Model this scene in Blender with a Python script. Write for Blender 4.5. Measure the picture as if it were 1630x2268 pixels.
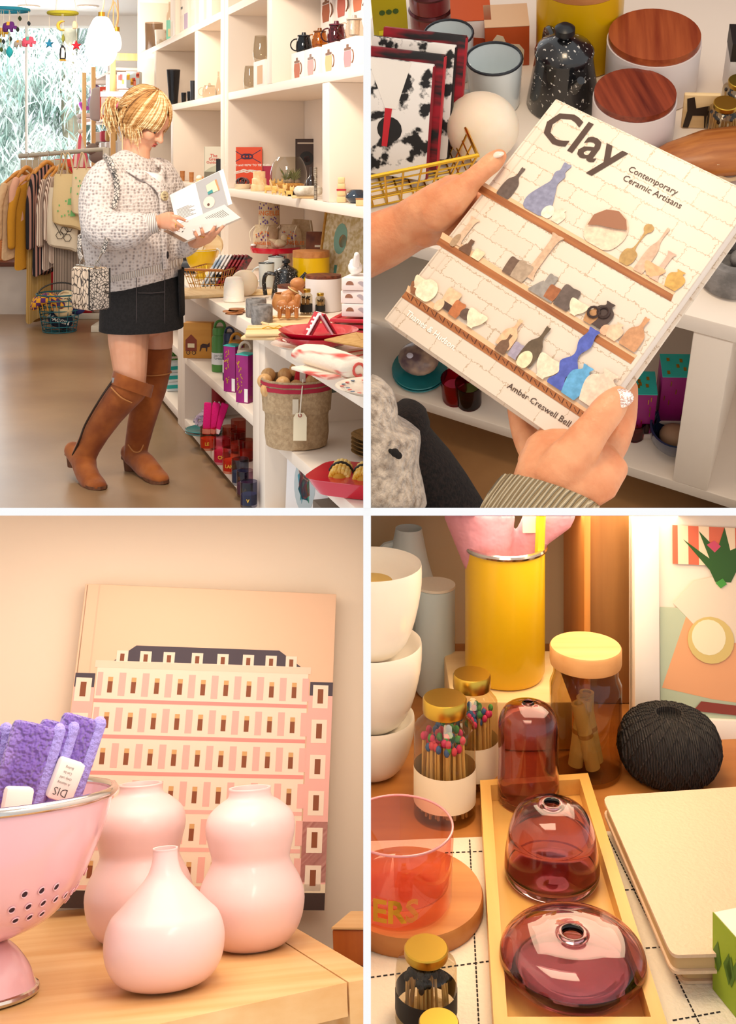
import bpy, bmesh, math, random
from mathutils import Vector as V, Matrix as MX, noise
random.seed(7)
for o in list(bpy.data.objects): bpy.data.objects.remove(o)
C = bpy.context.scene.collection
sc = bpy.context.scene
R = math.radians
PI = math.pi
# ------------------------------------------------------------------ camera
F, H = 2600.0, 1.373            # focal length in pixels of the 1630 x 2268 frame, eye height over the shop floor
cd = bpy.data.cameras.new('camera'); cam = bpy.data.objects.new('camera', cd); C.objects.link(cam)
cam.location = (0, 0, H); cam.rotation_euler = (R(90), 0, 0)
cd.sensor_width = 36; cd.sensor_fit = 'AUTO'; cd.lens = F / 2268 * 36
cd.shift_y = -(1134 - 333) / 2268; cd.clip_start = .05; cd.clip_end = 200
sc.camera = cam
def ray(u, v): return V(((u - 815) / F, 1, -(v - 333) / F))
def frame(up, cu, cv):
    up = V(up).normalized(); c = ray(cu, cv); y = (c - up * c.dot(up)).normalized(); x = y.cross(up)
    m = MX((x, y, up)).transposed().to_4x4(); m.translation = (0, 0, H); return m
# the four compartments of the display: each has its own upright direction
ORD = ('first', 'second', 'third', 'fourth', 'fifth', 'sixth', 'seventh', 'eighth')
RM = {1: MX.Identity(4), 2: frame((-.129, -1, 1.19), 1226, 560), 3: frame((-.14, 1, 2.513), 402, 1705),
      4: MX.Translation((0, 0, H))}
sx_ = V((.33261, -.94306, 0)); sy_ = V((.94306, .33261, 0))
ms = MX((sx_, sy_, V((0, 0, 1)))).transposed().to_4x4(); ms.translation = (-.48377, 4.52446, 0); RM['S'] = ms
# ------------------------------------------------------------------ sky, lamps, exposure
sc.view_settings.view_transform = 'Standard'; sc.view_settings.look = 'None'
sc.view_settings.exposure = 0.0; sc.view_settings.gamma = 1; sc.view_settings.use_curve_mapping = False
sc.cycles.transparent_max_bounces = 24
w = bpy.data.worlds.new('sky'); sc.world = w; w.use_nodes = True
bg = w.node_tree.nodes['Background']; bg.inputs[0].default_value = (.99, .995, 1, 1); bg.inputs[1].default_value = WORLD = 1.0
def area(k, loc, aim, size, power, col, sy=None, spread=None):
    l = bpy.data.lights.new('lamp', 'AREA'); l.energy = power; l.color = col; l.size = size
    if sy: l.shape = 'RECTANGLE'; l.size_y = sy
    if spread: l.spread = R(spread)
    o = bpy.data.objects.new('lamp', l); C.objects.link(o)
    a = RM[k] @ V(loc); b = RM[k] @ V(aim)
    o.matrix_world = MX.Translation(a) @ (b - a).to_track_quat('-Z', 'Y').to_matrix().to_4x4()
    return o
WARM = (1, .80, .58); WARM2 = (1, .70, .42)
def slab(x, y, size, power, col, sy=None):
    """an added lamp, unseen edge-on, flush in the underside of the sloping ceiling over the lower compartments"""
    s = (1133.5 - 333) / F; return area(1, (x, y, H - s * y - .004), (x, y - s, H - s * y - .004 - 1), size, power, col, sy)
area(1, (-.75, 3.6, 2.5), (-.5, 5.5, .9), .35, 34, (1, .87, .70))       # shop ceiling lamp, before the shelves
area(1, (-1.7, 6.6, 2.5), (-1.2, 6.8, 0), .5, 30, (1, .87, .70))        # shop ceiling lamp, by the rack
area(1, (-2.2, 9.0, 1.9), (-2.2, 9.2, 2.6), .8, 22, (1, .94, .86))      # added unseen lamp that brightens the ceiling
area(1, (-3.4, 12.9, 3.4), (-4.2, 16, 1.2), 2.6, 240, (1, .99, .97), .5)  # added lamp above the window outside, brightening the trees
area(1, (-3.6, 11.7, 1.6), (-1.0, 5.2, .9), 1.6, 40, (.86, .94, 1), 1.6)  # daylight through the shop window
area(1, (.16, .62, H + .80), (.16, 1.3, H - .05), .3, 5.5, (1, .78, .52))   # warm lamp over the ceramics book
slab(-.035, .72, .05, .55, (1, .88, .74), .25)
slab(-.20, 1.02, .3, 1.0, (1, .89, .76))
slab(.10, .82, .12, .55, (1, .78, .52))
slab(.20, 1.06, .2, .85, (1, .80, .54))
# ------------------------------------------------------------------ helpers
def lin(c):
    if isinstance(c, str):
        c = c.lstrip('#'); c = [int(c[i:i + 2], 16) / 255 for i in (0, 2, 4)]
        return tuple((x / 12.92 if x <= .04045 else ((x + .055) / 1.055) ** 2.4) for x in c)
    return tuple(c)
MT = {}
def mat(name, col, rough=.5, metal=0, col2=None, ns=20, nd=3, st=(1, 1, 1), ramp=(.38, .62), bump=0, bs=60, bst=(1, 1, 1), bkind='noise',
        trans=0, ior=1.45, coat=0, sheen=0, sss=0, emit=None, kind='noise', spec=None, alpha=1, wd=2):
    if name in MT: return MT[name]
    m = bpy.data.materials.new(name); m.use_nodes = True; MT[name] = m
    nt = m.node_tree; p = nt.nodes['Principled BSDF']; L = nt.links.new
    p.inputs['Base Color'].default_value = (*lin(col), 1); p.inputs['Roughness'].default_value = rough; p.inputs['Metallic'].default_value = metal
    p.inputs['Transmission Weight'].default_value = trans; p.inputs['IOR'].default_value = ior; p.inputs['Coat Weight'].default_value = coat
    p.inputs['Sheen Weight'].default_value = sheen; p.inputs['Alpha'].default_value = alpha
    if spec is not None: p.inputs['Specular IOR Level'].default_value = spec
    if sss: p.inputs['Subsurface Weight'].default_value = sss; p.inputs['Subsurface Radius'].default_value = (.012, .005, .003); p.inputs['Subsurface Scale'].default_value = 1
    if emit: p.inputs['Emission Color'].default_value = (*lin(emit[0]), 1); p.inputs['Emission Strength'].default_value = emit[1]
    def tex(kd, s, stx):
        tc = nt.nodes.new('ShaderNodeTexCoord'); mp = nt.nodes.new('ShaderNodeMapping'); mp.inputs['Scale'].default_value = stx
        L(tc.outputs['Object'], mp.inputs['Vector'])
        if kd == 'noise':
            t = nt.nodes.new('ShaderNodeTexNoise'); t.inputs['Scale'].default_value = s; t.inputs['Detail'].default_value = nd; o = t.outputs['Fac']
        elif kd == 'voro':
            t = nt.nodes.new('ShaderNodeTexVoronoi'); t.inputs['Scale'].default_value = s; t.inputs['Randomness'].default_value = wd / 2; o = t.outputs['Distance']
        elif kd == 'crack':
            t = nt.nodes.new('ShaderNodeTexVoronoi'); t.feature = 'DISTANCE_TO_EDGE'; t.inputs['Scale'].default_value = s; o = t.outputs['Distance']
        elif kd == 'wave':
            t = nt.nodes.new('ShaderNodeTexWave'); t.inputs['Scale'].default_value = s; t.inputs['Distortion'].default_value = wd; t.inputs['Detail'].default_value = nd; o = t.outputs['Fac']
        elif kd == 'checker':
            t = nt.nodes.new('ShaderNodeTexChecker'); t.inputs['Scale'].default_value = s; o = t.outputs['Fac']
        L(mp.outputs['Vector'], t.inputs['Vector']); return o
    if col2 is not None:
        cr = nt.nodes.new('ShaderNodeValToRGB'); L(tex(kind, ns, st), cr.inputs['Fac'])
        e = cr.color_ramp.elements; e[0].position, e[1].position = ramp; e[0].color = (*lin(col), 1); e[1].color = (*lin(col2), 1)
        L(cr.outputs['Color'], p.inputs['Base Color'])
    if bump:
        b = nt.nodes.new('ShaderNodeBump'); b.inputs['Strength'].default_value = bump; b.inputs['Distance'].default_value = .01
        L(tex(bkind, bs, bst), b.inputs['Height']); L(b.outputs['Normal'], p.inputs['Normal'])
    return m
def glass(name, tint, fr=1.35, rough=.02):
    """thin clear glass: tinted transparency with a fresnel reflection"""
    if name in MT: return MT[name]
    m = bpy.data.materials.new(name); m.use_nodes = True; MT[name] = m; nt = m.node_tree; nt.nodes.clear()
    t = nt.nodes.new('ShaderNodeBsdfTransparent'); t.inputs[0].default_value = (*lin(tint), 1)
    g = nt.nodes.new('ShaderNodeBsdfGlossy'); g.inputs['Roughness'].default_value = rough
    f = nt.nodes.new('ShaderNodeFresnel'); f.inputs[0].default_value = fr; x = nt.nodes.new('ShaderNodeMixShader'); o = nt.nodes.new('ShaderNodeOutputMaterial')
    ge = nt.nodes.new('ShaderNodeNewGeometry'); mu = nt.nodes.new('ShaderNodeMath'); mu.operation = 'MULTIPLY_ADD'; mu.inputs[1].default_value = -1; mu.inputs[2].default_value = 1
    m2 = nt.nodes.new('ShaderNodeMath'); m2.operation = 'MULTIPLY'; nt.links.new(ge.outputs['Backfacing'], mu.inputs[0]); nt.links.new(f.outputs[0], m2.inputs[0]); nt.links.new(mu.outputs[0], m2.inputs[1]); nt.links.new(m2.outputs[0], x.inputs[0]); nt.links.new(t.outputs[0], x.inputs[1]); nt.links.new(g.outputs[0], x.inputs[2]); nt.links.new(x.outputs[0], o.inputs[0])
    return m
def pl(col, rough=.5, **k): return mat('c' + col.strip('#') + ('%g' % rough).replace('.', '') + ''.join(sorted(k)), col, rough, **k)
def wood(name, c1, c2, axis=0, s=14, rough=.45, **k):
    st = [9, 9, 9]; st[axis] = .6
    return mat(name, c1, rough, col2=c2, ns=s / 3, nd=5, st=tuple(st), ramp=(.3, .72), **k)
# pixel -> point of a compartment's own space
def at(k, u, v, x=None, y=None, z=None):
    inv = RM[k].inverted(); o = inv @ V((0, 0, H)); d = inv.to_3x3() @ ray(u, v)
    if x is not None: t = (x - o.x) / d.x
    elif y is not None: t = (y - o.y) / d.y
    else: t = (z - o.z) / d.z
    return o + d * t
def dep(k, p): return (RM[k] @ V(p)).y
def mpp(k, p): return dep(k, p) / F          # metres per pixel at a point
def proj(k, p):
    q = RM[k] @ V(p); return 815 + F * q.x / q.y, 333 - F * (q.z - H) / q.y
def upto(k, b, v):
    """height over the point b of a compartment at which an upright line passes pixel row v"""
    lo, hi = -.2, .6
    for _ in range(40):
        m = (lo + hi) / 2; lo, hi = (m, hi) if proj(k, V(b) + V((0, 0, m)))[1] > v else (lo, m)
    return lo
def turned(k, b, pts):
    """outline of a turned thing standing on b, from (half width in pixels, pixel row) pairs"""
    out = []
    for w, v in pts: z = upto(k, b, v); out.append((w * dep(k, V(b) + V((0, 0, z))) / F, z))
    return out
def KEEP(k):
    a = V((1, -(817.5 - 815) / F, 0)); b = V((-1, (808.5 - 815) / F, 0)); up = V((0, (1126.5 - 333) / F, 1)); dn = V((0, -(1138 - 333) / F, -1))
    return {2: [a, up], 'B': [a, up], 'K': [a, up], 3: [b, dn], 4: [a, dn]}.get(k, [])
class MB:
    def __init__(s): s.v = []; s.f = []; s.m = []; s.M = MX.Identity(4)
    def add(s, vs, fs, mi=0):
        b = len(s.v); s.v += [s.M @ V(p) for p in vs]; s.f += [tuple(i + b for i in f) for f in fs]; s.m += [mi] * len(fs); return s
    def box(s, c, d, bev=0, rot=None, mi=0, seg=2):
        bm = bmesh.new(); bmesh.ops.create_cube(bm, size=1)
        for q in bm.verts: q.co = V((q.co.x * d[0], q.co.y * d[1], q.co.z * d[2]))
        if bev: bmesh.ops.bevel(bm, geom=bm.edges[:], offset=min(bev, min(d) * .49), segments=seg, affect='EDGES', profile=.5)
        m = MX.Translation(V(c))
        if rot is not None: m = m @ rot_m(rot)
        bm.verts.index_update(); vs = [m @ q.co for q in bm.verts]; fs = [[q.index for q in f.verts] for f in bm.faces]; bm.free()
        return s.add(vs, fs, mi)
    def box2(s, a, b, bev=0, mi=0): return s.box([(a[i] + b[i]) / 2 for i in range(3)], [abs(b[i] - a[i]) for i in range(3)], bev, mi=mi)
    def rings(s, rs, closed=False, cap=True, mi=0):
        n = len(rs[0]); vs = [p for r in rs for p in r]; fs = []; m = len(rs)
        for i in range(m if closed else m - 1):
            for j in range(n):
                a, b = i * n + j, i * n + (j + 1) % n; c, d = ((i + 1) % m) * n + (j + 1) % n, ((i + 1) % m) * n + j
                fs.append((a, b, c, d))
        if cap and not closed: fs.append(tuple(range(n))[::-1]); fs.append(tuple(range((m - 1) * n, m * n)))
        return s.add(vs, fs, mi)
    def lathe(s, prof, n=32, c=(0, 0, 0), mi=0, cap=True, sx=1, sy=1):
        c = V(c)
        rs = [[c + V((max(r, 1e-5) * math.cos(2 * PI * j / n) * sx, max(r, 1e-5) * math.sin(2 * PI * j / n) * sy, z)) for j in range(n)] for r, z in prof]
        return s.rings(rs, cap=cap, mi=mi)
    def tube(s, pts, r, n=8, closed=False, mi=0, rnd=False, flat=1, up=None):
        pts = [V(p) for p in pts]; m = len(pts); rr = list(r) if isinstance(r, (list, tuple)) else [r] * m
        tg = []
        for i in range(m):
            a = pts[(i - 1) % m] if closed or i else pts[i]; b = pts[(i + 1) % m] if closed or i < m - 1 else pts[i]
            tg.append((b - a).normalized() if (b - a).length > 1e-9 else V((0, 0, 1)))
        if rnd and not closed:
            P, Q, T = [], [], []
            for k in (.15, .5, .85): P.append(pts[0] - tg[0] * rr[0] * math.cos(k * PI / 2) * .98); Q.append(rr[0] * math.sin(k * PI / 2)); T.append(tg[0])
            P += pts; Q += rr; T += tg
            for k in (.85, .5, .15): P.append(pts[-1] + tg[-1] * rr[-1] * math.cos(k * PI / 2) * .98); Q.append(rr[-1] * math.sin(k * PI / 2)); T.append(tg[-1])
            pts, rr, tg = P, Q, T
        u = V(up) if up is not None else (V((0, 0, 1)) if abs(tg[0].z) < .9 else V((1, 0, 0))); rs = []
        for p, t, q in zip(pts, tg, rr):
            if up is not None: u = V(up)
            u = (u - t * u.dot(t)); u = u.normalized() if u.length > 1e-6 else t.orthogonal().normalized(); w_ = t.cross(u)
            rs.append([p + (u * math.cos(2 * PI * j / n) * flat + w_ * math.sin(2 * PI * j / n)) * q for j in range(n)])
        return s.rings(rs, closed=closed, mi=mi)
    def loft(s, secs, n=20, side=(1, 0, 0), mi=0, rnd=True, sq=2.0):
        """secs: (centre, radius along side, radius across); rings follow the path"""
        pts = [V(c) for c, _, _ in secs]; rs = []; m = len(pts); S = []
        for i in range(m): S.append(((pts[min(i + 1, m - 1)] - pts[max(i - 1, 0)]).normalized(), secs[i][1], secs[i][2], pts[i]))
        if rnd:
            t0, a0, b0, p0 = S[0]; t1, a1, b1, p1 = S[-1]; q0, q1 = min(a0, b0), min(a1, b1)
            S = [(t0, a0 * math.sin(k * PI / 2), b0 * math.sin(k * PI / 2), p0 - t0 * q0 * math.cos(k * PI / 2)) for k in (.12, .45, .8)] + S + \
                [(t1, a1 * math.sin(k * PI / 2), b1 * math.sin(k * PI / 2), p1 + t1 * q1 * math.cos(k * PI / 2)) for k in (.8, .45, .12)]
        for t, a, b, p in S:
            u = V(side); u = (u - t * u.dot(t)).normalized(); w_ = t.cross(u); ring = []
            for j in range(n):
                x, y = math.cos(2 * PI * j / n), math.sin(2 * PI * j / n)
                if sq != 2: x, y = math.copysign(abs(x) ** (2 / sq), x), math.copysign(abs(y) ** (2 / sq), y)
                ring.append(p + u * x * a + w_ * y * b)
            rs.append(ring)
        return s.rings(rs, mi=mi)
    def sph(s, c, r, n=16, m=10, mi=0, rot=None):
        r = (r, r, r) if not isinstance(r, (tuple, list)) else r; q = MX.Translation(V(c)) @ (rot_m(rot) if rot is not None else MX.Identity(4))
        rs = [[q @ V((r[0] * math.sin(PI * i / m) * math.cos(2 * PI * j / n), r[1] * math.sin(PI * i / m) * math.sin(2 * PI * j / n), -r[2] * math.cos(PI * i / m))) for j in range(n)] for i in [.02] + list(range(1, m)) + [m - .02]]
        return s.rings(rs, mi=mi)
    def prism(s, pts, h, M=None, mi=0):
        """outline in x, y raised by h along z"""
        a = sum(pts[i - 1][0] * pts[i][1] - pts[i][0] * pts[i - 1][1] for i in range(len(pts)))
        if a < 0: pts = pts[::-1]
        n = len(pts); vs = [V((x, y, 0)) for x, y in pts] + [V((x, y, h)) for x, y in pts]
        fs = [tuple(range(n))[::-1], tuple(range(n, 2 * n))] + [(i, (i + 1) % n, n + (i + 1) % n, n + i) for i in range(n)]
        if M is not None: vs = [M @ p for p in vs]
        return s.add(vs, fs, mi)
    def sheet(s, grid, mi=0, th=0):
        m, n = len(grid), len(grid[0]); vs = [V(p) for r in grid for p in r]
        fs = [(i * n + j, i * n + j + 1, (i + 1) * n + j + 1, (i + 1) * n + j) for i in range(m - 1) for j in range(n - 1)]
        return s.add(vs, fs, mi)
    def build(s, name, mats, parent=None, k=None, M=None, sm=40, mods=(), kind=None, clip=True):
        me = bpy.data.meshes.new(name)
        o = bpy.data.objects.new(name, me); C.objects.link(o)
        if parent is not None: o.parent = parent; W = WM[parent.name]; k = RK[parent.name]
        else: W = RM[k] @ (M if M is not None else MX.Identity(4)); o.matrix_world = W
        WM[o.name] = W; RK[o.name] = k
        vs = s.v
        me.from_pydata([tuple(p) for p in vs], [], s.f)
        me.polygons.foreach_set('material_index', s.m)
        if clip and k in (2, 3, 4, 'B', 'K'):
            inv = W.inverted(); c = V((0, 0, H)); bad = [n for n in KEEP(k) if any((W @ p - c).dot(n) < 0 for p in vs)]
            if bad:
                bm = bmesh.new(); bm.from_mesh(me)
                for n in bad:
                    nl = (inv.to_3x3() @ n).normalized()
                    g = bmesh.ops.bisect_plane(bm, geom=bm.verts[:] + bm.edges[:] + bm.faces[:], dist=1e-6, plane_co=inv @ c, plane_no=nl, clear_inner=True)
                    ed = [e for e in bm.edges if e.is_boundary]
                    if ed and sm != 'open': bmesh.ops.holes_fill(bm, edges=ed, sides=0)
                bm.to_mesh(me); bm.free()
        for m in (mats if isinstance(mats, (list, tuple)) else [mats]): me.materials.append(m)
        if sm:
            me.shade_smooth()
            if sm not in (180, 'open'): me.set_sharp_from_angle(angle=R(sm))
        for t, kw in mods:
            md = o.modifiers.new(t, t)
            for a, b in kw.items(): setattr(md, a, b)
        if kind: o['kind'] = kind
        me.validate(); return o
WM = {}; RK = {}
def rot_m(r): return MX.Rotation(r[2], 4, 'Z') @ MX.Rotation(r[1], 4, 'Y') @ MX.Rotation(r[0], 4, 'X')
def tf(loc=(0, 0, 0), rot=(0, 0, 0)): return MX.Translation(V(loc)) @ rot_m(rot)
def tag(o, label, cat, group=None, kind=None):
    if label: o['label'] = label
    if cat: o['category'] = cat
    if group: o['group'] = group
    if kind: o['kind'] = kind
    return o
def thing(name, label, cat, k, loc=(0, 0, 0), rot=(0, 0, 0), group=None, M=None):
    o = bpy.data.objects.new(name, None); C.objects.link(o); o.empty_display_size = .02
    W = RM[k] @ (M if M is not None else tf(loc, rot)); o.matrix_world = W; WM[o.name] = W; RK[o.name] = k
    return tag(o, label, cat, group)
def solo(mb, name, mats, label, cat, k, loc=(0, 0, 0), rot=(0, 0, 0), group=None, M=None, **kw):
    return tag(mb.build(name, mats, k=k, M=M if M is not None else tf(loc, rot), **kw), label, cat, group)
def struct(mb, name, mats, k, sm=0, **kw): return tag(mb.build(name, mats, k=k, sm=sm, **kw), None, None, kind='structure')
KID = {}
def clone(t, label, k, loc, rot=(0, 0, 0), group=None, swap=None):
    """a copy of a thing and of each of its parts and sub-parts; swap exchanges materials"""
    def cp(o, par):
        c = o.copy()
        if swap and o.data and any(m.name in swap for m in o.data.materials if m):
            c.data = o.data.copy()
            for i, m in enumerate(c.data.materials):
                if m and m.name in swap: c.data.materials[i] = swap[m.name]
        C.objects.link(c)
        if par is not None: c.parent = par
        for q in [x for x in bpy.data.objects if x.parent == o]: cp(q, c)
        return c
    c = cp(t, None); W = RM[k] @ tf(loc, rot); c.matrix_world = W; WM[c.name] = W; RK[c.name] = k
    c['label'] = label
    if group: c['group'] = group
    return c
def text(body, size, m, parent, M, name='lettering', bold=0, cyl=0, align='CENTER', sp=1, k=None, clip=True):
    cu = bpy.data.curves.new('t', 'FONT'); cu.body = body; cu.size = size; cu.align_x = align; cu.align_y = 'CENTER'; cu.offset = bold * size; cu.resolution_u = 2; cu.space_line = sp
    to = bpy.data.objects.new('t', cu); me = bpy.data.meshes.new_from_object(to); bpy.data.objects.remove(to); bpy.data.curves.remove(cu)
    b = MB(); b.M = M
    vs = [V(q.co) for q in me.vertices]
    if cyl: vs = [V((cyl * math.sin(p.x / cyl), -cyl * math.cos(p.x / cyl), p.y)) for p in vs]
    b.add(vs, [tuple(p.vertices) for p in me.polygons]); bpy.data.meshes.remove(me)
    return b.build(name, m, parent, sm=0, clip=clip)
FRONT = MX.Rotation(R(90), 4, 'X')     # stands an x-y print up so that it faces -y
def circ(r, n=20, cx=0, cy=0, ry=None): return [(cx + r * math.cos(2 * PI * i / n), cy + (ry or r) * math.sin(2 * PI * i / n)) for i in range(n)]
def arc(c, r, a0, a1, n=12, ax=(1, 0, 0), ay=(0, 0, 1)):
    ax, ay, c = V(ax), V(ay), V(c); return [c + (ax * math.cos(R(a0 + (a1 - a0) * i / n)) + ay * math.sin(R(a0 + (a1 - a0) * i / n))) * r for i in range(n + 1)]
def spline(pts, n=6):
    P = [V(p) for p in pts]; out = []
    for i in range(len(P) - 1):
        a, b, c, d = P[max(i - 1, 0)], P[i], P[i + 1], P[min(i + 2, len(P) - 1)]
        for j in range(n):
            t = j / n; out.append(.5 * ((2 * b) + (c - a) * t + (2 * a - 5 * b + 4 * c - d) * t * t + (3 * b - a - 3 * c + d) * t ** 3))
    return out + [P[-1]]
def prof(pts, n=5): return [(max(p.x, 0), p.y) for p in spline([(a, b, 0) for a, b in pts], n)]
REM = lambda vs, it=4, f=.5: [('REMESH', dict(mode='VOXEL', voxel_size=vs, use_smooth_shade=True)), ('SMOOTH', dict(iterations=it, factor=f))]
# the edge of the counter in the upper right compartment: x along the front edge, y into it, z = 0 on its top
E2 = V((.95713, -.28966, 0)); mb_ = MX((E2, V((.28966, .95713, 0)), V((0, 0, 1)))).transposed().to_4x4(); mb_.translation = (.142, 1.002, -1.1)
RM['B'] = RM[2] @ mb_
# ------------------------------------------------------------------ partitions between the four compartments
PW = mat('partition_white', '#fdfdfd', .6)
s0 = (1133.5 - 333) / F
struct(MB().box2((-.0018, .45, H - 1.7), (.0011, 1.9, H + .6)), 'wall_center', PW, 1)
b = MB(); q = []
for y in (.45, 1.9):
    for x in (-1.3, 1.3):
        for dz in (-.00147, .00147): q.append((x, y, H - s0 * y + dz))
b.add(q, [(0, 1, 3, 2), (4, 6, 7, 5), (0, 4, 5, 1), (2, 3, 7, 6), (1, 5, 7, 3), (0, 2, 6, 4)])
struct(b, 'ceiling_lower', PW, 1)
# ------------------------------------------------------------------ the shop: floor, ceiling, window wall
CONC = mat('polished_concrete', '#7c5e42', .32, col2='#a58562', ns=1.1, nd=8, ramp=(.3, .72), bump=.04, bs=9)
WH = mat('white_paint', '#f0e0cf', .5, bump=.03, bs=30)
WALL = mat('wall_paint', '#f6f2ec', .7)
struct(MB().box2((-5, 4.3, -.12), (3.2, 12.6, 0)), 'floor', CONC, 1)
struct(MB().box2((-5, 5.4, 2.77), (3.2, 12.5, 2.82)), 'ceiling', WALL, 1)
YW = 12.2
def wz(v, y=YW): return H - (v - 333) * y / F
def wx(u, y=YW): return (u - 815) * y / F
b = MB().box2((wx(242), YW, 0), (3.2, YW + .25, 2.77)); b.box2((-5, YW, wz(57)), (wx(242), YW + .25, 2.77)); b.box2((-5, YW, 0), (wx(242), YW + .25, .44))
b.box2((wx(-60), YW, .44), (wx(-45), YW + .25, wz(57)))
struct(b, 'wall_back', WALL, 1)
struct(MB().box2((-5, 5, 0), (-4.95, YW, 2.77)), 'wall_left', WALL, 1)
t = MB().box2((wx(-45), YW + .06, .44), (wx(242), YW + .10, .50));
t.box2((wx(52.5), YW + .05, .44), (wx(55.5), YW + .11, wz(57))); t.box2((wx(236), YW + .05, .44), (wx(242), YW + .11, wz(57)))
win = struct(t, 'window_1', WALL, 1)
MB().box2((wx(-45), YW + .075, .5), (wx(240), YW + .08, wz(62))).build('pane', glass('window_glass', '#fafdff', 1.2), win, sm=0)
b = MB().box2((-5, 9.83, 0), (-2.62, YW, .40))
struct(b, 'trim_1', mat('bench_white', '#d9d0c8', .6, col2='#c9beb4', ns=2), 1)
struct(MB().box2((-5, 9.81, .40), (-2.60, YW, .44), .008), 'trim_2', wood('bench_top', '#5b2c1a', '#7a4028'), 1)
for i, u in enumerate((64, 194)):
    p = at(1, u, 13, z=2.77); t = thing('ceiling_light', ['round recessed downlight beside the blue ringed mobile', 'round recessed downlight beside the yellow ringed mobile'][i], 'ceiling light', 1, p, group='recessed ceiling downlights')
    MB().lathe([(.105, 0), (.105, -.012), (.085, -.012), (.085, -.002)], 28).build('ring', WH, t)
    MB().lathe([(0, -.004), (.085, -.004)], 28).build('lens', mat('lamp_glow', '#ffffff', .5, emit=('#fff6e8', 2.2)), t)
# outside: pavement and willow trees seen through the window
struct(MB().box2((-14, 12.5, -.25), (4, 40, -.05)), 'ground', mat('pavement_outside', '#f4f1ec', .9), 1)
LEAF = mat('willow_leaf', '#86a79c', .6, col2='#dde6df', ns=1.4, nd=3)
LEAF.node_tree.nodes['Principled BSDF'].inputs['Emission Strength'].default_value = 0
rnd = random.Random(3)
def willow(x, y, h, n, rad, seed, lab):
    t = thing('willow_tree', lab, 'tree', 1, (x, y, -.05), group=None)
    r = random.Random(seed)
    MB().tube(spline([(0, 0, 0), (.05, 0, 1.2), (-.06, .05, 2.4), (.05, 0, h)]), [.17] * 6 + [.14] * 6 + [.1] * 6 + [.06], 10).build('trunk', mat('bark', '#8a7f6c', .9, col2='#b4a98e', ns=6), t)
    b = MB()
    for i in range(n):
        a, rr = r.uniform(0, 2 * PI), rad * math.sqrt(r.random()); z = h * .25 + h * .85 * r.random() * (1 - .25 * rr / rad)
        c = V((rr * math.cos(a), rr * math.sin(a) * .7, z)); cl = noise.noise(c * 1.1 + V((seed, 0, 0)))
        if cl < -.12: continue
        for q in range(5):
            d = V((r.uniform(-.5, .5), r.uniform(-.4, .4), r.uniform(-1, -.25))).normalized(); l = r.uniform(.16, .34); wv = d.cross(V((r.uniform(-1, 1), r.uniform(-1, 1), .3))).normalized() * .013
            p = c + V((r.uniform(-.12, .12), r.uniform(-.12, .12), r.uniform(-.12, .12))); m = p + d * l * .5 + V((0, 0, .02)); e = p + d * l
            b.add([p, m + wv, e, m - wv], [(0, 1, 2, 3)])
    b.build('foliage', LEAF, t, sm=0, kind='stuff')
willow(-3.75, 14.9, 3.8, 3000, 1.5, 1, 'grey green willow tree filling the right half of the window')
willow(-6.6, 18.5, 4.2, 1500, 1.5, 5, 'paler willow tree behind the left pane of the window')
b = MB(); r = random.Random(9)
for i in range(900):
    c = V((r.uniform(-1, 1), r.uniform(-.3, .3), r.uniform(0, .75)))
    d = V((r.uniform(-1, 1), r.uniform(-1, 1), r.uniform(.1, 1))).normalized() * .2; wv = d.orthogonal().normalized() * .02
    b.add([c, c + d * .5 + wv, c + d, c + d * .5 - wv], [(0, 1, 2, 3)])
solo(b, 'hedge', LEAF, 'low bushy hedge at the foot of the willows outside', 'hedge', 1, (-3.6, 21, -.05), sm=0, kind='stuff')
# ------------------------------------------------------------------ shelving
def unit(name, label, x0, x1, y0, y1, z0, z1, boards, divs, th=.09, bt=.042, back=True, k='S'):
    t = thing(name, label, 'shelving', k, (0, 0, 0))
    for a in (x0, x1 - th): MB().box2((a, y0, z0), (a + th, y1, z1), .004).build('side_panel', WH, t)
    for z, a, c in boards: MB().box2((a, y0 + .001, z - bt), (c, y1, z), .004).build('shelf', WH, t)
    for x, a, c in divs: MB().box2((x, y0 + .002, a), (x + th, y1, c), .004).build('divider', WH, t)
    if back: MB().box2((x0, y1, z0), (x1, y1 + .012, z1)).build('back_panel', WH, t)
    return t
Z1, Z2, Z3, ZC = 2.147, 1.686, 1.167, .725
unit('shelf_unit', 'tall white open shelf unit behind the woman, left of the seam', -5.14, -1.915, .35, .78, ZC, 2.765,
     [(Z1, -5.05, -2), (Z2, -5.05, -2), (Z3, -5.05, -2), (2.6, -5.05, -2)], [(-3.52, Z1, 2.555), (-4.31, Z2, Z1 - .042), (-2.76, Z2, Z1 - .042), (-3.6, Z3, Z2 - .042)])
unit('shelf_unit', 'tall white open shelf unit right of the seam, holding the glass teapots', -1.905, .95, .35, .78, ZC, 2.765,
     [(Z1, -1.815, .86), (Z2, -1.815, .86), (Z3, -1.815, .86), (2.6, -1.815, .86)], [(-.985, Z2, Z1 - .042), (-.10, Z3, Z2 - .042)])
tag(MB().box2((-5.14, -.0, .67), (1.9, .77, ZC), .004).build('worktop', WH, k='S'), 'long white counter top crowded with gifts', 'counter')
unit('base_cabinet', 'white base cabinet under the counter holding drinking bottles and tumblers', -1.36, .205, .012, .62, .0, .669, [(.375, -1.28, .13), (.065, -1.28, .13)], [])
unit('base_cabinet', 'white base cabinet under the counter holding the linen basket', .208, 1.9, .012, .62, .0, .669, [(.37, .29, 1.81), (.065, .29, 1.81)], [], th=.085)
unit('base_cabinet', 'white base cabinet behind the brown boots holding green rolls', -3.4, -1.365, .012, .62, .0, .669, [(.375, -3.3, -1.45), (.065, -3.3, -1.45)], [])
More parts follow.
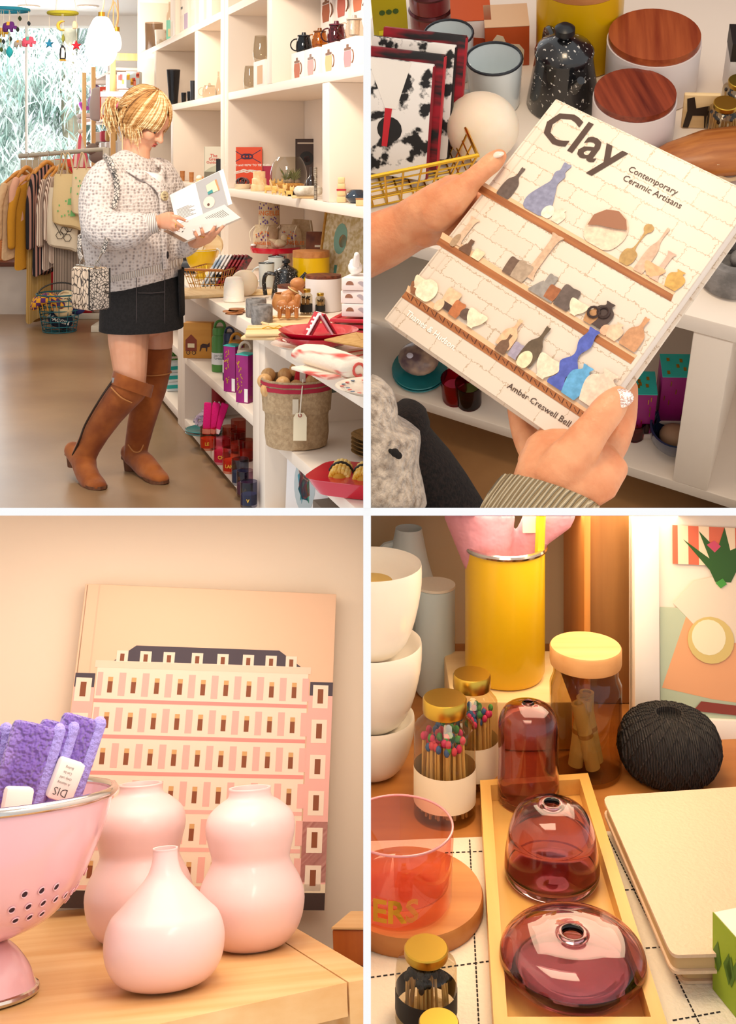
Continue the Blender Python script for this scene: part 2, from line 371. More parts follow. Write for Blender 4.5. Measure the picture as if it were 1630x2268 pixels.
# ------------------------------------------------------------------ upper right: counter, shelves below it, floor
ze = at('B', 1461, 718, y=0).z
tag(MB().box2((-.62, 0, -.028), (.62, .955, 0), .003).build('worktop', WH, k='B'), 'pale counter top behind the ceramics book', 'counter')
t = thing('base_cabinet', 'white shelving under the counter behind the ceramics book', 'shelving', 'B')
zb, zm = -.34, -.18
MB().box2((-.62, .0, zb - .022), (.62, .5, zb), .002).build('shelf', WH, t)
MB().box2((-.62, .0, zm - .012), (-.16, .5, zm), .002).build('shelf', WH, t)
xd = at('B', 1555, 900, y=0).x
MB().box2((xd - .024, .0, zb), (xd + .024, .5, -.029), .002).build('divider', WH, t)
MB().box2((-.62, .5, zb), (.62, .51, -.029)).build('back_panel', WH, t)
struct(MB().box2((-.9, -.9, zb - .14), (.9, .6, zb - .09)), 'floor_upper_right', mat('concrete_dark', '#8a6038', .4, col2='#a87a4c', ns=4, nd=6), 'B')
struct(MB().box2((-.7, .96, -.3), (.9, .98, .8)), 'wall_upper_right', mat('dark_red_wall', '#6a2a18', .7), 'B')
# ------------------------------------------------------------------ lower left: wall and desk
PEACH = mat('peach_wall', '#f5e0c6', .8)
struct(MB().box2((-.6, 1.372, -.7), (.6, 1.39, .6)), 'wall_lower_left', PEACH, 3)
BW = wood('beech', '#dda562', '#eec48a', 0, 16, .38, bump=.02, bs=40)
zD = -.25
def d3(u, v): p = at(3, u, v, z=zD); return (p.x, p.y)
fr, br = d3(768, 2176), d3(633, 2090)
dx = (br[0] - fr[0]) / (br[1] - fr[1])
fl = d3(560, 2222); sl = (fr[1] - fl[1]) / (fr[0] - fl[0])
bk = 1.37; th = .021
xr = fr[0] + dx * (bk - fr[1]); xl = -.6
t = thing('desk', 'pale beech desk top under the pink vases', 'desk', 3)
tp = MB().prism([(fr[0], fr[1]), (xr, bk), (xl, bk), (xl, fr[1] + sl * (xl - fr[0]))], th, tf((0, 0, zD - th))); tp.build('top', BW, t)
w_ = .026
MB().prism([(fr[0] + .0015, fr[1]), (xr + .0015, bk), (xr + w_, bk), (fr[0] + w_, fr[1] + .004)], .45, tf((0, 0, zD - .45))).build('side_panel', BW, t)
MB().box2((xl, 1.3, zD - .45), (xr, 1.31, zD - th)).build('back_panel', wood('red_wood', '#6a2410', '#8a3516'), t)
# ------------------------------------------------------------------ lower right: wall and table
zT = -.545
struct(MB().box2((-.2, 1.30, -.8), (.9, 1.32, .1)), 'wall_lower_right', mat('cream_wall', '#e6cfa6', .8), 4)
tag(MB().box2((-.3, .55, zT - .03), (.8, 1.30, zT), .003).build('table', wood('table_wood', '#a8662c', '#c58443', 0, 14, .4), k=4), 'honey wood table under the glass vases', 'table')
# ------------------------------------------------------------------ goods on the shop shelves (frame S; things turned by VR face the aisle)
VR = R(70)
def O(u, v, z):
    """a point on a surface of height z: by its pixel, or (v < 5) by the pixel column and its distance v behind the counter's front"""
    p = at('S', u, v, z=z) if v > 5 else at('S', u, 300, y=v)
    p.z = z; return p, mpp('S', p)
def TH(name, label, cat, u, v, z, group=None, rz=0, dz=0):
    p, m = O(u, v, z); return thing(name, label, cat, 'S', p + V((0, 0, .0008 + dz)), (0, 0, VR + rz), group), m
GL = glass('clear_glass', '#ece8e0', 1.6)
GD = glass('smoke_glass', '#9a9aa0', 1.5)
CARD = pl('#f3ece4', .6); PINKW = pl('#f6e6de', .6); PINE = wood('pine', '#e0ab68', '#efc58b', 2, 12, .5)
LW = wood('light_wood', '#e3bd83', '#f0d2a0', 0, 16, .5); DW = wood('walnut', '#5a2c18', '#8c5230', 0, 18, .4); MW = wood('mid_wood', '#b06c38', '#cf8e54', 0, 16, .45)
RED = pl('#c8102e', .18, coat=.4); BLK = pl('#1a1a1c', .35); WHG = pl('#f6f3ee', .15, coat=.5); STONE = mat('grey_stone', '#6f6a66', .9, col2='#8d8783', ns=60, bump=.3, bs=90)
def vessel(name, lab, cat, u, v, z, w, h, pr, m_, group=None, n=28, lid=None, extra=None, dz=0, part='body'):
    """pr: outline as fractions of half width and height, outside then inside"""
    t, m = TH(name, lab, cat, u, v, z, group, dz=dz); w, h = w * m / 2, h * m
    MB().lathe([(a * w, b * h) for a, b in pr], n).build(part, m_, t)
    return t, w, h
CUP = [(0, 0), (.8, 0), (.86, .03), (1, 1), (.94, 1), (.8, .06), (0, .06)]
STR = [(0, 0), (.95, 0), (1, .03), (1, 1), (.93, 1), (.93, .06), (0, .06)]
# --- top shelf, left unit
t, w, h = vessel('vase', 'tall frosted glass cylinder vase on the top shelf', 'vase', 341, .42, Z1, 40, 62, STR, glass('frost', '#d8cfc4', 1.5, .2))
vessel('cup', 'small marbled cream cup before the glass cylinder', 'cup', 356, .385, Z1, 27, 33, CUP, mat('marble_cream', '#f2e6d6', .4, col2='#c9b49a', ns=12, ramp=(.5, .6)))
t, w, h = vessel('bottle', 'clear bottle with a mint green label on the top shelf', 'bottle', 376, .39, Z1, 15, 86, prof([(0, 0), (.95, 0), (1, .05), (1, .55), (.9, .68), (.4, .8), (.36, 1)], 3), GL)
MB().lathe([(w * 1.03, h * .03), (w * 1.03, h * .52)], 24, cap=False).build('label', pl('#8fdcc0', .5), t)
MB().box((0, -w * 1.04, h * .2), (w * .7, .002, h * .2)).build('sticker', pl('#e9d7a8', .5), t)
cx = [393, 415, 424, 440, 458, 476]
for i, u in enumerate(cx):
    p = at('S', u, 60, y=.42); t = thing('carton', ['tall white carton, %s along the top shelf behind the woman' % n for n in ('nearest the mint bottle', 'second from the mint bottle', 'third from it, lilac panelled', 'fourth from the mint bottle', 'fifth from the mint bottle', 'last before the shelf seam')][i], 'carton', 'S', (p.x + .02, .43, Z1 + .001), group='white cartons on the top shelf')
    MB().box2((-.072, -.05, 0), (.072, .05, .34), .002).build('body', pl('#f4e7d8', .6), t)
    MB().box2((-.06, -.0515, .02), (.06, -.05, .12)).build('panel', pl(['#eadcca', '#eadcca', '#b9a3bb', '#eadcca', '#efe2d2', '#eadcca'][i], .6), t)
    if i in (1, 4): MB().box((0, -.0525, .17), (.05, .001, .014)).build('print', pl('#3a3533', .5), t)
# --- second shelf, left unit
t, w, h = vessel('vase', 'tall flared smoke grey glass vase on the second shelf', 'vase', 384, .41, Z2, 31, 80, [(0, 0), (.58, 0), (.62, .03), (1, 1), (.94, 1), (.56, .08), (0, .08)], GD, n=12)
vessel('tumbler', 'smoke grey glass tumbler left of its twin on the second shelf', 'tumbler', 407, .375, Z2, 12, 22, CUP, GD, 'smoke glass tumblers')
vessel('tumbler', 'smoke grey glass tumbler beside the shelf divider', 'tumbler', 421, .38, Z2, 14, 22, CUP, GD, 'smoke glass tumblers')
vessel('tumbler', 'tall black tumbler stacked on a second one behind the divider', 'tumbler', 427, .385, Z2, 12, 45, CUP, pl('#2b2c30', .3))
t, w, h = vessel('teapot', 'clear glass teapot with knobbed lid on the second shelf', 'teapot', 464, .405, Z2, 34, 27, prof([(0, 0), (.8, 0), (1, .3), (.9, .7), (.72, 1)], 4), GL)
MB().lathe([(0, h), (w * .74, h), (w * .74, h * 1.06), (w * .2, h * 1.1), (w * .14, h * 1.24), (0, h * 1.28)], 20).build('lid', GL, t)
MB().tube(arc((-w * .9, 0, h * .55), h * .35, 90, 270, 8), w * .05, 8).build('handle', GL, t)
vessel('carafe', 'slim clear glass carafe next to the teapot', 'carafe', 484, .38, Z2, 15, 53, prof([(0, 0), (.9, 0), (1, .15), (.8, .4), (.3, .75), (.3, 1)], 4), GL)
# --- second shelf, right unit
p, m = O(588, .37, Z2); t = thing('carton', 'white picture carton of tumblers beside the divider', 'carton', 'S', p + V((.02, .03, .001)), (0, 0, 0))
MB().box2((-.22, -.04, 0), (.0, .12, .125), .002).build('body', PINKW, t); MB().box2((-.14, -.0415, .01), (-.04, -.04, .1)).build('picture', pl('#cc9a63', .5), t)
vessel('tumbler', 'large clear double walled glass on top of a carton', 'tumbler', 577, .40, Z2, 34, 56, prof([(0, 0), (.7, 0), (.95, .2), (1, .5), (.8, 1), (.74, 1), (.9, .5), (.8, .2), (0, .12)], 3), GL, dz=.1265)
vessel('tumbler', 'clear double walled glass in front of the picture carton', 'tumbler', 553, .395, Z2, 28, 50, prof([(0, 0), (.7, 0), (.95, .2), (1, .5), (.8, 1), (.74, 1), (.9, .5), (.8, .2), (0, .12)], 3), GL)
vessel('tumbler', 'small clear tumbler half hidden by the white divider', 'tumbler', 575, .388, Z2, 22, 44, prof([(0, 0), (.7, 0), (.95, .2), (1, .5), (.8, 1), (.74, 1), (.9, .5), (.8, .2), (0, .12)], 3), GL)
def teabox(u, lab, col, z, y, hh, w_=.2, u2=None):
    p = at('S', u, 150, y=y); t = thing('teapot_box', lab, 'carton', 'S', (p.x, y, z + .001), group='picture cartons of the glass mugs')
    MB().box2((-w_ / 2, 0, 0), (w_ / 2, .11, hh), .002).build('body', pl('#f7e9e0', .6), t)
    pr = MB(); q = MX.Translation((0, -.001, 0)) @ FRONT
    pr.prism([(-.035, .012), (.035, .012), (.045, .045), (.04, .075), (-.04, .075), (-.045, .045)], .001, q); pr.prism([(-.04, .078), (.04, .078), (.04, .086), (.012, .088), (.012, .1), (-.012, .1), (-.012, .088), (-.04, .086)], .001, q, 1)
    pr.tube(arc((.05, -.001, .05), .025, -80, 80, 8), .003, 6, mi=1)
    pr.build('picture', [pl(col, .5), pl('#7a4a2c' if col != '#e79a94' else '#8c6a5c', .5)], t, sm=0); return t
for i, (u, c, n) in enumerate(((658, '#b5562a', 'lowest row, leftmost, with an amber mug printed on it'), (688, '#e79a94', 'lowest row, with a pink mug printed on it'), (728, '#eab077', 'lowest row, with an orange mug printed on it'), (770, '#e2868a', 'lowest row, nearest the right edge'))):
    teabox(u, 'white picture carton in the ' + n, c, Z2, .40, .125, .19)
for i, (u, c, n) in enumerate(((722, '#a04a20', 'upper row behind the dark mug'), (756, '#b8452a', 'upper row behind the plum mug'), (792, '#c9622e', 'upper row behind the clear mug'))):
    t = teabox(u, 'white picture carton in the ' + n, c, Z2, .56, .40, .17)
    t.children[1].location.z = .26
    t.children[1].scale = (1.25, 1, 1.25)
def mug(u, v, lab, tint, w=36, h=44):
    t, w, h = vessel('lidded_mug', lab, 'mug', u, v, Z2, w, h, prof([(0, 0), (.8, 0), (1, .25), (.95, .5), (.75, .82), (.7, .84)], 4), glass('mug' + tint, tint, 1.5), 'lidded glass mugs', dz=.127)
    lm = pl({'#4a5258': '#23262b', '#d8a63e': '#7a4416', '#9c4a5c': '#5a1c2c', '#efe6dc': '#b9aca0'}[tint], .2)
    MB().lathe([(0, h * .84), (w * .8, h * .84), (w * .8, h * .9), (w * .3, h * .92), (w * .25, h * 1.05), (0, h * 1.06)], 24).build('lid', lm, t)
    MB().lathe([(w * .55, h * .2), (w * .6, h * .82)], 20, cap=False).build('infuser', mat('mesh' + tint, tint, .3, .6, col2='#e8e2d8', kind='checker', ns=120), t)
    MB().tube(arc((-w * .9, 0, h * .42), h * .3, 75, 285, 10), w * .08, 8).build('handle', glass('mug' + tint, tint), t)
mug(673, .45, 'dark smoke glass lidded mug with mesh infuser, leftmost of four', '#4a5258'); mug(708, .45, 'amber glass lidded mug with mesh infuser', '#d8a63e')
mug(745, .455, 'plum glass lidded mug with mesh infuser', '#9c4a5c', 42, 50); mug(784, .455, 'clear glass lidded mug with mesh infuser', '#efe6dc', 44, 52)
# --- third shelf
def book(lab, u, v, z, w, h, th, col, k='S', rz=0, lean=0, group=None, name='book', page='#efe6d4', dz=0):
    """an upright book whose cover faces the aisle"""
    p, m = O(u, v, z); w, h = w * m, h * m
    t = thing(name, lab, 'book', 'S', None, group=group, M=tf(p + V((0, 0, .001 + dz)), (0, 0, VR + rz)) @ MX.Rotation(-lean, 4, 'X')) if lean else thing(name, lab, 'book', 'S', p + V((0, 0, .001 + dz)), (0, 0, VR + rz), group)
    MB().box2((-w / 2, 0, 0), (w / 2, .003, h)).box2((-w / 2, th - .003, 0), (w / 2, th, h)).box2((-w / 2 - .002, 0, 0), (-w / 2 + .003, th, h)).build('cover', pl(col, .45), t)
    MB().box2((-w / 2 + .003, .003, .003), (w / 2 - .004, th - .003, h - .003)).build('pages', pl(page, .8), t)
    return t, w, h
def decal(t, polys, name='cover_print', q=None, mats=None):
    """flat print: polys = (material, outline) in x, z on the front face"""
    ms = []; b = MB()
    for c, o in polys:
        if c not in ms: ms.append(c)
        if isinstance(o, MB): b.add([q_ for q_ in o.v], o.f, ms.index(c))
        else: b.prism(o, .0006, (q or MX.Translation((0, -.0001, 0))) @ FRONT, ms.index(c))
    return b.build(name, [pl(c, .5) for c in ms], t, sm=0)
def rect(x0, y0, x1, y1): return [(x0, y0), (x1, y0), (x1, y1), (x0, y1)]
t, w, h = book('grey camping cookery book leaning behind the wooden cups', 471, .43, Z3, 38, 82, .02, '#c9c2b0', lean=R(4), dz=.004)
decal(t, [('#6b6352', rect(-w * .5, 0, w * .5, h * .32)), ('#3c3a32', [(-w * .4, 0), (w * .3, 0), (w * .1, h * .25)]), ('#a9a893', [(-w * .5, h * .32), (w * .5, h * .32), (w * .2, h * .5), (-.2 * w, h * .42)])])
for i, (s, z_, sz) in enumerate((('The', .75, .028), ('Great', .66, .026), ('Outdoors', .57, .022))): text(s, sz, pl('#c03a2b', .5), t, tf((.005, -.0012, h * z_)) @ FRONT, bold=.01)
book('black upright book by the seam of the shelf units', 484, .385, Z3, 9, 60, .1, '#18181c', rz=.1)
book('thin yellow and red booklet beside the black book', 474, .39, Z3, 7, 20, .03, '#e0b020')
for u, v, n in ((404, .40, 'left'), (424, .40, 'right')):
    vessel('wooden_cup', 'small wooden cup with bark rim, the %s one of the pair' % n, 'cup', u, v, Z3, 11, 22, CUP, MW, 'wooden cups')
t, m = TH('brush', 'round white bristle brush with wooden handle lying on boards', 'brush', 454, .42, Z3)
MB().box((0, .0, .008), (.1, .06, .016), .003).build('board', LW, t); MB().sph((-.035, 0, .034), (.02, .018, .018)).build('bristles', pl('#efe8da', .8), t); MB().tube([(-.015, 0, .034), (.05, 0, .032)], [.009, .006], 10, rnd=True).build('handle', MW, t)
t, m = TH('wooden_box', 'small plain wooden box at the shelf edge', 'box', 441, .37, Z3); MB().box((0, .02, .014), (.04, .03, .028), .002).build('body', LW, t); MB().box((0, .02, .0295), (.042, .032, .003), .001).build('lid', LW, t)
t, w, h = book('orange red book of rope knots facing the aisle', 547, .45, Z3, 66, 91, .024, '#e04a22')
KN = '#3c2a4a'; cr = []
for (x0, y0, x1, y1) in ((-.46, .93, -.16, .8), (-.46, .62, -.16, .74), (.46, .93, .16, .8), (.46, .62, .16, .74)):
    a, b_ = V((x0 * w, y0 * h, 0)), V((x1 * w, y1 * h, 0)); n = (b_ - a).cross(V((0, 0, 1))).normalized() * .002; cr.append((KN, [(p_.x, p_.y) for p_ in (a - n, b_ - n, b_ + n, a + n)]))
kb = MB(); kb.tube([(p_.x, -.001, p_.z) for p_ in arc((-w * .06, 0, h * .77), w * .12, 0, 360, 20, ay=(0, 0, .6))][:-1], .004, 6, closed=True); kb.tube([(p_.x, -.001, p_.z) for p_ in arc((w * .06, 0, h * .77), w * .12, 0, 360, 20, ay=(0, 0, .6))][:-1], .004, 6, closed=True)
kw = MB(); kw.tube(spline([(-w * .48, -.001, h * .37), (-w * .2, -.001, h * .42), (0, -.001, h * .38), (w * .2, -.001, h * .44), (w * .2, -.001, h * .39), (-.1 * w, -.001, h * .45), (-w * .22, -.001, h * .41), (.0, -.001, h * .42), (w * .48, -.001, h * .42)]), .0028, 6)
kw.tube(spline([(-w * .48, -.001, h * .35), (-w * .15, -.001, h * .39), (w * .1, -.001, h * .44), (w * .48, -.001, h * .40)]), .0028, 6)
decal(t, cr + [(KN, kb), ('#f4ede0', kw)] + [('#f4ede0', rect(-w * .46, .06 * h, w * .46, .065 * h)), ('#3c2a4a', rect(-w * .48, .0 * h, -w * .46, h))])
text('40 KNOTS and HOW TO TIE THEM', .0165, pl('#f4ede0', .5), t, tf((0, -.0014, h * .56)) @ FRONT, bold=.02)
book('small crimson book behind the stacked salt candle', 592, .50, Z3, 19, 52, .02, '#a01c3c')
t, w, h = book('dark cookery book on the back panel with a pan printed on it', 679, .745, Z3, 48, 108, .02, '#3f2c24', dz=.004)
decal(t, [('#151212', [(x, z + h * .6) for x, z in circ(w * .33, 16, w * .0, 0)]), ('#b8402a', [(x, z + h * .58) for x, z in circ(w * .15, 10, w * .02, 0)]), ('#d8c9b4', rect(-w * .42, h * .9, w * .42, h * .925))])
t, w, h = vessel('bowl', 'shallow wooden bowl of brown glass bangles at the shelf edge', 'bowl', 537, .405, Z3, 38, 11, [(0, 0), (.85, 0), (1, 1), (.95, 1), (.8, .2), (0, .2)], pl('#e7d2b0', .5))
for i in range(7):
    a = i * .9; MB().tube([V((math.cos(q) * .017, math.sin(q) * .006, math.sin(q) * .017)) + V((.017 * math.cos(a), .015 * math.sin(a), .034 + .004 * (i % 3))) for q in [j * PI / 6 for j in range(12)]], .0045, 6, closed=True).build('bangle', mat('amber_glass', '#5a2414', .1, col2='#2a1410', ns=40, coat=1), t)
vessel('candle_holder', 'tiered block of pink salt stone standing before the knot book', 'candle holder', 574, .41, Z3, 38, 43, [(0, 0), (1, 0), (1, .3), (.85, .34), (.85, .62), (.72, .66), (.72, 1), (.5, 1), (.5, .8), (0, .8)], mat('salt_stone', '#f3c48e', .5, col2='#fbdcae', ns=30, sss=.3))
t, w, h = vessel('terrarium', 'round glass bowl terrarium with air plants on sand', 'terrarium', 639, .475, Z3, 82, 80, prof([(0, 0), (.45, 0), (.85, .2), (1, .5), (.85, .82), (.62, 1)], 5), GL, n=40, part='glass_bowl')
MB().lathe(prof([(0, .03 * h), (.42 * w, .03 * h), (.78 * w, .17 * h), (.85 * w, .24 * h), (.5 * w, .28 * h), (0, .25 * h)], 3), 30).build('sand', mat('sand_orange', '#d08a2c', .9, col2='#e8b05a', ns=120), t)
g = MB(); r_ = random.Random(2)
for i in range(10): g.sph((r_.uniform(-.5, .5) * w, r_.uniform(-.3, .3) * w, h * .31), (.014, .012, .012), 8, 6)
g.build('pebbles', mat('pebble', '#b9a68c', .9, col2='#7f7262', ns=40), t)
g = MB()
for i in range(60):
    a, b_ = r_.uniform(0, 2 * PI), r_.uniform(.2, .55); c0 = V((r_.choice((-.12, .3)) * w, 0, h * .3)); g.tube([c0, c0 + V((math.cos(a) * w * .2, math.sin(a) * w * .15, h * b_ * .5)), c0 + V((math.cos(a) * w * .38, math.sin(a) * w * .3, h * b_ * .75))], [.0025, .002, .0006], 4)
g.build('air_plant', pl('#7c8450', .7), t, kind='stuff')
vessel('tray', 'shallow dark brown dish at the foot of the terrarium', 'dish', 654, .41, Z3, 50, 10, [(0, 0), (.8, 0), (1, 1), (.95, 1), (.75, .3), (0, .3)], pl('#2c1c14', .3))
vessel('bottle', 'dark brown glass bottle right of the terrarium', 'bottle', 690, .44, Z3, 24, 66, prof([(0, 0), (.95, 0), (1, .05), (1, .5), (.5, .68), (.32, .75), (.32, 1)], 4), pl('#2a1c16', .12, coat=.6))
vessel('bangle_stack', 'tall narrow stack of beaded bangles at the shelf edge', 'bangles', 699, .362, Z3, 8, 72, [(0, 0)] + [q for i in range(18) for q in ((.8, i / 18), (1, (i + .5) / 18))] + [(.8, 1), (0, 1)], mat('beads_grey', '#a59682', .5, col2='#5e5348', ns=90), n=14)
t, m = TH('wooden_board', 'small flat wooden board on the edge of the third shelf', 'board', 672, .36, Z3); MB().box((0, .02, .006), (.1, .05, .012), .003).build('body', LW, t); MB().box((.045, .02, .0125), (.006, .006, .003)).build('knot', MW, t)
solo(MB().tube([(-.045, 0, 0), (.04, 0, 0)], .021, 14, rnd=True), 'rolled_cloth', mat('bark_white', '#efe6d6', .8, col2='#b5a48e', ns=20), 'white bark roll lying on the small board', 'roll', 'S', O(674, .36, Z3 + .012)[0] + V((0, .02, .0215)), (0, 0, VR))
def animal(u, v, lab, h, m_=None, z=Z3, col='#f0c070'):
    """little carved wooden cat"""
    t, m = TH('wooden_animal', lab, 'figurine', u, v, z, 'carved wooden cats'); s = h * m
    b = MB().box((0, 0, s * .36), (s * .7, s * .3, s * .4), s * .1); b.box((s * .25, 0, s * .72), (s * .42, s * .3, s * .38), s * .08)
    for x in (-.25, .25):
        for y in (-.1, .1): b.box((x * s, y * s, s * .1), (s * .14, s * .1, s * .2), s * .02)
    b.build('body', wood('cat_wood', '#edb85e', '#f7d28a', 0, 20), t)
    b = MB()
    for x in (.1, .4): b.prism([(x * s - s * .09, 0), (x * s + s * .09, 0), (x * s, s * .22)], s * .1, tf((0, s * .05, s * .88)) @ FRONT)
    b.build('ears', wood('cat_wood', '#edb85e', '#f7d28a', 0, 20), t); MB().tube([(-s * .34, 0, s * .5), (-s * .5, 0, s * .9)], s * .06, 8, rnd=True).build('tail', LW, t)
for u, v, n, hh in ((596, .385, 'nearest the salt stone', 30), (613, .41, 'second from the salt stone', 30), (607, .362, 'at the shelf edge, small and low', 15), (625, .385, 'in the middle of the row', 24), (641, .37, 'beside the white roll', 22), (629, .36, 'tiny, on the very edge', 12), (618, .45, 'half hidden behind two others', 20)):
    animal(u, v, 'yellow wooden cat figurine ' + n, hh)
t, m = TH('owl_figurine', 'blue grey felt owl with a red collar in the right compartment', 'figurine', 738, .40, Z3); s = 34 * m
MB().sph((0, 0, s * .36), (s * .24, s * .2, s * .36)).build('body', mat('felt_blue', '#4c566a', .95, col2='#6b7690', ns=60), t); MB().sph((0, 0, s * .78), (s * .24, s * .2, s * .2)).build('head', mat('felt_blue', '#4c566a'), t)
b = MB(); [b.prism([(x * s - s * .06, 0), (x * s + s * .06, 0), (x * s * 1.3, s * .16)], s * .06, tf((0, s * .03, s * .93)) @ FRONT) for x in (-.14, .14)]; b.build('ears', mat('felt_blue', '#4c566a'), t)
MB().tube(arc((0, 0, s * .63), s * .2, 0, 360, 16, ay=(0, 1, 0))[:-1], s * .04, 6, closed=True).build('collar', pl('#c02030', .6), t)
b = MB(); [b.sph((x * s, -s * .19, s * .8), (s * .07, s * .03, s * .07), 10, 6) for x in (-.09, .09)]; b.build('eyes', pl('#e3c22a', .4), t)
t, m = TH('block_figure', 'pale wooden block figure with a red band beside the owl', 'figurine', 756, .39, Z3)
for i, z_ in enumerate((0, .026, .052, .076)): MB().box((0, 0, z_ + .012), (.036 - .003 * i, .03, .023), .003).build('block', LW, t)
MB().box((0, 0, .05), (.037, .033, .006)).build('band', pl('#c02030', .6), t)
vessel('bowl', 'glossy dark blue round bowl at the right end of the third shelf', 'bowl', 790, .43, Z3, 52, 28, prof([(0, 0), (.5, 0), (1, .5), (.6, 1), (.5, .95), (.3, .3), (0, .25)], 4), pl('#1c2a3a', .08, coat=.8))
for i, (vb, ww, hh, c) in enumerate(((426, 50, 30, 'wide pale bowl lowest in the stack'), (404, 46, 16, 'pale bowl, second in the stack'), (390, 46, 18, 'pale bowl, third in the stack'), (372, 40, 20, 'pale bowl, fourth in the stack'), (350, 34, 30, 'small pale bowl topmost in the stack'))):
    p, m = O(798, .5, Z3); zz = [0, .062, .092, .122, .152][i]
    solo(MB().lathe([(a * ww * m / 2, b_ * hh * m) for a, b_ in [(0, 0), (.5, 0), (.95, .75), (1, 1), (.92, 1), (.45, .15), (0, .15)]], 28), 'bowl', mat('clay_pale', '#d8c3a4', .6, col2='#c9ae8a', ns=12), c + ' at the right end of the shelf', 'bowl', 'S', p + V((0, .12, zz + .03)), group='stacked pale bowls')
solo(MB().lathe([(0, 0), (.05, 0), (.055, .029), (0, .029)], 24), 'turntable', LW, 'round wooden stand under the stacked pale bowls', 'stand', 'S', O(798, .5, Z3)[0] + V((0, .12, .0005)))
t, m = TH('wooden_box', 'small pine box at the right edge of the third shelf', 'box', 803, .375, Z3); MB().box((0, .02, .012), (.05, .04, .024), .002).build('body', LW, t); MB().box((0, .02, .0255), (.052, .042, .003)).build('lid', MW, t)
# ------------------------------------------------------------------ the shop counter (z = ZC)
YEL = pl('#e6b800', .3, coat=.3); KRAFT = mat('kraft', '#c79a5c', .8, col2='#b98a4c', ns=40); ENAM = pl('#dfe7e8', .2, coat=.5)
vessel('coffee_pot', 'black stovetop pot with a steel rim behind the yellow colander', 'pot', 402, 582, ZC, 34, 46, [(0, 0), (.8, 0), (.9, .1), (.8, .5), (.98, .9), (1, 1), (.9, 1), (.85, .9), (0, .9)], BLK)
t, w, h = vessel('espresso_cup', 'dark grey cup lying beside the black pot', 'cup', 417, 602, ZC, 22, 26, CUP, pl('#2c2e34', .4))
solo(MB().tube([(-.05, 0, 0), (.045, 0, .0)], [.03, .034], 16), 'grinder', pl('#3a3d44', .5), 'dark grey grinder drum lying in front of the black pot', 'grinder', 'S', O(414, 606, ZC)[0] + V((0, 0, .036)), (0, 0, VR))
# yellow colander with boards and cards
t, w, h = vessel('colander', 'yellow enamel footed colander on the shop counter', 'colander', 445, 616, ZC, 70, 62, prof([(0, .16), (.3, .2), (.75, .45), (.96, .8), (1, 1), (.95, 1), (.7, .5), (.25, .25), (0, .22)], 3), YEL, part='bowl')
MB().lathe([(0, 0), (w * .42, 0), (w * .3, h * .1), (w * .22, h * .2), (0, h * .2)], 24).build('foot', YEL, t)
for s in (-1, 1): MB().tube(arc((s * w * .98, 0, h * .92), w * .22, -90 * s + 0, -90 * s + 180 * s, 8, ax=(1, 0, 0)), .005, 8).build('handle', pl('#e8e2d6', .4), t)
MB().lathe([(w * .98, h * .98), (w * 1.03, h), (w * .98, h * 1.02)], 32, cap=False).build('rim', pl('#e8e2d6', .3), t)
p, m = O(445, 616, ZC)
for i in range(3):
    solo(MB().lathe([(0, 0), (.062, 0), (.062, .006), (0, .006)], 28), 'round_board', LW, 'round wooden board standing in the yellow colander, ' + ('front one', 'middle one', 'rear one')[i], 'board', 'S', M=tf(p + V((0, 0, .155 + .004 * i)), (0, 0, VR)) @ tf((.045, .01 + .02 * i, 0)) @ MX.Rotation(R(78), 4, 'X'), group='round boards in the yellow colander')
for i in range(4):
    t = thing('card_pack', 'pack of cream paper cards in the yellow colander, ' + ('front one with a blue emblem', 'second from the front', 'third from the front', 'rearmost')[i], 'cards', 'S', M=tf(p + V((0, 0, .13)), (0, 0, VR)) @ tf((-.03 + .012 * i, -.02 + .016 * i, 0)) @ MX.Rotation(R(-22), 4, 'X') @ MX.Rotation(R(14), 4, 'Y'), group='card packs in the yellow colander')
    MB().box((0, 0, .03), (.07, .004, .085), .001).build('cards', pl('#f2e6cc', .6), t)
    if i == 0: MB().prism(circ(.014, 16, 0, .03), .0006, tf((0, -.0021, 0)) @ FRONT).build('emblem', pl('#7fa9c9', .5), t)
# wire basket with illustrated books
GOLD = pl('#c79a3a', .25, metal=1)
t, m = TH('wire_basket', 'brass wire basket of picture books on the shop counter', 'basket', 474, 640, ZC, rz=R(-12))
bw, bd, bh, tb = .19, .30, .1, .72
def basket(t, m_, bw, bd, bh, tb, nx, ny, nz, r):
    top = [(-bw / 2, -bd / 2, bh), (bw / 2, -bd / 2, bh), (bw / 2, bd / 2, bh), (-bw / 2, bd / 2, bh)]
    MB().tube([V(p) for p in top], r * 2.2, 6, closed=True, up=(0, 0, 1)).build('rim', m_, t)
    for i in range(nz): k = i / nz; f = tb + (1 - tb) * k; MB().tube([V((p[0] * f, p[1] * f, bh * k + r)) for p in top], r, 6, closed=True, up=(0, 0, 1)).build('wire', m_, t)
    for i in range(nx + 1):
        x = -bw / 2 + bw * i / nx; MB().tube([(x, -bd / 2, bh), (x * tb, -bd / 2 * tb, r), (x * tb, bd / 2 * tb, r), (x, bd / 2, bh)], r, 5).build('wire', m_, t)
    for i in range(ny + 1):
        y = -bd / 2 + bd * i / ny; MB().tube([(-bw / 2, y, bh), (-bw / 2 * tb, y * tb, r), (bw / 2 * tb, y * tb, r), (bw / 2, y, bh)], r, 5).build('wire', m_, t)
basket(t, GOLD, bw, bd, bh, tb, 6, 9, 3, .0016)
MB().tube([(-bw / 2, -bd / 2, bh + .003), (bw / 2, -bd / 2, bh + .003)], .006, 8, rnd=True).build('bar', MW, t)
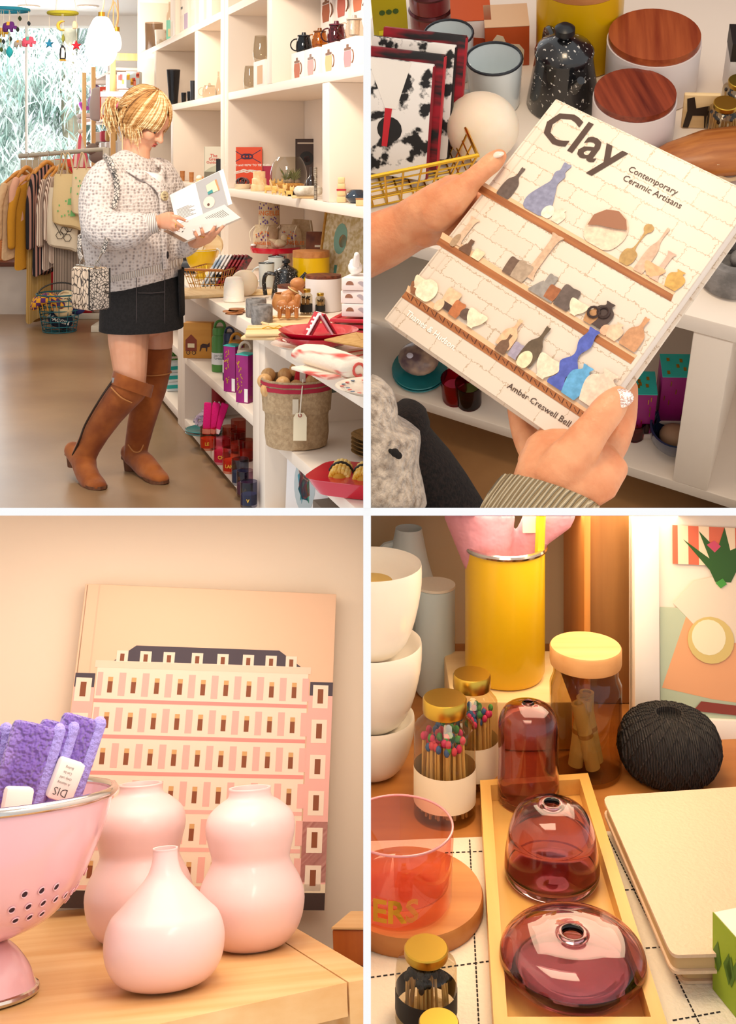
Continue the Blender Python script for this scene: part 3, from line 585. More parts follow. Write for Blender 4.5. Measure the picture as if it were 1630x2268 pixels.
PRINT = mat('floral_print', '#1c1c20', .5, col2='#e8e4e4', ns=26, nd=4, ramp=(.44, .5)); PR2 = mat('blue_print', '#9fb4cc', .5, col2='#f2f0ea', ns=12, ramp=(.4, .55)); PR3 = mat('red_print', '#a8182a', .5, col2='#1c1a1c', ns=14, st=(1, 1, 4), ramp=(.4, .6))
bm_ = WM[t.name].copy()
for i in range(8):
    M_ = RM['S'].inverted() @ bm_ @ tf((-.055 + .017 * i, -.02 + .005 * i, .012)) @ MX.Rotation(R(28), 4, 'Y') @ MX.Rotation(R(-14), 4, 'X')
    t = thing('picture_book', 'picture book standing in the brass basket, ' + ('blue cover in front', 'second from the blue cover', 'third from the blue cover', 'fourth from the blue cover', 'with a dark red spine, first of four', 'with a dark red spine, second of four', 'with a dark red spine, third of four', 'with a dark red spine, rearmost')[i], 'book', 'S', M=M_, group='picture books in the brass basket')
    MB().box((0, .06, .085), (.009, .13, .17), .001).build('cover', [PR2, PR2, PRINT, PRINT, PR3, PR3, PR3, PR3][i], t)
    MB().box((.0, .063, .0865), (.006, .128, .171)).build('pages', pl('#efe8d8', .8), t)
# stones and lamps
tag(MB().box((0, 0, .008), (.30, .42, .016), .006).build('serving_board', LW, k='S', M=tf(O(470, 648, ZC)[0] + V((.05, -.02, .001)), (0, 0, R(6)))), 'pale wooden serving board under the brass basket', 'board')
vessel('candle_lamp', 'rough translucent white crystal candle lamp on the counter', 'lamp', 518, 668, ZC, 46, 54, prof([(0, 0), (.95, 0), (1, .2), (.95, .7), (.8, .93), (.6, 1), (0, .98)], 4), mat('selenite', '#fdf3e6', .4, sss=.5, bump=.5, bs=14, bst=(1, 1, 4), emit=('#ffe9cc', .12)))
solo(MB().sph((0, 0, .052), (.062, .034, .06), 24, 16, rot=(0, 0, .2)), 'stone_disc', mat('alabaster', '#fbead4', .5, sss=.4, col2='#f6dec0', ns=8), 'smooth round alabaster disc behind the crystal lamp', 'stone', 'S', O(541, 656, ZC)[0] + V((0, 0, .006)), (0, 0, VR))
def emug(k, loc, w, h, lab, rz=0, hand=-1, S=28):
    t = thing('enamel_mug', lab, 'mug', k, loc, (0, 0, rz), 'enamel mugs with a dark rim')
    MB().lathe([(0, 0), (w * .42, 0), (w * .44, .004), (w * .49, h), (w * .46, h), (w * .41, .006), (0, .006)], S).build('body', ENAM, t)
    MB().tube([(w * .475 * math.cos(2 * PI * i / S), w * .475 * math.sin(2 * PI * i / S), h) for i in range(S)], w * .026, 8, closed=True).build('rim', pl('#23262c', .25), t)
    MB().tube(arc((hand * w * .45, 0, h * .52), h * .3, 80, 280, 10) if hand < 0 else arc((w * .45, 0, h * .52), h * .3, -80, 80, 10), w * .05, 8).build('handle', ENAM, t)
    return t
p, m = O(590, 640, ZC); emug('S', p + V((0, 0, .012)), 36 * m, 52 * m, 'white enamel mug with a dark rim in front of its twin', VR)
p, m = O(598, 628, ZC); emug('S', p + V((0, .03, .012)), 36 * m, 54 * m, 'white enamel mug with a dark rim, the rear one of two', VR)
tag(MB().box((0, 0, .006), (.14, .30, .011), .002).build('wooden_tray', LW, k='S', M=tf(O(585, 650, ZC)[0] + V((0, .03, .0005)), (0, 0, R(0)))), 'pale wooden tray under the two enamel mugs', 'tray')
SPK = mat('speckled_enamel', '#18181a', .2, col2='#d8d4cc', ns=180, nd=1, ramp=(.66, .7), coat=.5)
def perc(k, loc, s, lab, rz=0):
    t = thing('percolator', lab, 'coffee pot', k, loc, (0, 0, rz))
    MB().lathe(prof([(0, 0), (.36, 0), (.37, .02), (.33, .25), (.27, .6), (.26, .62), (.26, .64), (0, .64)], 2) if 0 else [(0, 0), (.36 * s, 0), (.37 * s, .03 * s), (.28 * s, .62 * s), (0, .62 * s)], 28).build('body', SPK, t)
    MB().lathe([(0, .62 * s), (.295 * s, .62 * s), (.295 * s, .65 * s), (.26 * s, .7 * s), (.1 * s, .8 * s), (0, .81 * s)], 28).build('lid', SPK, t)
    MB().lathe([(0, .8 * s), (.05 * s, .81 * s), (.05 * s, .84 * s), (.1 * s, .86 * s), (.1 * s, .92 * s), (.05 * s, .96 * s), (0, .96 * s)], 20).build('knob', BLK, t)
    MB().tube(spline([(-.28 * s, 0, .58 * s), (-.46 * s, 0, .6 * s), (-.54 * s, 0, .42 * s), (-.5 * s, 0, .08 * s)], 5), .05 * s, 8, up=(0, 1, 0)).build('handle', SPK, t)
    MB().tube([(.3 * s, 0, .4 * s), (.42 * s, 0, .55 * s), (.48 * s, 0, .62 * s)], [.07 * s, .045 * s, .04 * s], 10).build('spout', SPK, t); return t
p, m = O(624, 662, ZC); perc('S', p + V((0, .02, .001)), 92 * m, 'black white flecked enamel percolator on the shop counter', VR)
# cake stand with cotton bags
t, m = TH('cake_stand', 'red cake stand holding cotton bags and a toy duck', 'cake stand', 610, 612, ZC, dz=.0)
MB().lathe([(0, 0), (.075, 0), (.07, .01), (.02, .03), (.017, .115), (.03, .125), (0, .125)], 28).build('stem', RED, t); MB().lathe([(0, .125), (.125, .125), (.13, .14), (.13, .152), (.125, .152), (.122, .14), (0, .138)], 36).build('plate', RED, t)
cs = RM['S'].inverted() @ WM[t.name]
BAG = mat('cotton_bag', '#d8c3a4', .9, col2='#cbb390', ns=60, bump=.2, bs=120)
def bag(dx, dy, w, h, lab, txt, z=.139, mugs=0):
    M_ = cs @ tf((dx, dy, z)); t = thing('cotton_bag', lab, 'bag', 'S', M=M_, group='printed cotton bags on the cake stand')
    MB().loft([((0, 0, .001), w * .46, w * .26), ((0, 0, h * .2), w * .5, w * .3), ((0, 0, h * .7), w * .47, w * .26), ((0, 0, h * .9), w * .36, w * .16), ((0, 0, h), w * .4, w * .18)], 20, rnd=False).build('body', BAG, t)
    MB().tube(spline([(-w * .38, -.02, h * .95), (-w * .6, -.03, h * .7), (-w * .55, -.03, h * .35)]), .003, 6).build('cord', pl('#efe2c8', .8), t)
    MB().tube(spline([(w * .3, -.03, h * .95), (w * .2, -w * .29, h * .6), (w * .24, -w * .3, h * .1)]), .003, 6).build('cord', pl('#efe2c8', .8), t)
    q = tf((0, -w * .305, 0))
    b = MB(); r_ = random.Random(len(lab))
    for i in range(26): x_, z_ = r_.uniform(-w * .3, w * .3), r_.uniform(h * .35, h * .75); b.box((x_, 0, z_), (r_.uniform(.003, .008), .001, r_.uniform(.003, .01)), mi=i % 2)
    b.M = q; b2 = MB(); b2.add([q @ p_ for p_ in b.v], b.f); b2.m = b.m; b2.build('print', [pl('#e07a3a', .7), pl('#6a4a8c', .7)], t, sm=0)
    text(txt, w * .2, pl('#d9782e', .7), t, tf((0, -w * .31, h * .26)) @ FRONT, bold=.02); return t
bag(-.065, .0, .105, .125, 'cotton drawstring bag on the left of the cake stand', 'ANGELES'); bag(.07, .03, .13, .125, 'cotton drawstring bag in the middle of the cake stand', 'LOS ANGELES')
t, m = TH('canister', 'pale printed drum standing on top of the left cotton bag', 'canister', 604, 560, ZC)
t.matrix_world = RM['S'] @ cs @ tf((-.035, .03, .139)); WM[t.name] = RM['S'] @ cs @ tf((-.035, .03, .139))
MB().lathe([(0, .125), (.055, .125), (.055, .245), (.05, .25), (0, .25)], 28).build('body', BAG, t); text('ANGELES', .034, pl('#d9782e', .6), t, tf((0, 0, .185)), bold=.02, cyl=.0556)
MB().lathe([(0, 0), (.05, 0), (.05, .124), (0, .124)], 20).build('base', BAG, t)
b = MB(); r_ = random.Random(5)
for i in range(30): a = r_.uniform(-1.1, 1.1); z_ = r_.choice((r_.uniform(.13, .165), r_.uniform(.205, .24))); b.box((.0556 * math.sin(a), -.0556 * math.cos(a), z_), (.006, .003, .008), rot=(0, 0, a))
b.build('print', pl('#6a4a8c', .7), t, sm=0)
t, m = TH('cotton_sack', 'plain cotton sack with a drawstring at the back of the cake stand', 'bag', 662, 600, ZC); t.matrix_world = RM['S'] @ cs @ tf((.12, .14, -.138)); WM[t.name] = RM['S'] @ cs @ tf((.12, .14, -.138))
MB().loft([((0, 0, .139), .07, .04), ((0, 0, .3), .075, .04), ((.01, 0, .42), .05, .025)], 18, rnd=False).build('body', BAG, t); MB().tube(spline([(.05, -.03, .42), (.06, -.05, .32), (.02, -.05, .26)]), .003, 6).build('cord', pl('#efe2c8', .8), t)
t, m = TH('toy_duck', 'pale wooden toy duck on the red cake stand', 'toy', 632, 560, ZC); W = RM['S'] @ cs @ tf((.03, -.085, .153)); t.matrix_world = W; WM[t.name] = W
MB().sph((0, 0, .022), (.034, .02, .022)).build('body', BAG, t); MB().sph((.022, 0, .052), (.018, .017, .018)).build('head', BAG, t); MB().tube([(.036, 0, .05), (.052, 0, .047)], [.008, .004], 8, rnd=True).build('bill', pl('#e0a020', .5), t); MB().tube([(-.026, 0, .03), (-.05, 0, .042)], [.014, .004], 8, rnd=True).build('tail', BAG, t)
t, m = TH('wooden_scoop', 'small white scoop at the left edge of the cake stand', 'scoop', 580, 560, ZC); W = RM['S'] @ cs @ tf((-.11, -.03, .156)); t.matrix_world = W; WM[t.name] = W
MB().sph((0, 0, .006), (.014, .02, .008)).build('bowl', WHG, t); MB().tube([(.0, .01, .008), (.01, .06, .022)], .004, 8, rnd=True).build('handle', WHG, t)
t, m = TH('price_card', 'yellow lettered card standing below the cake stand', 'card', 578, 592, ZC); MB().box((0, 0, 17 * m), (17 * m, .002, 34 * m)).build('card', pl('#d8b80c', .5), t)
MB().box((0, -.0013, 25 * m), (18 * m, .0006, 3 * m)).build('print', pl('#4a5a1c', .5), t); MB().prism(circ(.006, 10, 0, 12 * m), .0006, tf((0, -.0012, 0)) @ FRONT).build('emblem', pl('#6a8a2c', .5), t)
for v, n, dz in ((594, 'lower', 0), (594, 'upper', .033)):
    p, m = O(596, v, ZC); t = thing('jar', n + ' dark red tin of the two below the cake stand', 'tin', 'S', p + V((.02, .05, .001 + dz)), (0, 0, VR), 'dark red tins'); MB().lathe([(0, 0), (.032, 0), (.032, .024), (0, .024)], 24).build('body', pl('#7a1020', .3), t); MB().lathe([(0, .0245), (.034, .0245), (.034, .032), (0, .032)], 24).build('lid', pl('#b0202c', .3), t)
# canisters
def canister(k, loc, r, h, lh, col, lidm, lab, ov=1.0, rz=0):
    t = thing('canister', lab, 'canister', k, loc, (0, 0, rz)); MB().lathe([(0, 0), (r * .97, 0), (r, r * .03), (r, h), (r * .94, h), (0, h)], 40).build('body', col, t)
    MB().lathe([(0, h + .0005), (r * ov, h + .0005), (r * ov, h + lh), (0, h + lh)], 40).build('lid', lidm, t); return t
p, m = O(689, .46, ZC); canister('S', p + V((0, 0, .001)), 41 * m, 84 * m, 14 * m, YEL, MW, 'yellow canister with wooden lid below the art on the shop counter')
p, m = O(716, .36, ZC); canister('S', p + V((0, 0, .001)), 40 * m, 72 * m, 7 * m, pl('#efe6e2', .35), wood('lid_walnut', '#4a2216', '#8a4a30', 0, 20, .35), 'large white canister with dark wooden lid on the shop counter')
p, m = O(646, .27, ZC); canister('S', p + V((0, 0, .001)), 32 * m, 42 * m, 6 * m, pl('#efe6e2', .35), wood('lid_walnut', '', ''), 'small white canister with dark wooden lid on the shop counter')
# wooden bird bowl and two small camels
t, m = TH('bird_bowl', 'carved wooden bird shaped bowl on a pale tray', 'bowl', 634, 702, ZC, dz=.012)
MB().lathe(prof([(0, 0), (.4, 0), (.95, .35), (1, .65), (.85, 1), (.75, .95), (.85, .6), (.4, .15), (0, .12)], 3) if 0 else [(a * 32 * m, b_ * 44 * m) for a, b_ in prof([(0, 0), (.4, .02), (.92, .3), (1, .6), (.85, 1), (.75, .97), (.85, .6), (.4, .15), (0, .12)], 3)], 28).build('body', wood('olive_wood', '#a3622c', '#c98a4c', 0, 10, .35), t)
MB().tube(spline([(.0, -.02, 40 * m), (14 * m, -.02, 50 * m), (24 * m, -.02, 64 * m)], 4), [.022, .02, .019, .018, .017, .017, .017, .017, .017], 12, rnd=True).build('neck', MW, t); MB().sph((26 * m, -.02, 68 * m), (.03, .024, .024)).build('head', MW, t); MB().tube([(30 * m, -.02, 62 * m), (38 * m, -.02, 48 * m)], [.014, .004], 8, rnd=True).build('beak', MW, t)
MB().tube([(17 * m + .02 * math.cos(a), -.02 + .022 * math.sin(a), 54 * m - .012 * math.cos(a)) for a in [i * PI / 7 for i in range(14)]], .0025, 6, closed=True).build('collar', pl('#e0c890', .5), t)
for u, n in ((628, 'left'), (648, 'right')):
    t, m = TH('wooden_camel', 'small carved camel in front of the bird bowl, the %s one' % n, 'figurine', u, 712, ZC, 'small carved camels', dz=.012)
    MB().sph((0, 0, .05), (.026, .02, .02)).build('body', MW, t); MB().tube([(.014, 0, .055), (.02, -.006, .08)], [.013, .012], 8, rnd=True).build('head', MW, t)
    for s in (-1, 1):
        for q in (-1, 1): MB().tube([(s * .013, q * .008, .042), (s * .015, q * .009, .006)], [.009, .007], 8, rnd=True).build('leg', MW, t)
    b = MB(); r_ = random.Random(3); [b.sph((r_.uniform(-.02, .02), -.019, r_.uniform(.036, .05)), .0022, 6, 4) for _ in range(9)]; b.build('dots', WHG, t)
t, m = TH('wooden_tray', 'pale hexagonal wooden tray under the carved animals', 'tray', 640, 716, ZC); MB().prism([(x * .11, y * .1) for x, y in ((-1, -.3), (-.6, -1), (.9, -1), (1.2, 0), (.9, 1), (-.6, 1))], .005).build('base', LW, t)
hx = [V((x * .11, y * .1, 0)) for x, y in ((-1, -.3), (-.6, -1), (.9, -1), (1.2, 0), (.9, 1), (-.6, 1))]
for i in range(6): a, b_ = hx[i], hx[(i + 1) % 6]; MB().tube([a + V((0, 0, .009)), b_ + V((0, 0, .009))], .005, 4).build('side', LW, t)
# small gold lidded bottles
GLID = pl('#c9a542', .3, metal=1)
def matchjar(k, loc, r, h, lab, tips=('#2a201c',), lbl='#1d1a18', txt=None, rz=0, n=26, grp=None, sc_=1):
    t = thing('match_jar', lab, 'jar', k, loc, (0, 0, rz), grp)
    MB().lathe([(a * r, b_ * h) for a, b_ in prof([(0, 0), (.95, 0), (1, .04), (1, .68), (.9, .78), (.62, .86), (.62, .9)], 3)], 28).build('glass_jar', glass('jar_glass', '#e9e2d2', 1.5), t)
    b = MB(); rr = [(.7 * r, h * .885), (.7 * r, h * .98), (.66 * r, h)]
    MB().lathe([(0, h * .87), (.7 * r, h * .87), (.72 * r, h * .89), (.72 * r, h * .985), (.68 * r, h), (0, h)], 36).build('lid', GLID, t)
    b = MB(); rn = random.Random(int(r * 1e5)); tp = MB()
    for i in range(n):
        a, q = rn.uniform(0, 2 * PI), r * .8 * math.sqrt(rn.random()); x, y = q * math.cos(a), q * math.sin(a); zt = h * rn.uniform(.58, .7); x2, y2 = x * rn.uniform(.7, 1.05), y * rn.uniform(.7, 1.05)
        b.tube([(x, y, h * .03), (x2, y2, zt)], r * .045, 4); tp.sph((x2, y2, zt), (r * .1, r * .1, r * .14), 8, 6, mi=i % len(tips))
    b.build('match_sticks', pl('#e0b878', .7), t, kind='stuff'); tp.build('match_heads', [pl(c, .6) for c in tips], t, kind='stuff')
    if lbl: MB().lathe([(r * 1.015, h * .12), (r * 1.015, h * .42)], 32, cap=False).build('label', pl(lbl, .6), t, sm='open')
    if txt: text(txt, r * .3, pl('#f0e8d8' if lbl != '#f0e2c6' else '#3a2c20', .5), t, tf((0, 0, h * .28)), cyl=r * 1.03)
    return t
p, m = O(678, 698, ZC); matchjar('S', p + V((0, 0, .001)), 14 * m, 58 * m, 'gold lidded glass jar of matches beside the bird bowl', grp='gold lidded match jars')
p, m = O(704, 690, ZC); matchjar('S', p + V((-.02, .03, .001)), 13 * m, 52 * m, 'gold lidded match jar further back behind the patterned boxes', grp='gold lidded match jars')
p, m = O(711, 696, ZC); matchjar('S', p + V((-.01, .0, .001)), 11 * m, 46 * m, 'short gold lidded match jar half hidden by the patterned boxes', grp='gold lidded match jars')
for u, v, n, w in ((556, 702, 'rear', 46), (580, 717, 'front', 48)):
    p, m = O(u, v, ZC); p += V((0, .02, .001)) if n == 'rear' else V((0, 0, .001)); w *= m; t = thing('stone_holder', 'round grey stone candle holder, the %s one' % n, 'candle holder', 'S', p, (0, 0, VR), 'grey stone candle holders')
    MB().lathe([(0, 0), (w * .48, 0), (w * .5, .006), (w * .5, .064), (w * .46, .07), (w * .22, .07), (w * .2, .05), (0, .05)], 32).build('body', STONE, t)
for i in range(7):
    p, m = O(520, 692, ZC); solo(MB().prism(circ(.032, 16), .0032), 'coaster', wood('cork', '#8a4e26', '#b5733c', 0, 12), 'thin brown leather coaster in a loose pile of seven, ' + ('bottom left', 'second from the bottom left', 'third from the bottom left', 'top left', 'bottom right', 'middle right', 'top right')[i] + ' one', 'coaster', 'S', p + V((.012 * (i % 3) + .03 * (i > 3), .008 * (i % 2) - .01 * i * (i > 3) * .4, .0008 + .0036 * (i % 4))), group='brown leather coasters')
# boxes, birds, red dishes
p, m = O(752, 742, ZC)
tb_ = V((p.x, p.y + .16, ZC))
for i in range(3):
    t = thing('serving_tray', 'red rectangular tray, ' + ('lowest', 'middle', 'top')[i] + ' of a stack of three', 'tray', 'S', tb_ + V((-.015 * (2 - i) , 0, .001 + .021 * i)), (0, 0, R(58)), 'red serving trays')
    MB().box((0, 0, .006), (.30, .2, .01), .004).build('base', RED, t)
    for c_, d_ in (((0, -.107, .012), (.33, .02, .012)), ((0, .107, .012), (.33, .02, .012)), ((-.155, 0, .012), (.02, .2, .012)), ((.155, 0, .012), (.02, .2, .012))): MB().box(c_, d_, .005).build('rim', RED, t)
for i in range(3):
    t = thing('patterned_box', 'white gift box with printed grey birds, ' + ('lowest', 'middle', 'top')[i] + ' of three', 'box', 'S', tb_ + V((0, -.0, .065 + .046 * i)), (0, 0, R(58 + (1.5, -2, 1)[i])), 'printed gift boxes')
    MB().box((0, 0, .0225), (.26, .17, .044), .003).build('body', pl('#f1e4df', .6), t)
    pb = []
    for j in range(6):
        x_ = -.1 + .04 * j; pb.append((('#9c6a52', '#b9aeb4')[j % 2], [(x_ + .014 * math.cos(a), .02 + .014 * math.sin(a)) for a in [k_ * PI / 8 - .6 * j for k_ in range(9)]]))
    decal(t, pb, 'bird_print', tf((0, -.0855, 0)))['kind'] = 'stuff'; 
for dx, lab, rz in ((-.07, 'glossy white bird shaker with its back turned', R(100)), (.045, 'glossy white bird shaker seen from the side', 0)):
    t = thing('bird_shaker', lab + ', on the printed boxes', 'shaker', 'S', tb_ + V((dx * .53, dx * .85 - .03, .205)), (0, 0, VR + rz), 'white bird shakers')
    MB().sph((0, 0, .026), (.032, .026, .026)).build('body', WHG, t); MB().sph((.03, 0, .04), .016).build('head', WHG, t); MB().tube([(-.018, 0, .035), (-.04, 0, .075)], [.015, .01], 10, rnd=True).build('tail', WHG, t)
t = thing('book', 'dark book with a white spine lying behind the printed boxes', 'book', 'S', O(742, 668, ZC)[0] + V((.1, .28, .001)), (0, 0, R(40))); MB().box((0, 0, .075), (.2, .04, .15), .002).build('cover', pl('#2c2422', .5), t); MB().box((-.09, -.0215, .075), (.03, .002, .14)).build('spine_label', pl('#e8e0d8', .5), t)
text('CAKE', .022, pl('#2c2422', .5), t, tf((-.09, -.0235, .075)) @ FRONT @ MX.Rotation(R(90), 4, 'Z'))
t = thing('decanter', 'amber glass stopper shape behind the white birds', 'vase', 'S', O(782, 668, ZC)[0] + V((.12, .22, .001)), (0, 0, VR)); MB().lathe([(0, 0), (.045, 0), (.05, .1), (.03, .14), (.03, .16), (0, .16)], 24).build('body', pl('#8a2a10', .1, coat=1), t); MB().tube(arc((0, 0, .19), .032, 0, 360, 16)[:-1], .016, 10, closed=True).build('stopper', pl('#8a2a10', .1, coat=1), t)
for i in range(2):
    t = thing('wooden_board', ('lower', 'upper')[i] + ' thin wooden board with ribbon beside the red dishes', 'board', 'S', O(606, 745, ZC)[0] + V((.0, 0, .001 + .013 * i)), (0, 0, VR + R(-6 + 10 * i)), 'thin boards tied with ribbon'); MB().box((0, 0, .006), (.19, .2, .011), .004).build('board', LW, t)
    if i: MB().box((0, 0, .0125), (.192, .008, .002)).build('ribbon', pl('#d8a83a', .4), t); MB().tube([(.0, 0, .015), (.02, .01, .022), (.04, .0, .014), (0, 0, .015), (-.02, -.01, .022), (-.04, 0, .014)], .002, 5).build('bow', pl('#d8a83a', .4), t)
p, m = O(690, 775, ZC)
def dish(loc, r, h, m_, lab, name='bowl', grp=None, cat='bowl'):
    t = thing(name, lab, cat, 'S', loc, (0, 0, 0), grp); MB().lathe([(0, 0), (r * .55, 0), (r * .75, h * .25), (r, h), (r * .97, h), (r * .7, h * .35), (r * .5, h * .2), (0, h * .2)], 44).build('body', m_, t); return t
t = dish(p + V((-.03, .0, .001)), .125, .018, pl('#efe6da', .2, coat=.4), 'white plate with a red printed rim under the red bowls', 'plate', cat='plate')
b = MB()
for i in range(40): a = 2 * PI * i / 40; b.prism([(.088, -.005), (.112, 0), (.088, .005)], .0008, MX.Rotation(a, 4, 'Z') @ tf((0, 0, .0145)) @ MX.Rotation(R(-9), 4, 'Y'))
b.build('rim_pattern', RED, t, sm=0)
for i in range(2): dish(p + V((.012, .02, .018 + .016 * i)), .13, .034, RED, ('lower', 'upper')[i] + ' shiny red bowl by the tent cards', grp='shiny red bowls')
for i in range(5):
    t = thing('tent_card', 'red lettered tent card standing in the red bowl' if i == 0 else 'pale folded tent card in the red bowl, ' + ORD[i - 1] + ' behind the red lettered one', 'card', 'S', p + V((-.005 + .011 * i, .03 - .004 * i, .046)), (0, 0, R(8)), None if i == 0 else 'nested tent cards')
    for s in (-1, 1): MB().box((0, s * .024, .038), (.07 if i == 0 else .012, .003, .082), rot=(s * R(32), 0, 0)).build('leaf', RED if i == 0 else pl('#efe6e6', .5), t)
    if i == 0:
        b = MB(); [b.box((-.004 * (q % 2), -.0017, .02 - .014 * q), (.04 - .008 * (q % 3), .001, .007)) for q in range(4)]; q_ = tf((0, -.024, .038), (-R(32), 0, 0)); b2 = MB(); b2.add([q_ @ x for x in b.v], b.f); b2.build('print', pl('#f6ece4', .5), t, kind='stuff')
TOW = mat('towel_cloth', '#f3e2cc', .95, col2='#d8584c', ns=7, nd=2, st=(1, 1, 6), ramp=(.56, .66), bump=.2, bs=80)
t = thing('tea_towel', 'rolled white tea towel with red print at the counter edge', 'towel', 'S', O(722, 822, ZC)[0] + V((0, .01, .001)), (0, 0, R(15)))
MB().loft([((-.13, 0, .03), .03, .05), ((-.06, 0, .034), .034, .055), ((.04, 0, .032), .032, .055), ((.13, .0, .028), .028, .05)], 18, side=(0, 0, 1)).build('roll', TOW, t); MB().tube(arc((.155, -.0, .026), .018, 0, 300, 10, ax=(0, 1, 0)), .004, 6).build('hem', pl('#d8584c', .8), t)
MB().box((.03, -.065, .006), (.2, .05, .01), .004).build('flap', TOW, t)
t = thing('tea_towel', 'folded striped tea towel under the kraft card', 'towel', 'S', O(790, 800, ZC)[0] + V((.02, .06, .001)), (0, 0, R(25))); MB().box((0, 0, .012), (.24, .16, .022), .009).build('body', TOW, t)
for q in range(3): MB().box((-.07 + .06 * q, 0, .0235), (.012, .15, .002)).build('stripe', pl('#d8584c', .8), t)
t = thing('kraft_envelope', 'brown kraft envelope lying on the towels', 'envelope', 'S', O(772, 800, ZC)[0] + V((.0, .04, .062)), (R(4), 0, R(22))); MB().box((0, 0, 0), (.2, .13, .005), .001).build('body', KRAFT, t); MB().prism([(-.1, .065), (.1, .065), (0, 0)], .001, tf((0, 0, .0027))).build('flap', pl('#bb8c4e', .8), t)
t = thing('wooden_spoon', 'dark wooden serving spoons tied with twine by the red trays', 'spoon', 'S', O(776, 762, ZC)[0] + V((.03, .12, .001)), (0, 0, VR + R(-70)))
for q in (-1, 1): MB().sph((.0, q * .024, .026), (.06, .03, .014)).build('spoon_bowl', MW, t); MB().tube([(.05, q * .015, .026), (.16, q * .006, .02)], .009, 8, rnd=True).build('handle', MW, t)
MB().tube(arc((.07, 0, .024), .03, 0, 360, 14, ax=(0, 1, 0))[:-1], .003, 6, closed=True).build('twine', pl('#d8a83a', .6), t)
t = dish(O(802, 868, ZC)[0] + V((.03, .05, .001)), .13, .02, pl('#efe0c8', .2, coat=.4), 'patterned plate cut by the right edge of the shop view', 'plate', cat='plate')
b = MB(); r_ = random.Random(4)
for i in range(26): a = 2 * PI * i / 26; b.prism(circ(.006, 8), .0008, MX.Rotation(a, 4, 'Z') @ tf((.105 + r_.uniform(-.012, .01), 0, .0165)), i % 2)
b.build('rim_pattern', [pl('#d8584c', .5), pl('#6a7a8c', .5)], t, sm=0)
t = thing('tent_card', 'red tent card standing on the patterned plate', 'card', 'S', O(806, 862, ZC)[0] + V((.045, .06, .008)), (0, 0, R(8)))
for s in (-1, 1): MB().box((0, s * .026, .04), (.09, .003, .09), rot=(s * R(32), 0, 0)).build('leaf', RED, t)
# pictures leaning at the back
p = at('S', 770, 600, y=.62); t = thing('framed_print', 'gold framed speckled print leaning at the back of the counter', 'picture', 'S', M=tf((p.x + .1, .60, ZC + .002), (0, 0, R(18))) @ MX.Rotation(R(-9), 4, 'X'))
MB().box((0, 0, .185), (.50, .012, .37), .002).build('canvas', mat('speckled_gold', '#c7b37e', .7, col2='#e6dcc0', ns=50, nd=4), t)
for c_, d_ in (((0, -.003, .005), (.52, .02, .012)), ((0, -.003, .366), (.52, .02, .012)), ((-.255, -.003, .185), (.012, .02, .37)), ((.255, -.003, .185), (.012, .02, .37))): MB().box(c_, d_, .002).build('frame', wood('gold_frame', '#a8741c', '#d0a040', 0), t)
decal(t, [('#7fb0a0', [(x - .12, z + .25) for x, z in circ(.05, 16, ry=.07)]), ('#d8a060', [(x - .1, z + .24) for x, z in circ(.03, 12)]), ('#4a8c86', rect(-.2, .03, -.18, .13)), ('#4a8c86', rect(-.14, .03, -.12, .13)), ('#4a8c86', rect(-.2, .03, -.17, .045))], 'print', tf((0, -.0065, 0)))
t = thing('book', 'brown cookery book leaning behind the yellow canister', 'book', 'S', M=tf((at('S', 712, 560, y=.6).x, .60, ZC + .002), (0, 0, VR - R(10))) @ MX.Rotation(R(-12), 4, 'X'))
MB().box((0, 0, .13), (.17, .02, .26), .002).build('cover', mat('bread_print', '#8a4a24', .5, col2='#5a2a14', ns=14), t); MB().box((0, -.0105, .19), (.08, .001, .01)).box((0, -.0105, .168), (.06, .001, .01)).build('print', pl('#f0e2cc', .5), t, kind='stuff'); MB().box((.001, .001, .13), (.165, .014, .262)).build('pages', pl('#e6d9c0', .8), t)
# ------------------------------------------------------------------ shelves under the counter
ZS, ZB, ZS2 = .375, .065, .37
t, m = TH('picture_box', 'golden brown box printed with a horse drawn carriage', 'box', 437, 794, ZS, rz=R(-6)); w, h = 64 * m, 78 * m
MB().box((0, .03, h / 2), (w, .06, h), .002).build('body', wood('gold_box', '#c8842a', '#dc9c40', 0, 8, .5), t)
cr = [('#8a3a1c', [(x * w, z * h) for x, z in ((-.42, .2), (-.02, .2), (-.02, .52), (-.06, .55), (-.22, .68), (-.38, .55), (-.42, .52))]), ('#f0dcb0', rect(-.34 * w, .3 * h, -.1 * w, .42 * h)), ('#3a1c10', [(x * w, z * h) for x, z in ((.08, .2), (.12, .38), (.2, .42), (.36, .4), (.44, .46), (.44, .34), (.36, .32), (.34, .2), (.31, .2), (.3, .3), (.16, .3), (.11, .2))])]
for x in (-.32, -.12): cr += [('#3a1c10', [(a + x * w, b_ + .16 * h) for a, b_ in circ(w * .07, 14)]), ('#dc9c40', [(a + x * w, b_ + .16 * h) for a, b_ in circ(w * .045, 14)]), ('#3a1c10', [(a + x * w, b_ + .16 * h) for a, b_ in circ(w * .015, 8)])]
for i in range(len(cr)): cr[i] = (cr[i][0], cr[i][1])
for i, q in enumerate(cr): decal(t, [q], 'picture', tf((0, -.0003 - .00035 * i, 0)))
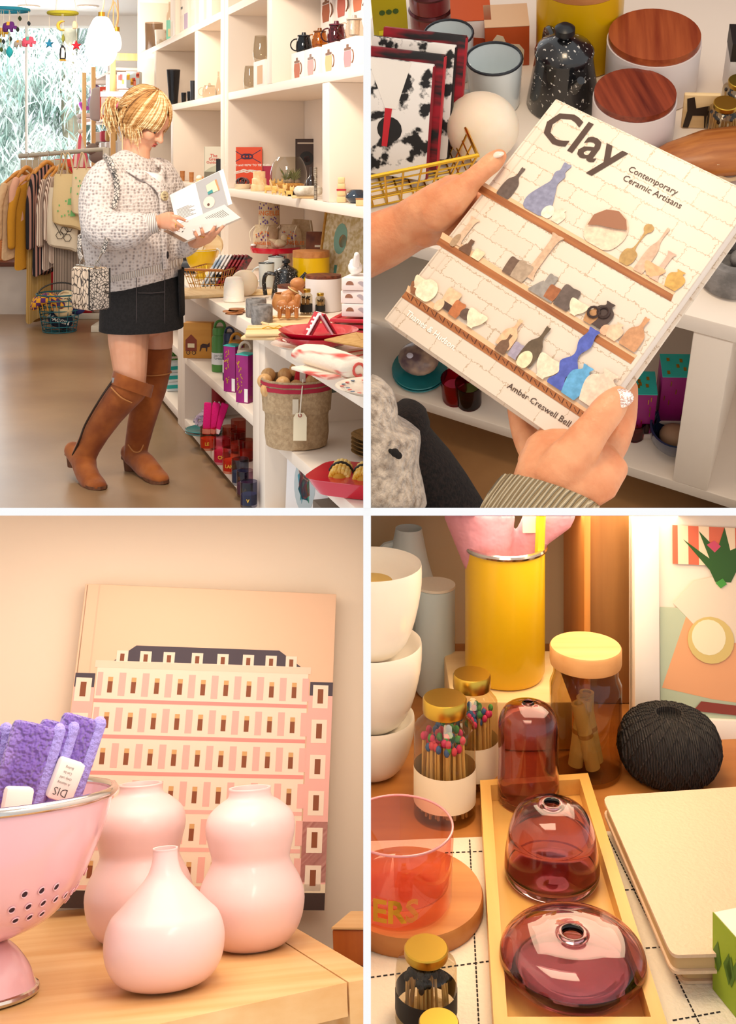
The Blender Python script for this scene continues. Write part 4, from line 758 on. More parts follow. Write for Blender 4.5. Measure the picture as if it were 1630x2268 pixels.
def flask(u, v, lab, col, w=36, h=118, txt=None):
    t, m = TH('drinking_bottle', lab, 'bottle', u, v, ZS, 'drinking bottles with loop caps'); r, h = w * m / 2, h * m; mm = mat('flask' + col, col, .45, bump=.05, bs=200)
    MB().lathe([(0, 0), (r * .96, 0), (r, .004), (r, h * .62), (r * .84, h * .68), (0, h * .68)], 32).build('body', mm, t); MB().lathe([(0, h * .685), (r * .9, h * .685), (r * .9, h * .78), (r * .8, h * .82), (0, h * .82)], 32).build('cap', mm, t)
    MB().tube(arc((0, 0, h * .82), r * .62, -10, 190, 12, ay=(0, 0, 1.25)), r * .17, 8, up=(0, 1, 0)).build('loop', mm, t); MB().lathe([(r * 1.02, h * .14), (r * 1.02, h * .36)], 32, cap=False).build('label', pl('#e9e7e6', .6), t, sm='open')
    text('DAY OFF\nTUMBLER', r * .34, pl('#4a4648', .5), t, tf((0, 0, h * .28)), cyl=r * 1.04, align='CENTER'); return t
flask(487, 822, 'green drinking bottle with loop cap and white label', '#4f8a3c'); flask(508, 842, 'navy drinking bottle between the green and mustard ones', '#26304a', 30, 128)
flask(524, 858, 'mustard yellow drinking bottle with loop cap', '#c07a14', 40, 126); flask(543, 880, 'cream drinking bottle nearest the white divider', '#d2bda6', 40, 130)
PUR = mat('purple_box', '#8a1466', .45, col2='#a01c78', ns=6); TEAL = pl('#2fb5ac', .4)
for u, v, n in ((517, 921, 'left'), (545, 931, 'right')):
    p, m = O(u, 930, ZS); p = at('S', u, 925, y=.045); p.z = ZS
    t = thing('incense_box', 'tall purple box with a teal top on the shelf edge, the %s one' % n, 'box', 'S', p + V((0, 0, .001)), (0, 0, VR + R(-28)), 'purple boxes with teal tops'); h = 112 * m
    MB().box((0, 0, h / 2), (.058, .058, h), .001).build('body', PUR, t); MB().box((0, 0, h + .002), (.059, .059, .004)).build('top', TEAL, t); MB().box((.02, -.0295, h * .16), (.016, .001, h * .28)).build('barcode_label', pl('#efe8e4', .6), t)
    b = MB(); r_ = random.Random(u)
    for i in range(22): b.box((r_.uniform(-.022, .0), -.0293, r_.uniform(.2, .92) * h), (.003, .0012, r_.uniform(.004, .014)), rot=(0, r_.uniform(-.8, .8), 0))
    for i in range(14): b.box((.0293, r_.uniform(-.02, .02), r_.uniform(.1, .92) * h), (.0012, .003, r_.uniform(.004, .014)))
    b.build('gold_print', GOLD, t, sm=0)
# bottom shelf of the left cabinet
def tumbler(u, v, lab, c1, txt=None, w=36, h=50, grp='coloured glass candle tumblers'):
    t, m = TH('candle_tumbler', lab, 'tumbler', u, v, ZB, grp); r, h = w * m / 2, h * m
    MB().lathe([(0, 0), (r * .95, 0), (r, .004), (r, h), (r * .95, h), (r * .95, .01), (0, .01)], 28).build('glass', glass('tum' + c1, '#' + ''.join('%02x' % ((int(c1[j:j + 2], 16) + 2 * 255) // 3) for j in (1, 3, 5)), 1.5), t)
    MB().lathe([(0, .0102), (r * .93, .0102), (r * .93, h * .5), (0, h * .5)], 24).build('wax', mat('wax' + c1, c1, .5, sss=.2), t)
    if txt: text(txt, r * .55, pl('#e0b040', .3, metal=.6), t, tf((0, 0, h * .3)), cyl=r * 1.03, bold=.03)
    return t
for u, v, n, cs_, w, h in ((456, 912, 'front', ('#b03040', '#3c5a8a'), 32, 76), (484, 926, 'rear', ('#a02840', '#2c4a7a'), 32, 86)):
    t, m = TH('glass_candle', 'tall red and blue lettered glass candle, the %s one' % n, 'candle', u, v, ZB, 'tall glass candles'); r, h = w * m / 2, h * m
    MB().lathe([(0, 0), (r, 0), (r, h), (r * .95, h), (r * .95, .01), (0, .01)], 28).build('glass', glass('candle_glass', '#f4e6e0', 1.3), t)
    MB().lathe([(0, .011), (r * .93, .011), (r * .93, h * .4), (0, h * .4)], 24).build('lower_wax', pl(cs_[1], .5), t); MB().lathe([(0, h * .4), (r * .93, h * .4), (r * .93, h * .8), (0, h * .8)], 24).build('upper_wax', pl(cs_[0], .5), t); text('LA', r * .9, pl('#f0e6e0', .5), t, tf((0, 0, h * .4)), cyl=r * 1.02, bold=.02)
for i in range(2):
    t = thing('plate', ('lower', 'upper')[i] + ' teal plate under the amethyst geode', 'plate', 'S', O(443, 962, ZB)[0] + V((0, .02, .001 + .012 * i)), group='teal plates'); MB().lathe([(0, 0), (.06, 0), (.088, .011), (.086, .013), (.058, .003), (0, .003)], 32).build('body', pl('#2a8a8a', .2, coat=.5), t)
b = MB(); r_ = random.Random(8)
for i in range(46):
    d = V((r_.gauss(0, 1), r_.gauss(0, 1), abs(r_.gauss(0, .8)))).normalized(); c0 = V((d.x * .04, d.y * .035, .02 + d.z * .05)); b.prism([(.012 * math.cos(j * PI / 3), .012 * math.sin(j * PI / 3)) for j in range(6)], .016, MX.Translation(c0) @ d.to_track_quat('Z', 'Y').to_matrix().to_4x4())
t = thing('geode', 'lilac amethyst geode on two teal plates', 'stone', 'S', O(443, 962, ZB)[0] + V((0, .02, .027))); MB().sph((0, 0, .036), (.052, .045, .035), 14, 10).build('stone', mat('geode_base', '#c9b6a4', .8), t); b.M = MX.Identity(4); b.build('crystals', mat('amethyst', '#8a7290', .2, col2='#cbb8c4', ns=30), t, sm=0, kind='stuff')
tumbler(461, 995, 'candle tumbler with an orange and green glass holding pink cloths', '#d86a3c', 'LE')
p, m = O(461, 995, ZB)
for i in range(3):
    t = thing('rolled_cloth', 'hot pink rolled cloth standing in the tumbler, ' + ('front one', 'middle one', 'rear one')[i], 'cloth', 'S', M=tf(p + V((0, .0, .065)), (0, 0, VR)) @ tf((-.008 + .018 * i, .008 * i, 0)) @ MX.Rotation(R(3 + 8 * i), 4, 'Y'), group='hot pink rolled cloths')
    MB().box((0, 0, .07), (.034, .014, .14), .006).build('cloth', mat('pink_felt', '#e01878', .95, bump=.3, bs=150), t); MB().box((0, 0, .014), (.0355, .0155, .02)).build('band', pl('#e9dce2', .6), t)
for u, v, c, tx, n in ((492, 1026, '#d84a78', 'CH', 'pink glass tumbler with gold letters, next to the pink cloths'), (512, 1046, '#d8582c', 'LAKE', 'orange glass tumbler with gold letters in the front row'), (532, 1072, '#5a6a88', 'S', 'blue grey glass tumbler in the front row'), (543, 1098, '#8a5a78', 'LA', 'mauve glass tumbler, second from the frame bottom'), (551, 1122, '#4a4a78', 'V', 'indigo glass tumbler nearest the frame bottom')):
    tumbler(u, v, n, c, tx, 38, 56)
for u, v, n in ((508, 990, 'leftmost'), (527, 1002, 'second from the left'), (545, 1020, 'third from the left'), (528, 975, 'behind the others')):
    tumbler(u, v, 'orange red glass tumbler in the back row, ' + n, '#c8482c', None, 34, 46)
t = thing('white_card', 'plain white card leaning in the corner of the bottom shelf', 'card', 'S', M=tf((-1.265, .3, ZB + .001)) @ MX.Rotation(R(5), 4, 'Y')); MB().box((0, 0, .11), (.004, .2, .22), .001).build('card', pl('#efe8e2', .6), t)
# right cabinet
t, m = TH('fabric_basket', 'linen fabric basket with a red striped rim full of beads', 'basket', 657, 985, ZS2); w, h = 78 * m, 150 * m
LIN = mat('linen', '#a98c6a', .95, col2='#bda07c', ns=70, bump=.3, bs=160)
b = MB(); g = []
def bring(z_, f, o=0): return [V((w * f * math.cos(2 * PI * j / 40) * (1 + .02 * math.sin(3 * j + o)), w * .9 * f * math.sin(2 * PI * j / 40) * (1 + .02 * math.sin(2 * j + o)), z_)) for j in range(40)]
b.rings([bring(0, .80), bring(.004, .86), bring(h * .2, .9, 1), bring(h * .45, .88, 2), bring(h * .5, .9, 1), bring(h * .52, .95, 1), bring(h * .75, .98, 2), bring(h, 1.0, 2), bring(h, .96, 2), bring(h * .6, .9, 2), bring(h * .58, .2, 2)]); b.build('body', LIN, t)
for z0, z1 in ((.84, .9), (.92, .97)): MB().rings([bring(h * z0, 1.012, 2), bring(h * z1, 1.012, 2)], cap=False).build('stripe', pl('#a8243a', .9), t, sm='open')
MB().box((.004, -w * .915, h * .66), (.02, .003, .05)).build('sewn_label', pl('#d8c8b0', .8), t)
bk_ = RM['S'].inverted() @ WM[t.name]
r_ = random.Random(6)
for i in range(11):
    solo(MB().sph((0, 0, 0), .026, 16, 10), 'wooden_bead', wood('bead_wood', '#c99458', '#e0b47c', 2, 30), 'round wooden bead in the linen basket, ' + ORD[i % 4] + ' from the left in the ' + ('front', 'middle', 'rear')[i // 4] + ' row', 'bead', 'S', M=bk_ @ tf((-.10 + .05 * (i % 4) + r_.uniform(-.01, .01), -.04 + .05 * (i // 4), h * .84 + .02 * (i % 3 == 1) + .03 * (i > 7))), group='wooden beads in the linen basket')
for i, (x, c, n) in enumerate(((.02, '#c01828', 'red'), (.09, '#6a5a50', 'brown'), (.12, '#5a6258', 'grey green'))):
    t = thing('cloth_bag', n + ' cloth bundle poking out of the linen basket', 'bag', 'S', M=bk_ @ tf((x, .02, h * .75))); MB().box((0, 0, .055), (.055, .03, .11), .012, rot=(0, .2 * (1 - i), 0)).build('cloth', pl(c, .8), t); MB().box((0, -.0165, .06), (.02, .002, .04)).build('print', pl('#e8dcd0', .7), t)
t = thing('price_tag', 'cream paper tag hanging from the linen basket on a string', 'tag', 'S', M=bk_ @ tf((.02, -w * 1.03, .0)))
MB().prism([(-.022, -.05), (.022, -.05), (.022, .025), (.012, .04), (-.012, .04), (-.022, .025)], .0012, tf((0, 0, .095), (R(78), 0, R(0)))).build('paper', pl('#f2e3c2', .7), t); MB().tube(arc((0, -.006, .128), .005, 0, 360, 10)[:-1], .0018, 6, closed=True).build('eyelet', pl('#a04a3a', .5), t); MB().tube(spline([(0, -.008, .13), (.004, -.004, .18), (.008, .03, .24)]), .0022, 6).build('string', pl('#e8dcc8', .8), t)
p, m = O(770, .40, ZS2); solo(MB().lathe([(a * .13, b_ * .13) for a, b_ in prof([(0, 0), (.7, 0), (.95, .3), (1, .8), (.95, 1), (.9, .9), (.85, .3), (0, .1)], 3)], 28), 'basket', mat('dark_wicker', '#4a3422', .9, col2='#6a4c30', ns=60, bump=.5, bs=80), 'dark round wicker basket behind the linen one', 'basket', 'S', p + V((-.02, .02, .001)))
for i in range(5): dish(O(803, 1010, ZS2)[0] + V((.03, .06, .001 + .013 * i)), .105, .022, mat('plate_wicker', '#b08850', .6, col2='#8a6a3c', ns=60), 'round plate in a stack at the cut right edge, ' + ('lowest', 'second', 'third', 'fourth', 'topmost')[i], 'plate', 'stacked tan plates', 'plate')
p, m = O(775, 1085, ZS2)
t = thing('baking_dish', 'red baking dish full of toy corn cobs', 'dish', 'S', p + V((.03, .03, .001)), (0, 0, VR + R(-20)))
MB().loft([((0, 0, .002), .12, .085), ((0, 0, .03), .14, .1), ((0, 0, .05), .15, .11), ((0, 0, .052), .155, .115), ((0, 0, .046), .145, .105), ((0, 0, .012), .115, .08)], 32, rnd=False, sq=5).build('body', RED, t)
cb = RM['S'].inverted() @ WM[t.name]
for i in range(3):
    t = thing('toy_corn', 'bundle of yellow corn kernels tied with black ribbon, ' + ('left', 'middle', 'right')[i] + ' in the red dish', 'corn', 'S', M=cb @ tf((-.07 + .075 * i, 0, .042), (0, 0, .3)), group='corn bundles in the red dish')
    MB().tube([(0, -.055, 0), (0, .055, 0)], .024, 12, rnd=True).build('cob', pl('#c88a1c', .6), t)
    b = MB()
    for a in range(9):
        for q in range(9): th_ = a * PI / 8; b.sph((.026 * math.cos(th_), -.056 + .014 * q, .026 * math.sin(th_)), .0085, 6, 5)
    b.build('kernels', mat('corn', '#e0a82c', .4, col2='#f2d488', ns=30), t, kind='stuff'); MB().tube([(.034 * math.cos(a), .008, .034 * math.sin(a)) for a in [j * PI / 8 for j in range(16)]], .005, 6, closed=True).build('ribbon', BLK, t)
t = thing('label_card', 'small grey and white card on the rim of the red dish', 'card', 'S', M=cb @ tf((.09, -.11, .03), (R(20), 0, 0))); MB().box((0, 0, .0), (.05, .003, .045)).build('card', pl('#dfe2e6', .5), t); MB().box((0, -.002, -.01), (.03, .001, .005)).build('print', pl('#3a3a40', .5), t)
t = thing('framed_picture', 'white square box frame with an oval picture under the shelf', 'picture', 'S', M=tf((.375, .10, ZB + .001), (0, 0, VR - R(38))) @ MX.Rotation(R(-3), 4, 'X'))
MB().box((.06, .01, .14), (.2, .03, .28), .003).build('frame', pl('#ece6e4', .5), t); decal(t, [('#b8c2c4', [(x + .05, z + .12) for x, z in circ(.05, 24, ry=.1)])], 'mount', tf((0, -.0053, 0)))
r_ = random.Random(12); decal(t, [(c, [(x + .05 + r_.uniform(-.03, .03), z + .12 + r_.uniform(-.07, .07)) for x, z in circ(.012, 9)]) for c in ('#c0483a', '#2f6a78', '#4a9a78', '#d8a890', '#7a3a4a', '#3a8a9a', '#c0483a')], 'picture', tf((0, -.0062, 0)))
tag(MB().box((at('S', 680, 1115, y=.1).x + .1, .22, ZB + .052), (.2, .2, .1), .004).build('carton', pl('#7a6a5c', .7), k='S'), 'plain grey brown carton on the bottom shelf behind the frame', 'carton')
# far cabinet behind the boots
GRN = mat('green_cloth', '#3f7a24', .9, col2='#a9c86a', ns=30, st=(1, 6, 1), ramp=(.5, .6))
for i in range(5):
    p = at('S', 362, 800 + i * 12, y=.06); solo(MB().tube([(0, -.06, 0), (0, .12, 0)], .034, 12, rnd=True), 'rolled_towel', GRN, 'green striped rolled towel, %s in the pile behind the boots' % ('topmost', 'second from the top', 'third from the top', 'fourth from the top', 'lowest')[i], 'towel', 'S', (p.x + (.0, .04, -.03, .03, 0)[i] , .08, .065 + .075 + .07 * (4 - i) - .038), group='green rolled towels')
for i in range(3):
    p = at('S', 366, 880, y=.06); t = thing('teal_box', 'small white and teal box, ' + ('lowest', 'middle', 'topmost')[i] + ' beside the green towels', 'box', 'S', (p.x + .13, .10, .066 + .051 * i), (0, 0, .1 * i), 'white and teal boxes'); MB().box((0, 0, .025), (.1, .12, .049), .002).build('body', pl('#e6ecea', .6), t); MB().box((0, 0, .025), (.102, .122, .02)).build('band', TEAL, t)
tag(MB().box((at('S', 372, 770, y=.1).x, .12, .376 + .045), (.14, .14, .09), .004).build('red_box', pl('#b02838', .5), k='S'), 'plain red box on the upper shelf behind the thigh', 'box')
# ------------------------------------------------------------------ the woman
PB = V((-.98, 4.95, 0))
def Q(u, v, Y=4.95): return V(((u - 815) * Y / F, Y, H - (v - 333) * Y / F)) - PB
woman = thing('person', 'blonde woman in a chunky cream cardigan and tan boots reading an open book', 'person', 1, PB)
fd, rd = V((.82, -.57, 0)), V((-.57, -.82, 0))          # the way she faces, and her right
SKIN = mat('skin', '#d99a78', .45, col2='#e2a888', ns=9, sss=.25, bump=.05, bs=120)
hf = V((.77, -.28, -.57)).normalized(); hs = V((-.34, -.94, 0)).normalized(); hs = (hs - hf * hs.dot(hf)).normalized(); hu = hs.cross(hf).normalized()
if hu.z < 0: hu = -hu
HC = Q(319, 263)
def hp(f, s, u): return HC + hf * f + hs * s + hu * u
b = MB()
MH = MX((hf, hs, hu)).transposed().to_4x4(); MH.translation = HC
b.M = MH
b.sph((-.012, 0, .012), (.098, .078, .098), 24, 16); b.sph((.035, 0, -.045), (.066, .06, .068), 20, 14); b.sph((.076, 0, -.092), (.024, .026, .02)); b.sph((.05, 0, .03), (.056, .062, .05))
b.tube([(.093, 0, .012), (.106, 0, -.014), (.119, 0, -.032)], [.009, .010, .0125], 10, rnd=True); b.sph((.104, .011, -.035), .009); b.sph((.104, -.011, -.035), .009)
b.sph((.098, 0, -.058), (.010, .021, .0075)); b.sph((.096, 0, -.069), (.010, .018, .008)); b.sph((.09, 0, .02), (.016, .045, .012))
for s in (-1, 1): b.sph((.07, s * .036, -.03), (.032, .026, .028)); b.sph((.0, s * .077, -.018), (.018, .009, .03)); b.tube([(.055, s * .036, -.088), (.0, s * .058, -.05)], [.024, .026], 10, rnd=True)
b.M = MX.Identity(4)
b.loft([(hp(-.02, 0, -.03), .058, .058), (Q(302, 345), .056, .058), (Q(296, 385), .085, .075), (Q(294, 410), .10, .08)], 20, side=rd)
# torso, arms
b.loft([(Q(296, 372), .10, .07), (Q(292, 390), .17, .10), (Q(292, 450), .16, .12), (Q(298, 540), .14, .11), (Q(306, 620), .165, .13), (Q(306, 690), .16, .125)], 24, side=rd)
RS, RE_, RW = Q(226, 388, 4.80), Q(214, 508, 4.72), Q(350, 491, 4.68)
LS, LE, LW_ = Q(362, 388, 5.10), Q(388, 530, 5.08), Q(428, 536, 4.90)
b.tube([RS + V((.03, .02, -.03)), (RS + RE_) / 2, RE_], [.045, .042, .038], 14, rnd=True); b.tube([RE_, (RE_ + RW) / 2, RW], [.04, .036, .025], 14, rnd=True)
b.tube([LS + V((-.03, 0, -.03)), (LS + LE) / 2, LE], [.045, .042, .038], 14, rnd=True); b.tube([LE, (LE + LW_) / 2, LW_], [.04, .036, .025], 14, rnd=True)
# legs
NK, NA = Q(290, 852, 4.84), Q(188, 1000, 4.92); FK, FA = Q(338, 845, 5.02), Q(302, 1000, 5.02)
b.tube([Q(284, 690, 4.88), Q(285, 760, 4.87), NK], [.092, .083, .062], 18, rnd=True); b.tube([NK, NK.lerp(NA, .4), NK.lerp(NA, .75)], [.056, .048, .036], 16, rnd=True)
b.tube([Q(338, 690, 5.03), Q(343, 760, 5.03), FK], [.088, .078, .058], 18, rnd=True); b.tube([FK, FK.lerp(FA, .4), FK.lerp(FA, .75)], [.054, .046, .034], 16, rnd=True)
# hands, fingers
def finger(b, pts, r): b.tube(spline(pts, 3), [r * (1 - .3 * i / (3 * (len(pts) - 1))) for i in range(3 * (len(pts) - 1) + 1)], 8, rnd=True)
b.loft([(RW, .016, .024), (Q(360, 490, 4.67), .017, .033), (Q(376, 489, 4.66), .014, .037)], 14, side=(0, 1, 0))
RF = [((380, 479, 4.665), (393, 481, 4.66), (403, 485, 4.665), (414, 490, 4.675)), ((379, 487, 4.66), (391, 494, 4.655), (400, 500, 4.66), (408, 505, 4.67)), ((376, 494, 4.66), (385, 502, 4.655), (391, 507, 4.66), (396, 511, 4.67)), ((371, 499, 4.665), (377, 505, 4.66), (382, 509, 4.665), (386, 512, 4.675))]
for fg in RF: finger(b, [Q(*p) for p in fg], .0098)
finger(b, [Q(358, 480, 4.69), Q(370, 474, 4.70), Q(382, 473, 4.72)], .011)
b.loft([(LW_, .024, .018), (Q(440, 540, 4.86), .034, .017), (Q(452, 533, 4.82), .04, .017), (Q(462, 522, 4.79), .038, .015)], 14, side=(.9, 0, .3))
LF = [((470, 522, 4.785), (482, 514, 4.765), (490, 505, 4.755), (497, 498, 4.755)), ((462, 520, 4.78), (470, 512, 4.755), (474, 505, 4.75), (477, 499, 4.75)), ((449, 524, 4.785), (449, 516, 4.76), (447, 510, 4.755), (445, 503, 4.755)), ((440, 530, 4.80), (436, 523, 4.765), (433, 517, 4.76), (430, 511, 4.76))]
for fg in LF: finger(b, [Q(*p) for p in fg], .0098)
finger(b, [Q(432, 532, 4.86), Q(424, 522, 4.87), Q(426, 510, 4.865)], .011)
b.build('body', SKIN, woman, sm=0, mods=REM(.0042, 3, .5))
NAIL = pl('#e8cfc4', .15, coat=1)
for fg in RF + LF:
    a, c = Q(*fg[-2]), Q(*fg[-1]); d = (c - a).normalized()
    MB().sph(c - V((0, .0075, -.001)) , (.0065, .003, .005), 8, 6).build('nail', NAIL, woman)
a, c = Q(*LF[2][0]), Q(*LF[2][1]); ax = (c - a).normalized(); u_ = ax.orthogonal().normalized(); w_ = ax.cross(u_)
MB().tube([(a + c) / 2 + (u_ * math.cos(q * PI / 8) + w_ * math.sin(q * PI / 8)) * .0115 for q in range(16)], .0022, 6, closed=True).build('ring', GOLD, woman)
MB().tube([Q(390, 499, 4.655) + V((0, math.cos(q * PI / 6) * .0105, math.sin(q * PI / 6) * .0105)) for q in range(12)], .0016, 6, closed=True).build('ring', GOLD, woman)
# face details
f_ = MB(); f_.M = MH; f_.sph((.107, .0, -.0575), (.006, .017, .0045), 12, 8); f_.sph((.105, .0, -.067), (.006, .015, .005), 12, 8); f_.build('lips', pl('#b5584e', .4), woman)
for s in (-1, 1):
    e = MB(); e.M = MH; e.sph((.078, s * .031, -.004), (.014, .014, .0125), 14, 10); o = e.build('eye', pl('#efe6de', .2), woman)
    e = MB(); e.M = MH; e.sph((.0905, s * .031, -.006), (.0035, .006, .006), 10, 8); e.build('iris', pl('#4a5a5c', .2), o)
    e = MB(); e.M = MH; e.tube(spline([(.083, s * .018, -.009), (.094, s * .031, -.011), (.082, s * .045, -.008)], 4), .0022, 6).build('eyelash', pl('#3a281c', .6), o)
    e = MB(); e.M = MH; e.sph((.079, s * .031, .001), (.0152, .0152, .0118), 14, 10); e.build('eyelid', SKIN, o)
    e = MB(); e.M = MH; e.tube(spline([(.092, s * .015, .017), (.09, s * .033, .022), (.074, s * .052, .018)], 4), .0035, 6, flat=.6).build('eyebrow', pl('#8a6238', .8), woman)
# hair
HA = [mat('hair_' + n, c1, .62, col2=c2, ns=26, st=(1, 1, 5)) for n, c1, c2 in (('gold', '#a06c34', '#c8955a'), ('pale', '#d0a468', '#f2dcae'), ('dark', '#6a4220', '#9a6a38'))]
hb = MB(); hb.M = MH
hb.sph((-.014, 0, .02), (.103, .084, .101), 26, 16); hb.sph((-.045, 0, -.02), (.066, .070, .068), 20, 12)
hair = hb.build('hair', mat('hair_base', '#a06e38', .7, col2='#bd8a4c', ns=7), woman, mods=REM(.005, 5, .6))
r_ = random.Random(4)
bk2 = [MB(), MB(), MB()]
for q in bk2: q.M = MH
def ell(d, k=1.0):
    d = V(d).normalized(); return V((-.014 + d.x * .118 * k, d.y * .098 * k, .018 + d.z * .115 * k))
PT = V((-.114, .02, -.012)); DN = MH.to_3x3().inverted() @ V((0, 0, -1))
for i in range(1000):
    side = 1 if i % 10 < 7 else -1; th0 = r_.uniform(4, 176); k = r_.uniform(.985, 1.05); back = th0 > 88 + r_.uniform(-14, 14)
    fend = -4 - r_.uniform(0, 10) if th0 < 42 else (-22 - (th0 - 42) * .9 - r_.uniform(0, 14) if not back else -18)
    sw = r_.uniform(10, 22) if th0 < 60 else 8; pts = []
    for q in range(7):
        f_ = q / 6; ph = 82 + (fend - 82) * f_; th = R(th0 + sw * f_); pts.append(ell((math.cos(th) * math.cos(R(ph)), side * math.sin(th) * math.cos(R(ph)), math.sin(R(ph))), k))
    if back:
        for q in range(3, 7): w_ = ((q - 2) / 4) ** 1.5; pts[q] = pts[q].lerp(PT + V((r_.uniform(-.006, .006), r_.uniform(-.012, .012), r_.uniform(-.01, .01))), w_); d_ = pts[q] - V((-.014, 0, .018)); n_q = math.sqrt((d_.x / .112) ** 2 + (d_.y / .094) ** 2 + (d_.z / .11) ** 2); pts[q] = pts[q] if n_q > 1 or q == 6 else V((-.014, 0, .018)) + d_ / max(n_q, .3)
    elif th0 >= 42: pts[6] = pts[6] + DN * r_.uniform(.005, .03) + V((-.008, 0, 0))
    P_ = spline(pts, 3); n_ = len(P_); w0 = r_.uniform(.0016, .0036)
    bk2[(0, 1, 1, 0, 1)[i % 5] if th0 < 75 else (0, 0, 1, 2, 0)[i % 5]].tube(P_, [w0 * (1 - .7 * (j / n_) ** 3) for j in range(n_)], 5)
for i in range(70):  # loose wisps beside the neck
    th, ph = R(r_.uniform(62, 118)), R(r_.uniform(-28, -8)); s0 = ell((math.cos(th) * math.cos(ph), math.sin(th) * math.cos(ph), math.sin(ph)), .99); l_ = r_.uniform(.035, .085); o_ = V((r_.uniform(-.012, .02), r_.uniform(-.016, .0), 0))
    P_ = spline([s0 + V((0, -.004, .02)), s0, s0 + DN * l_ * .5 + o_ * .5, s0 + DN * l_ + o_], 4); bk2[(0, 1, 1)[i % 3]].tube(P_, [.0026 * (1 - .75 * (j / len(P_)) ** 2) for j in range(len(P_))], 5)
for i in range(90):  # the tail
    o_ = V((r_.uniform(-.012, .012), r_.uniform(-.014, .014), r_.uniform(-.012, .012))); l_ = r_.uniform(.6, 1.1)
    pts = [PT + o_ * .5, PT + V((-.04, .0, -.004)) + o_ * 1.6, PT + V((-.05, 0, -.01)) + DN * .05 * l_ + o_ * 2.4, PT + V((-.03 + r_.uniform(-.03, .02), .01, 0)) + DN * .115 * l_ + o_ * 2.8]
    P_ = spline(pts, 5); bk2[(0, 1, 1)[i % 3]].tube(P_, [.0042 * (1 - .8 * (j / len(P_)) ** 2) for j in range(len(P_))], 5)
for i, q in enumerate(bk2): q.build('strands', HA[i], hair, kind='stuff')
tl = MB(); tl.M = MH; tl.tube(spline([PT + V((.02, 0, 0)), PT + V((-.032, 0, -.005)), PT + V((-.045, 0, -.01)) + DN * .05, PT + V((-.025, 0, 0)) + DN * .105], 4), [.016, .014, .016, .02, .026, .028, .028, .028, .026, .022, .016, .01, .005], 12, rnd=True); tl.build('ponytail', HA[0], hair)
be = MB(); be.M = MH; be.tube([PT + V((-.006, math.cos(q * PI / 8) * .017, math.sin(q * PI / 8) * .017)) for q in range(16)], .005, 8, closed=True).build('hair_band', pl('#e0708a', .7), woman)
# cardigan
KNIT = mat('chunky_knit', '#8f807c', .95, col2='#d9cdc6', kind='voro', ns=72, ramp=(.1, .5), bump=.7, bkind='voro', bs=72, sheen=.2, wd=.9)
RIB = mat('rib_knit', '#b9aba2', .95, col2='#ece2d8', kind='wave', ns=38, st=(1, 1, .05), wd=.6, ramp=(.2, .6), bump=.6, bkind='wave', bs=38)
b = MB()
b.loft([(Q(294, 378), .135, .09), (Q(291, 386), .19, .118), (Q(289, 406), .222, .146), (Q(289, 450), .228, .165), (Q(291, 515), .235, .172), (Q(299, 560), .235, .172), (Q(308, 588), .215, .158), (Q(311, 600), .20, .148)], 30, side=rd)
P_ = spline([RS + V((.02, .03, .0)), Q(222, 420, 4.79), Q(219, 470, 4.76), Q(232, 508, 4.71), Q(276, 511, 4.68), Q(312, 502, 4.68), Q(334, 495, 4.68)], 4)
rad = [.072, .075, .077, .078, .079, .08, .081, .081, .081, .081, .082, .083, .083, .083, .081, .079, .077, .074, .07, .065, .06, .054, .048, .043, .040]
b.tube(P_, rad[:len(P_)], 22, rnd=True)
P_ = spline([LS + V((-.02, -.03, 0)), Q(376, 430, 5.11), Q(379, 490, 5.10), Q(386, 535, 5.06), Q(402, 545, 4.98), Q(418, 540, 4.93)], 4)
b.tube(P_, [.08 - .0017 * i for i in range(len(P_))], 20, rnd=True)
card = b.build('cardigan', KNIT, woman, sm=0, mods=REM(.006, 6, .6))
MB().tube([Q(330, 496.5, 4.68), Q(340, 494, 4.68), Q(350, 491.5, 4.68)], [.043, .041, .039], 24).build('cuff', RIB, card)
MB().loft([(Q(309.5, 592), .212, .156), (Q(311.5, 601), .206, .152), (Q(312.5, 606), .198, .146)], 36, side=rd, rnd=False).build('hem', RIB, card)
# front band with neckline, buttons
def fr_(s, v, k=1.0): # a point on the front of the cardigan: s to her right, at pixel row v
    c = Q(290 + (v - 400) * .08, v); w = (.228, .166) if v > 400 else (.2, .135); q = max(-.95, min(.95, s / w[0])); return c + rd * s + fd * (w[1] * math.sqrt(1 - q * q) * k + .002)
MB().tube(spline([Q(266, 350) + rd * .03, Q(276, 364) + rd * .07 + fd * .03, fr_(.075, 384, 1.0), fr_(.035, 395, 1.02), fr_(.0, 425, 1.03), fr_(-.0, 500, 1.04), fr_(.0, 590, 1.0)], 5), .02, 10, flat=.45, up=fd).build('front_band', KNIT, card)
MB().tube(spline([Q(322, 356) - rd * .03, Q(330, 368) - rd * .05 + fd * .03, fr_(-.06, 384, 1.0), fr_(-.035, 395, 1.02), fr_(-.005, 425, 1.03)], 5), .018, 10, flat=.45, up=fd).build('front_band', KNIT, card)
for v in (432, 560):
    c = fr_(.0, v, 1.04) + fd * .012
    M_ = MX.Translation(c) @ fd.to_track_quat('Z', 'Y').to_matrix().to_4x4(); bb = MB(); bb.M = M_
    if v == 432:
        bb.lathe([(0, 0), (.02, 0), (.021, .003), (.02, .007), (.015, .005), (0, .005)], 24); o = bb.build('button', mat('horn', '#e0cda0', .3, col2='#6a4a28', ns=40), card)
        hb2 = MB(); hb2.M = M_; [hb2.lathe([(0, .0052), (.003, .0052), (.003, .0058), (0, .0058)], 8, (x, y, 0)) for x in (-.005, .005) for y in (-.005, .005)]; hb2.build('thread', pl('#5a4030', .8), o)
    else: bb.sph((0, 0, -.006), (.005, .016, .005)).build('buttonhole', pl('#241c1c', .9), card)
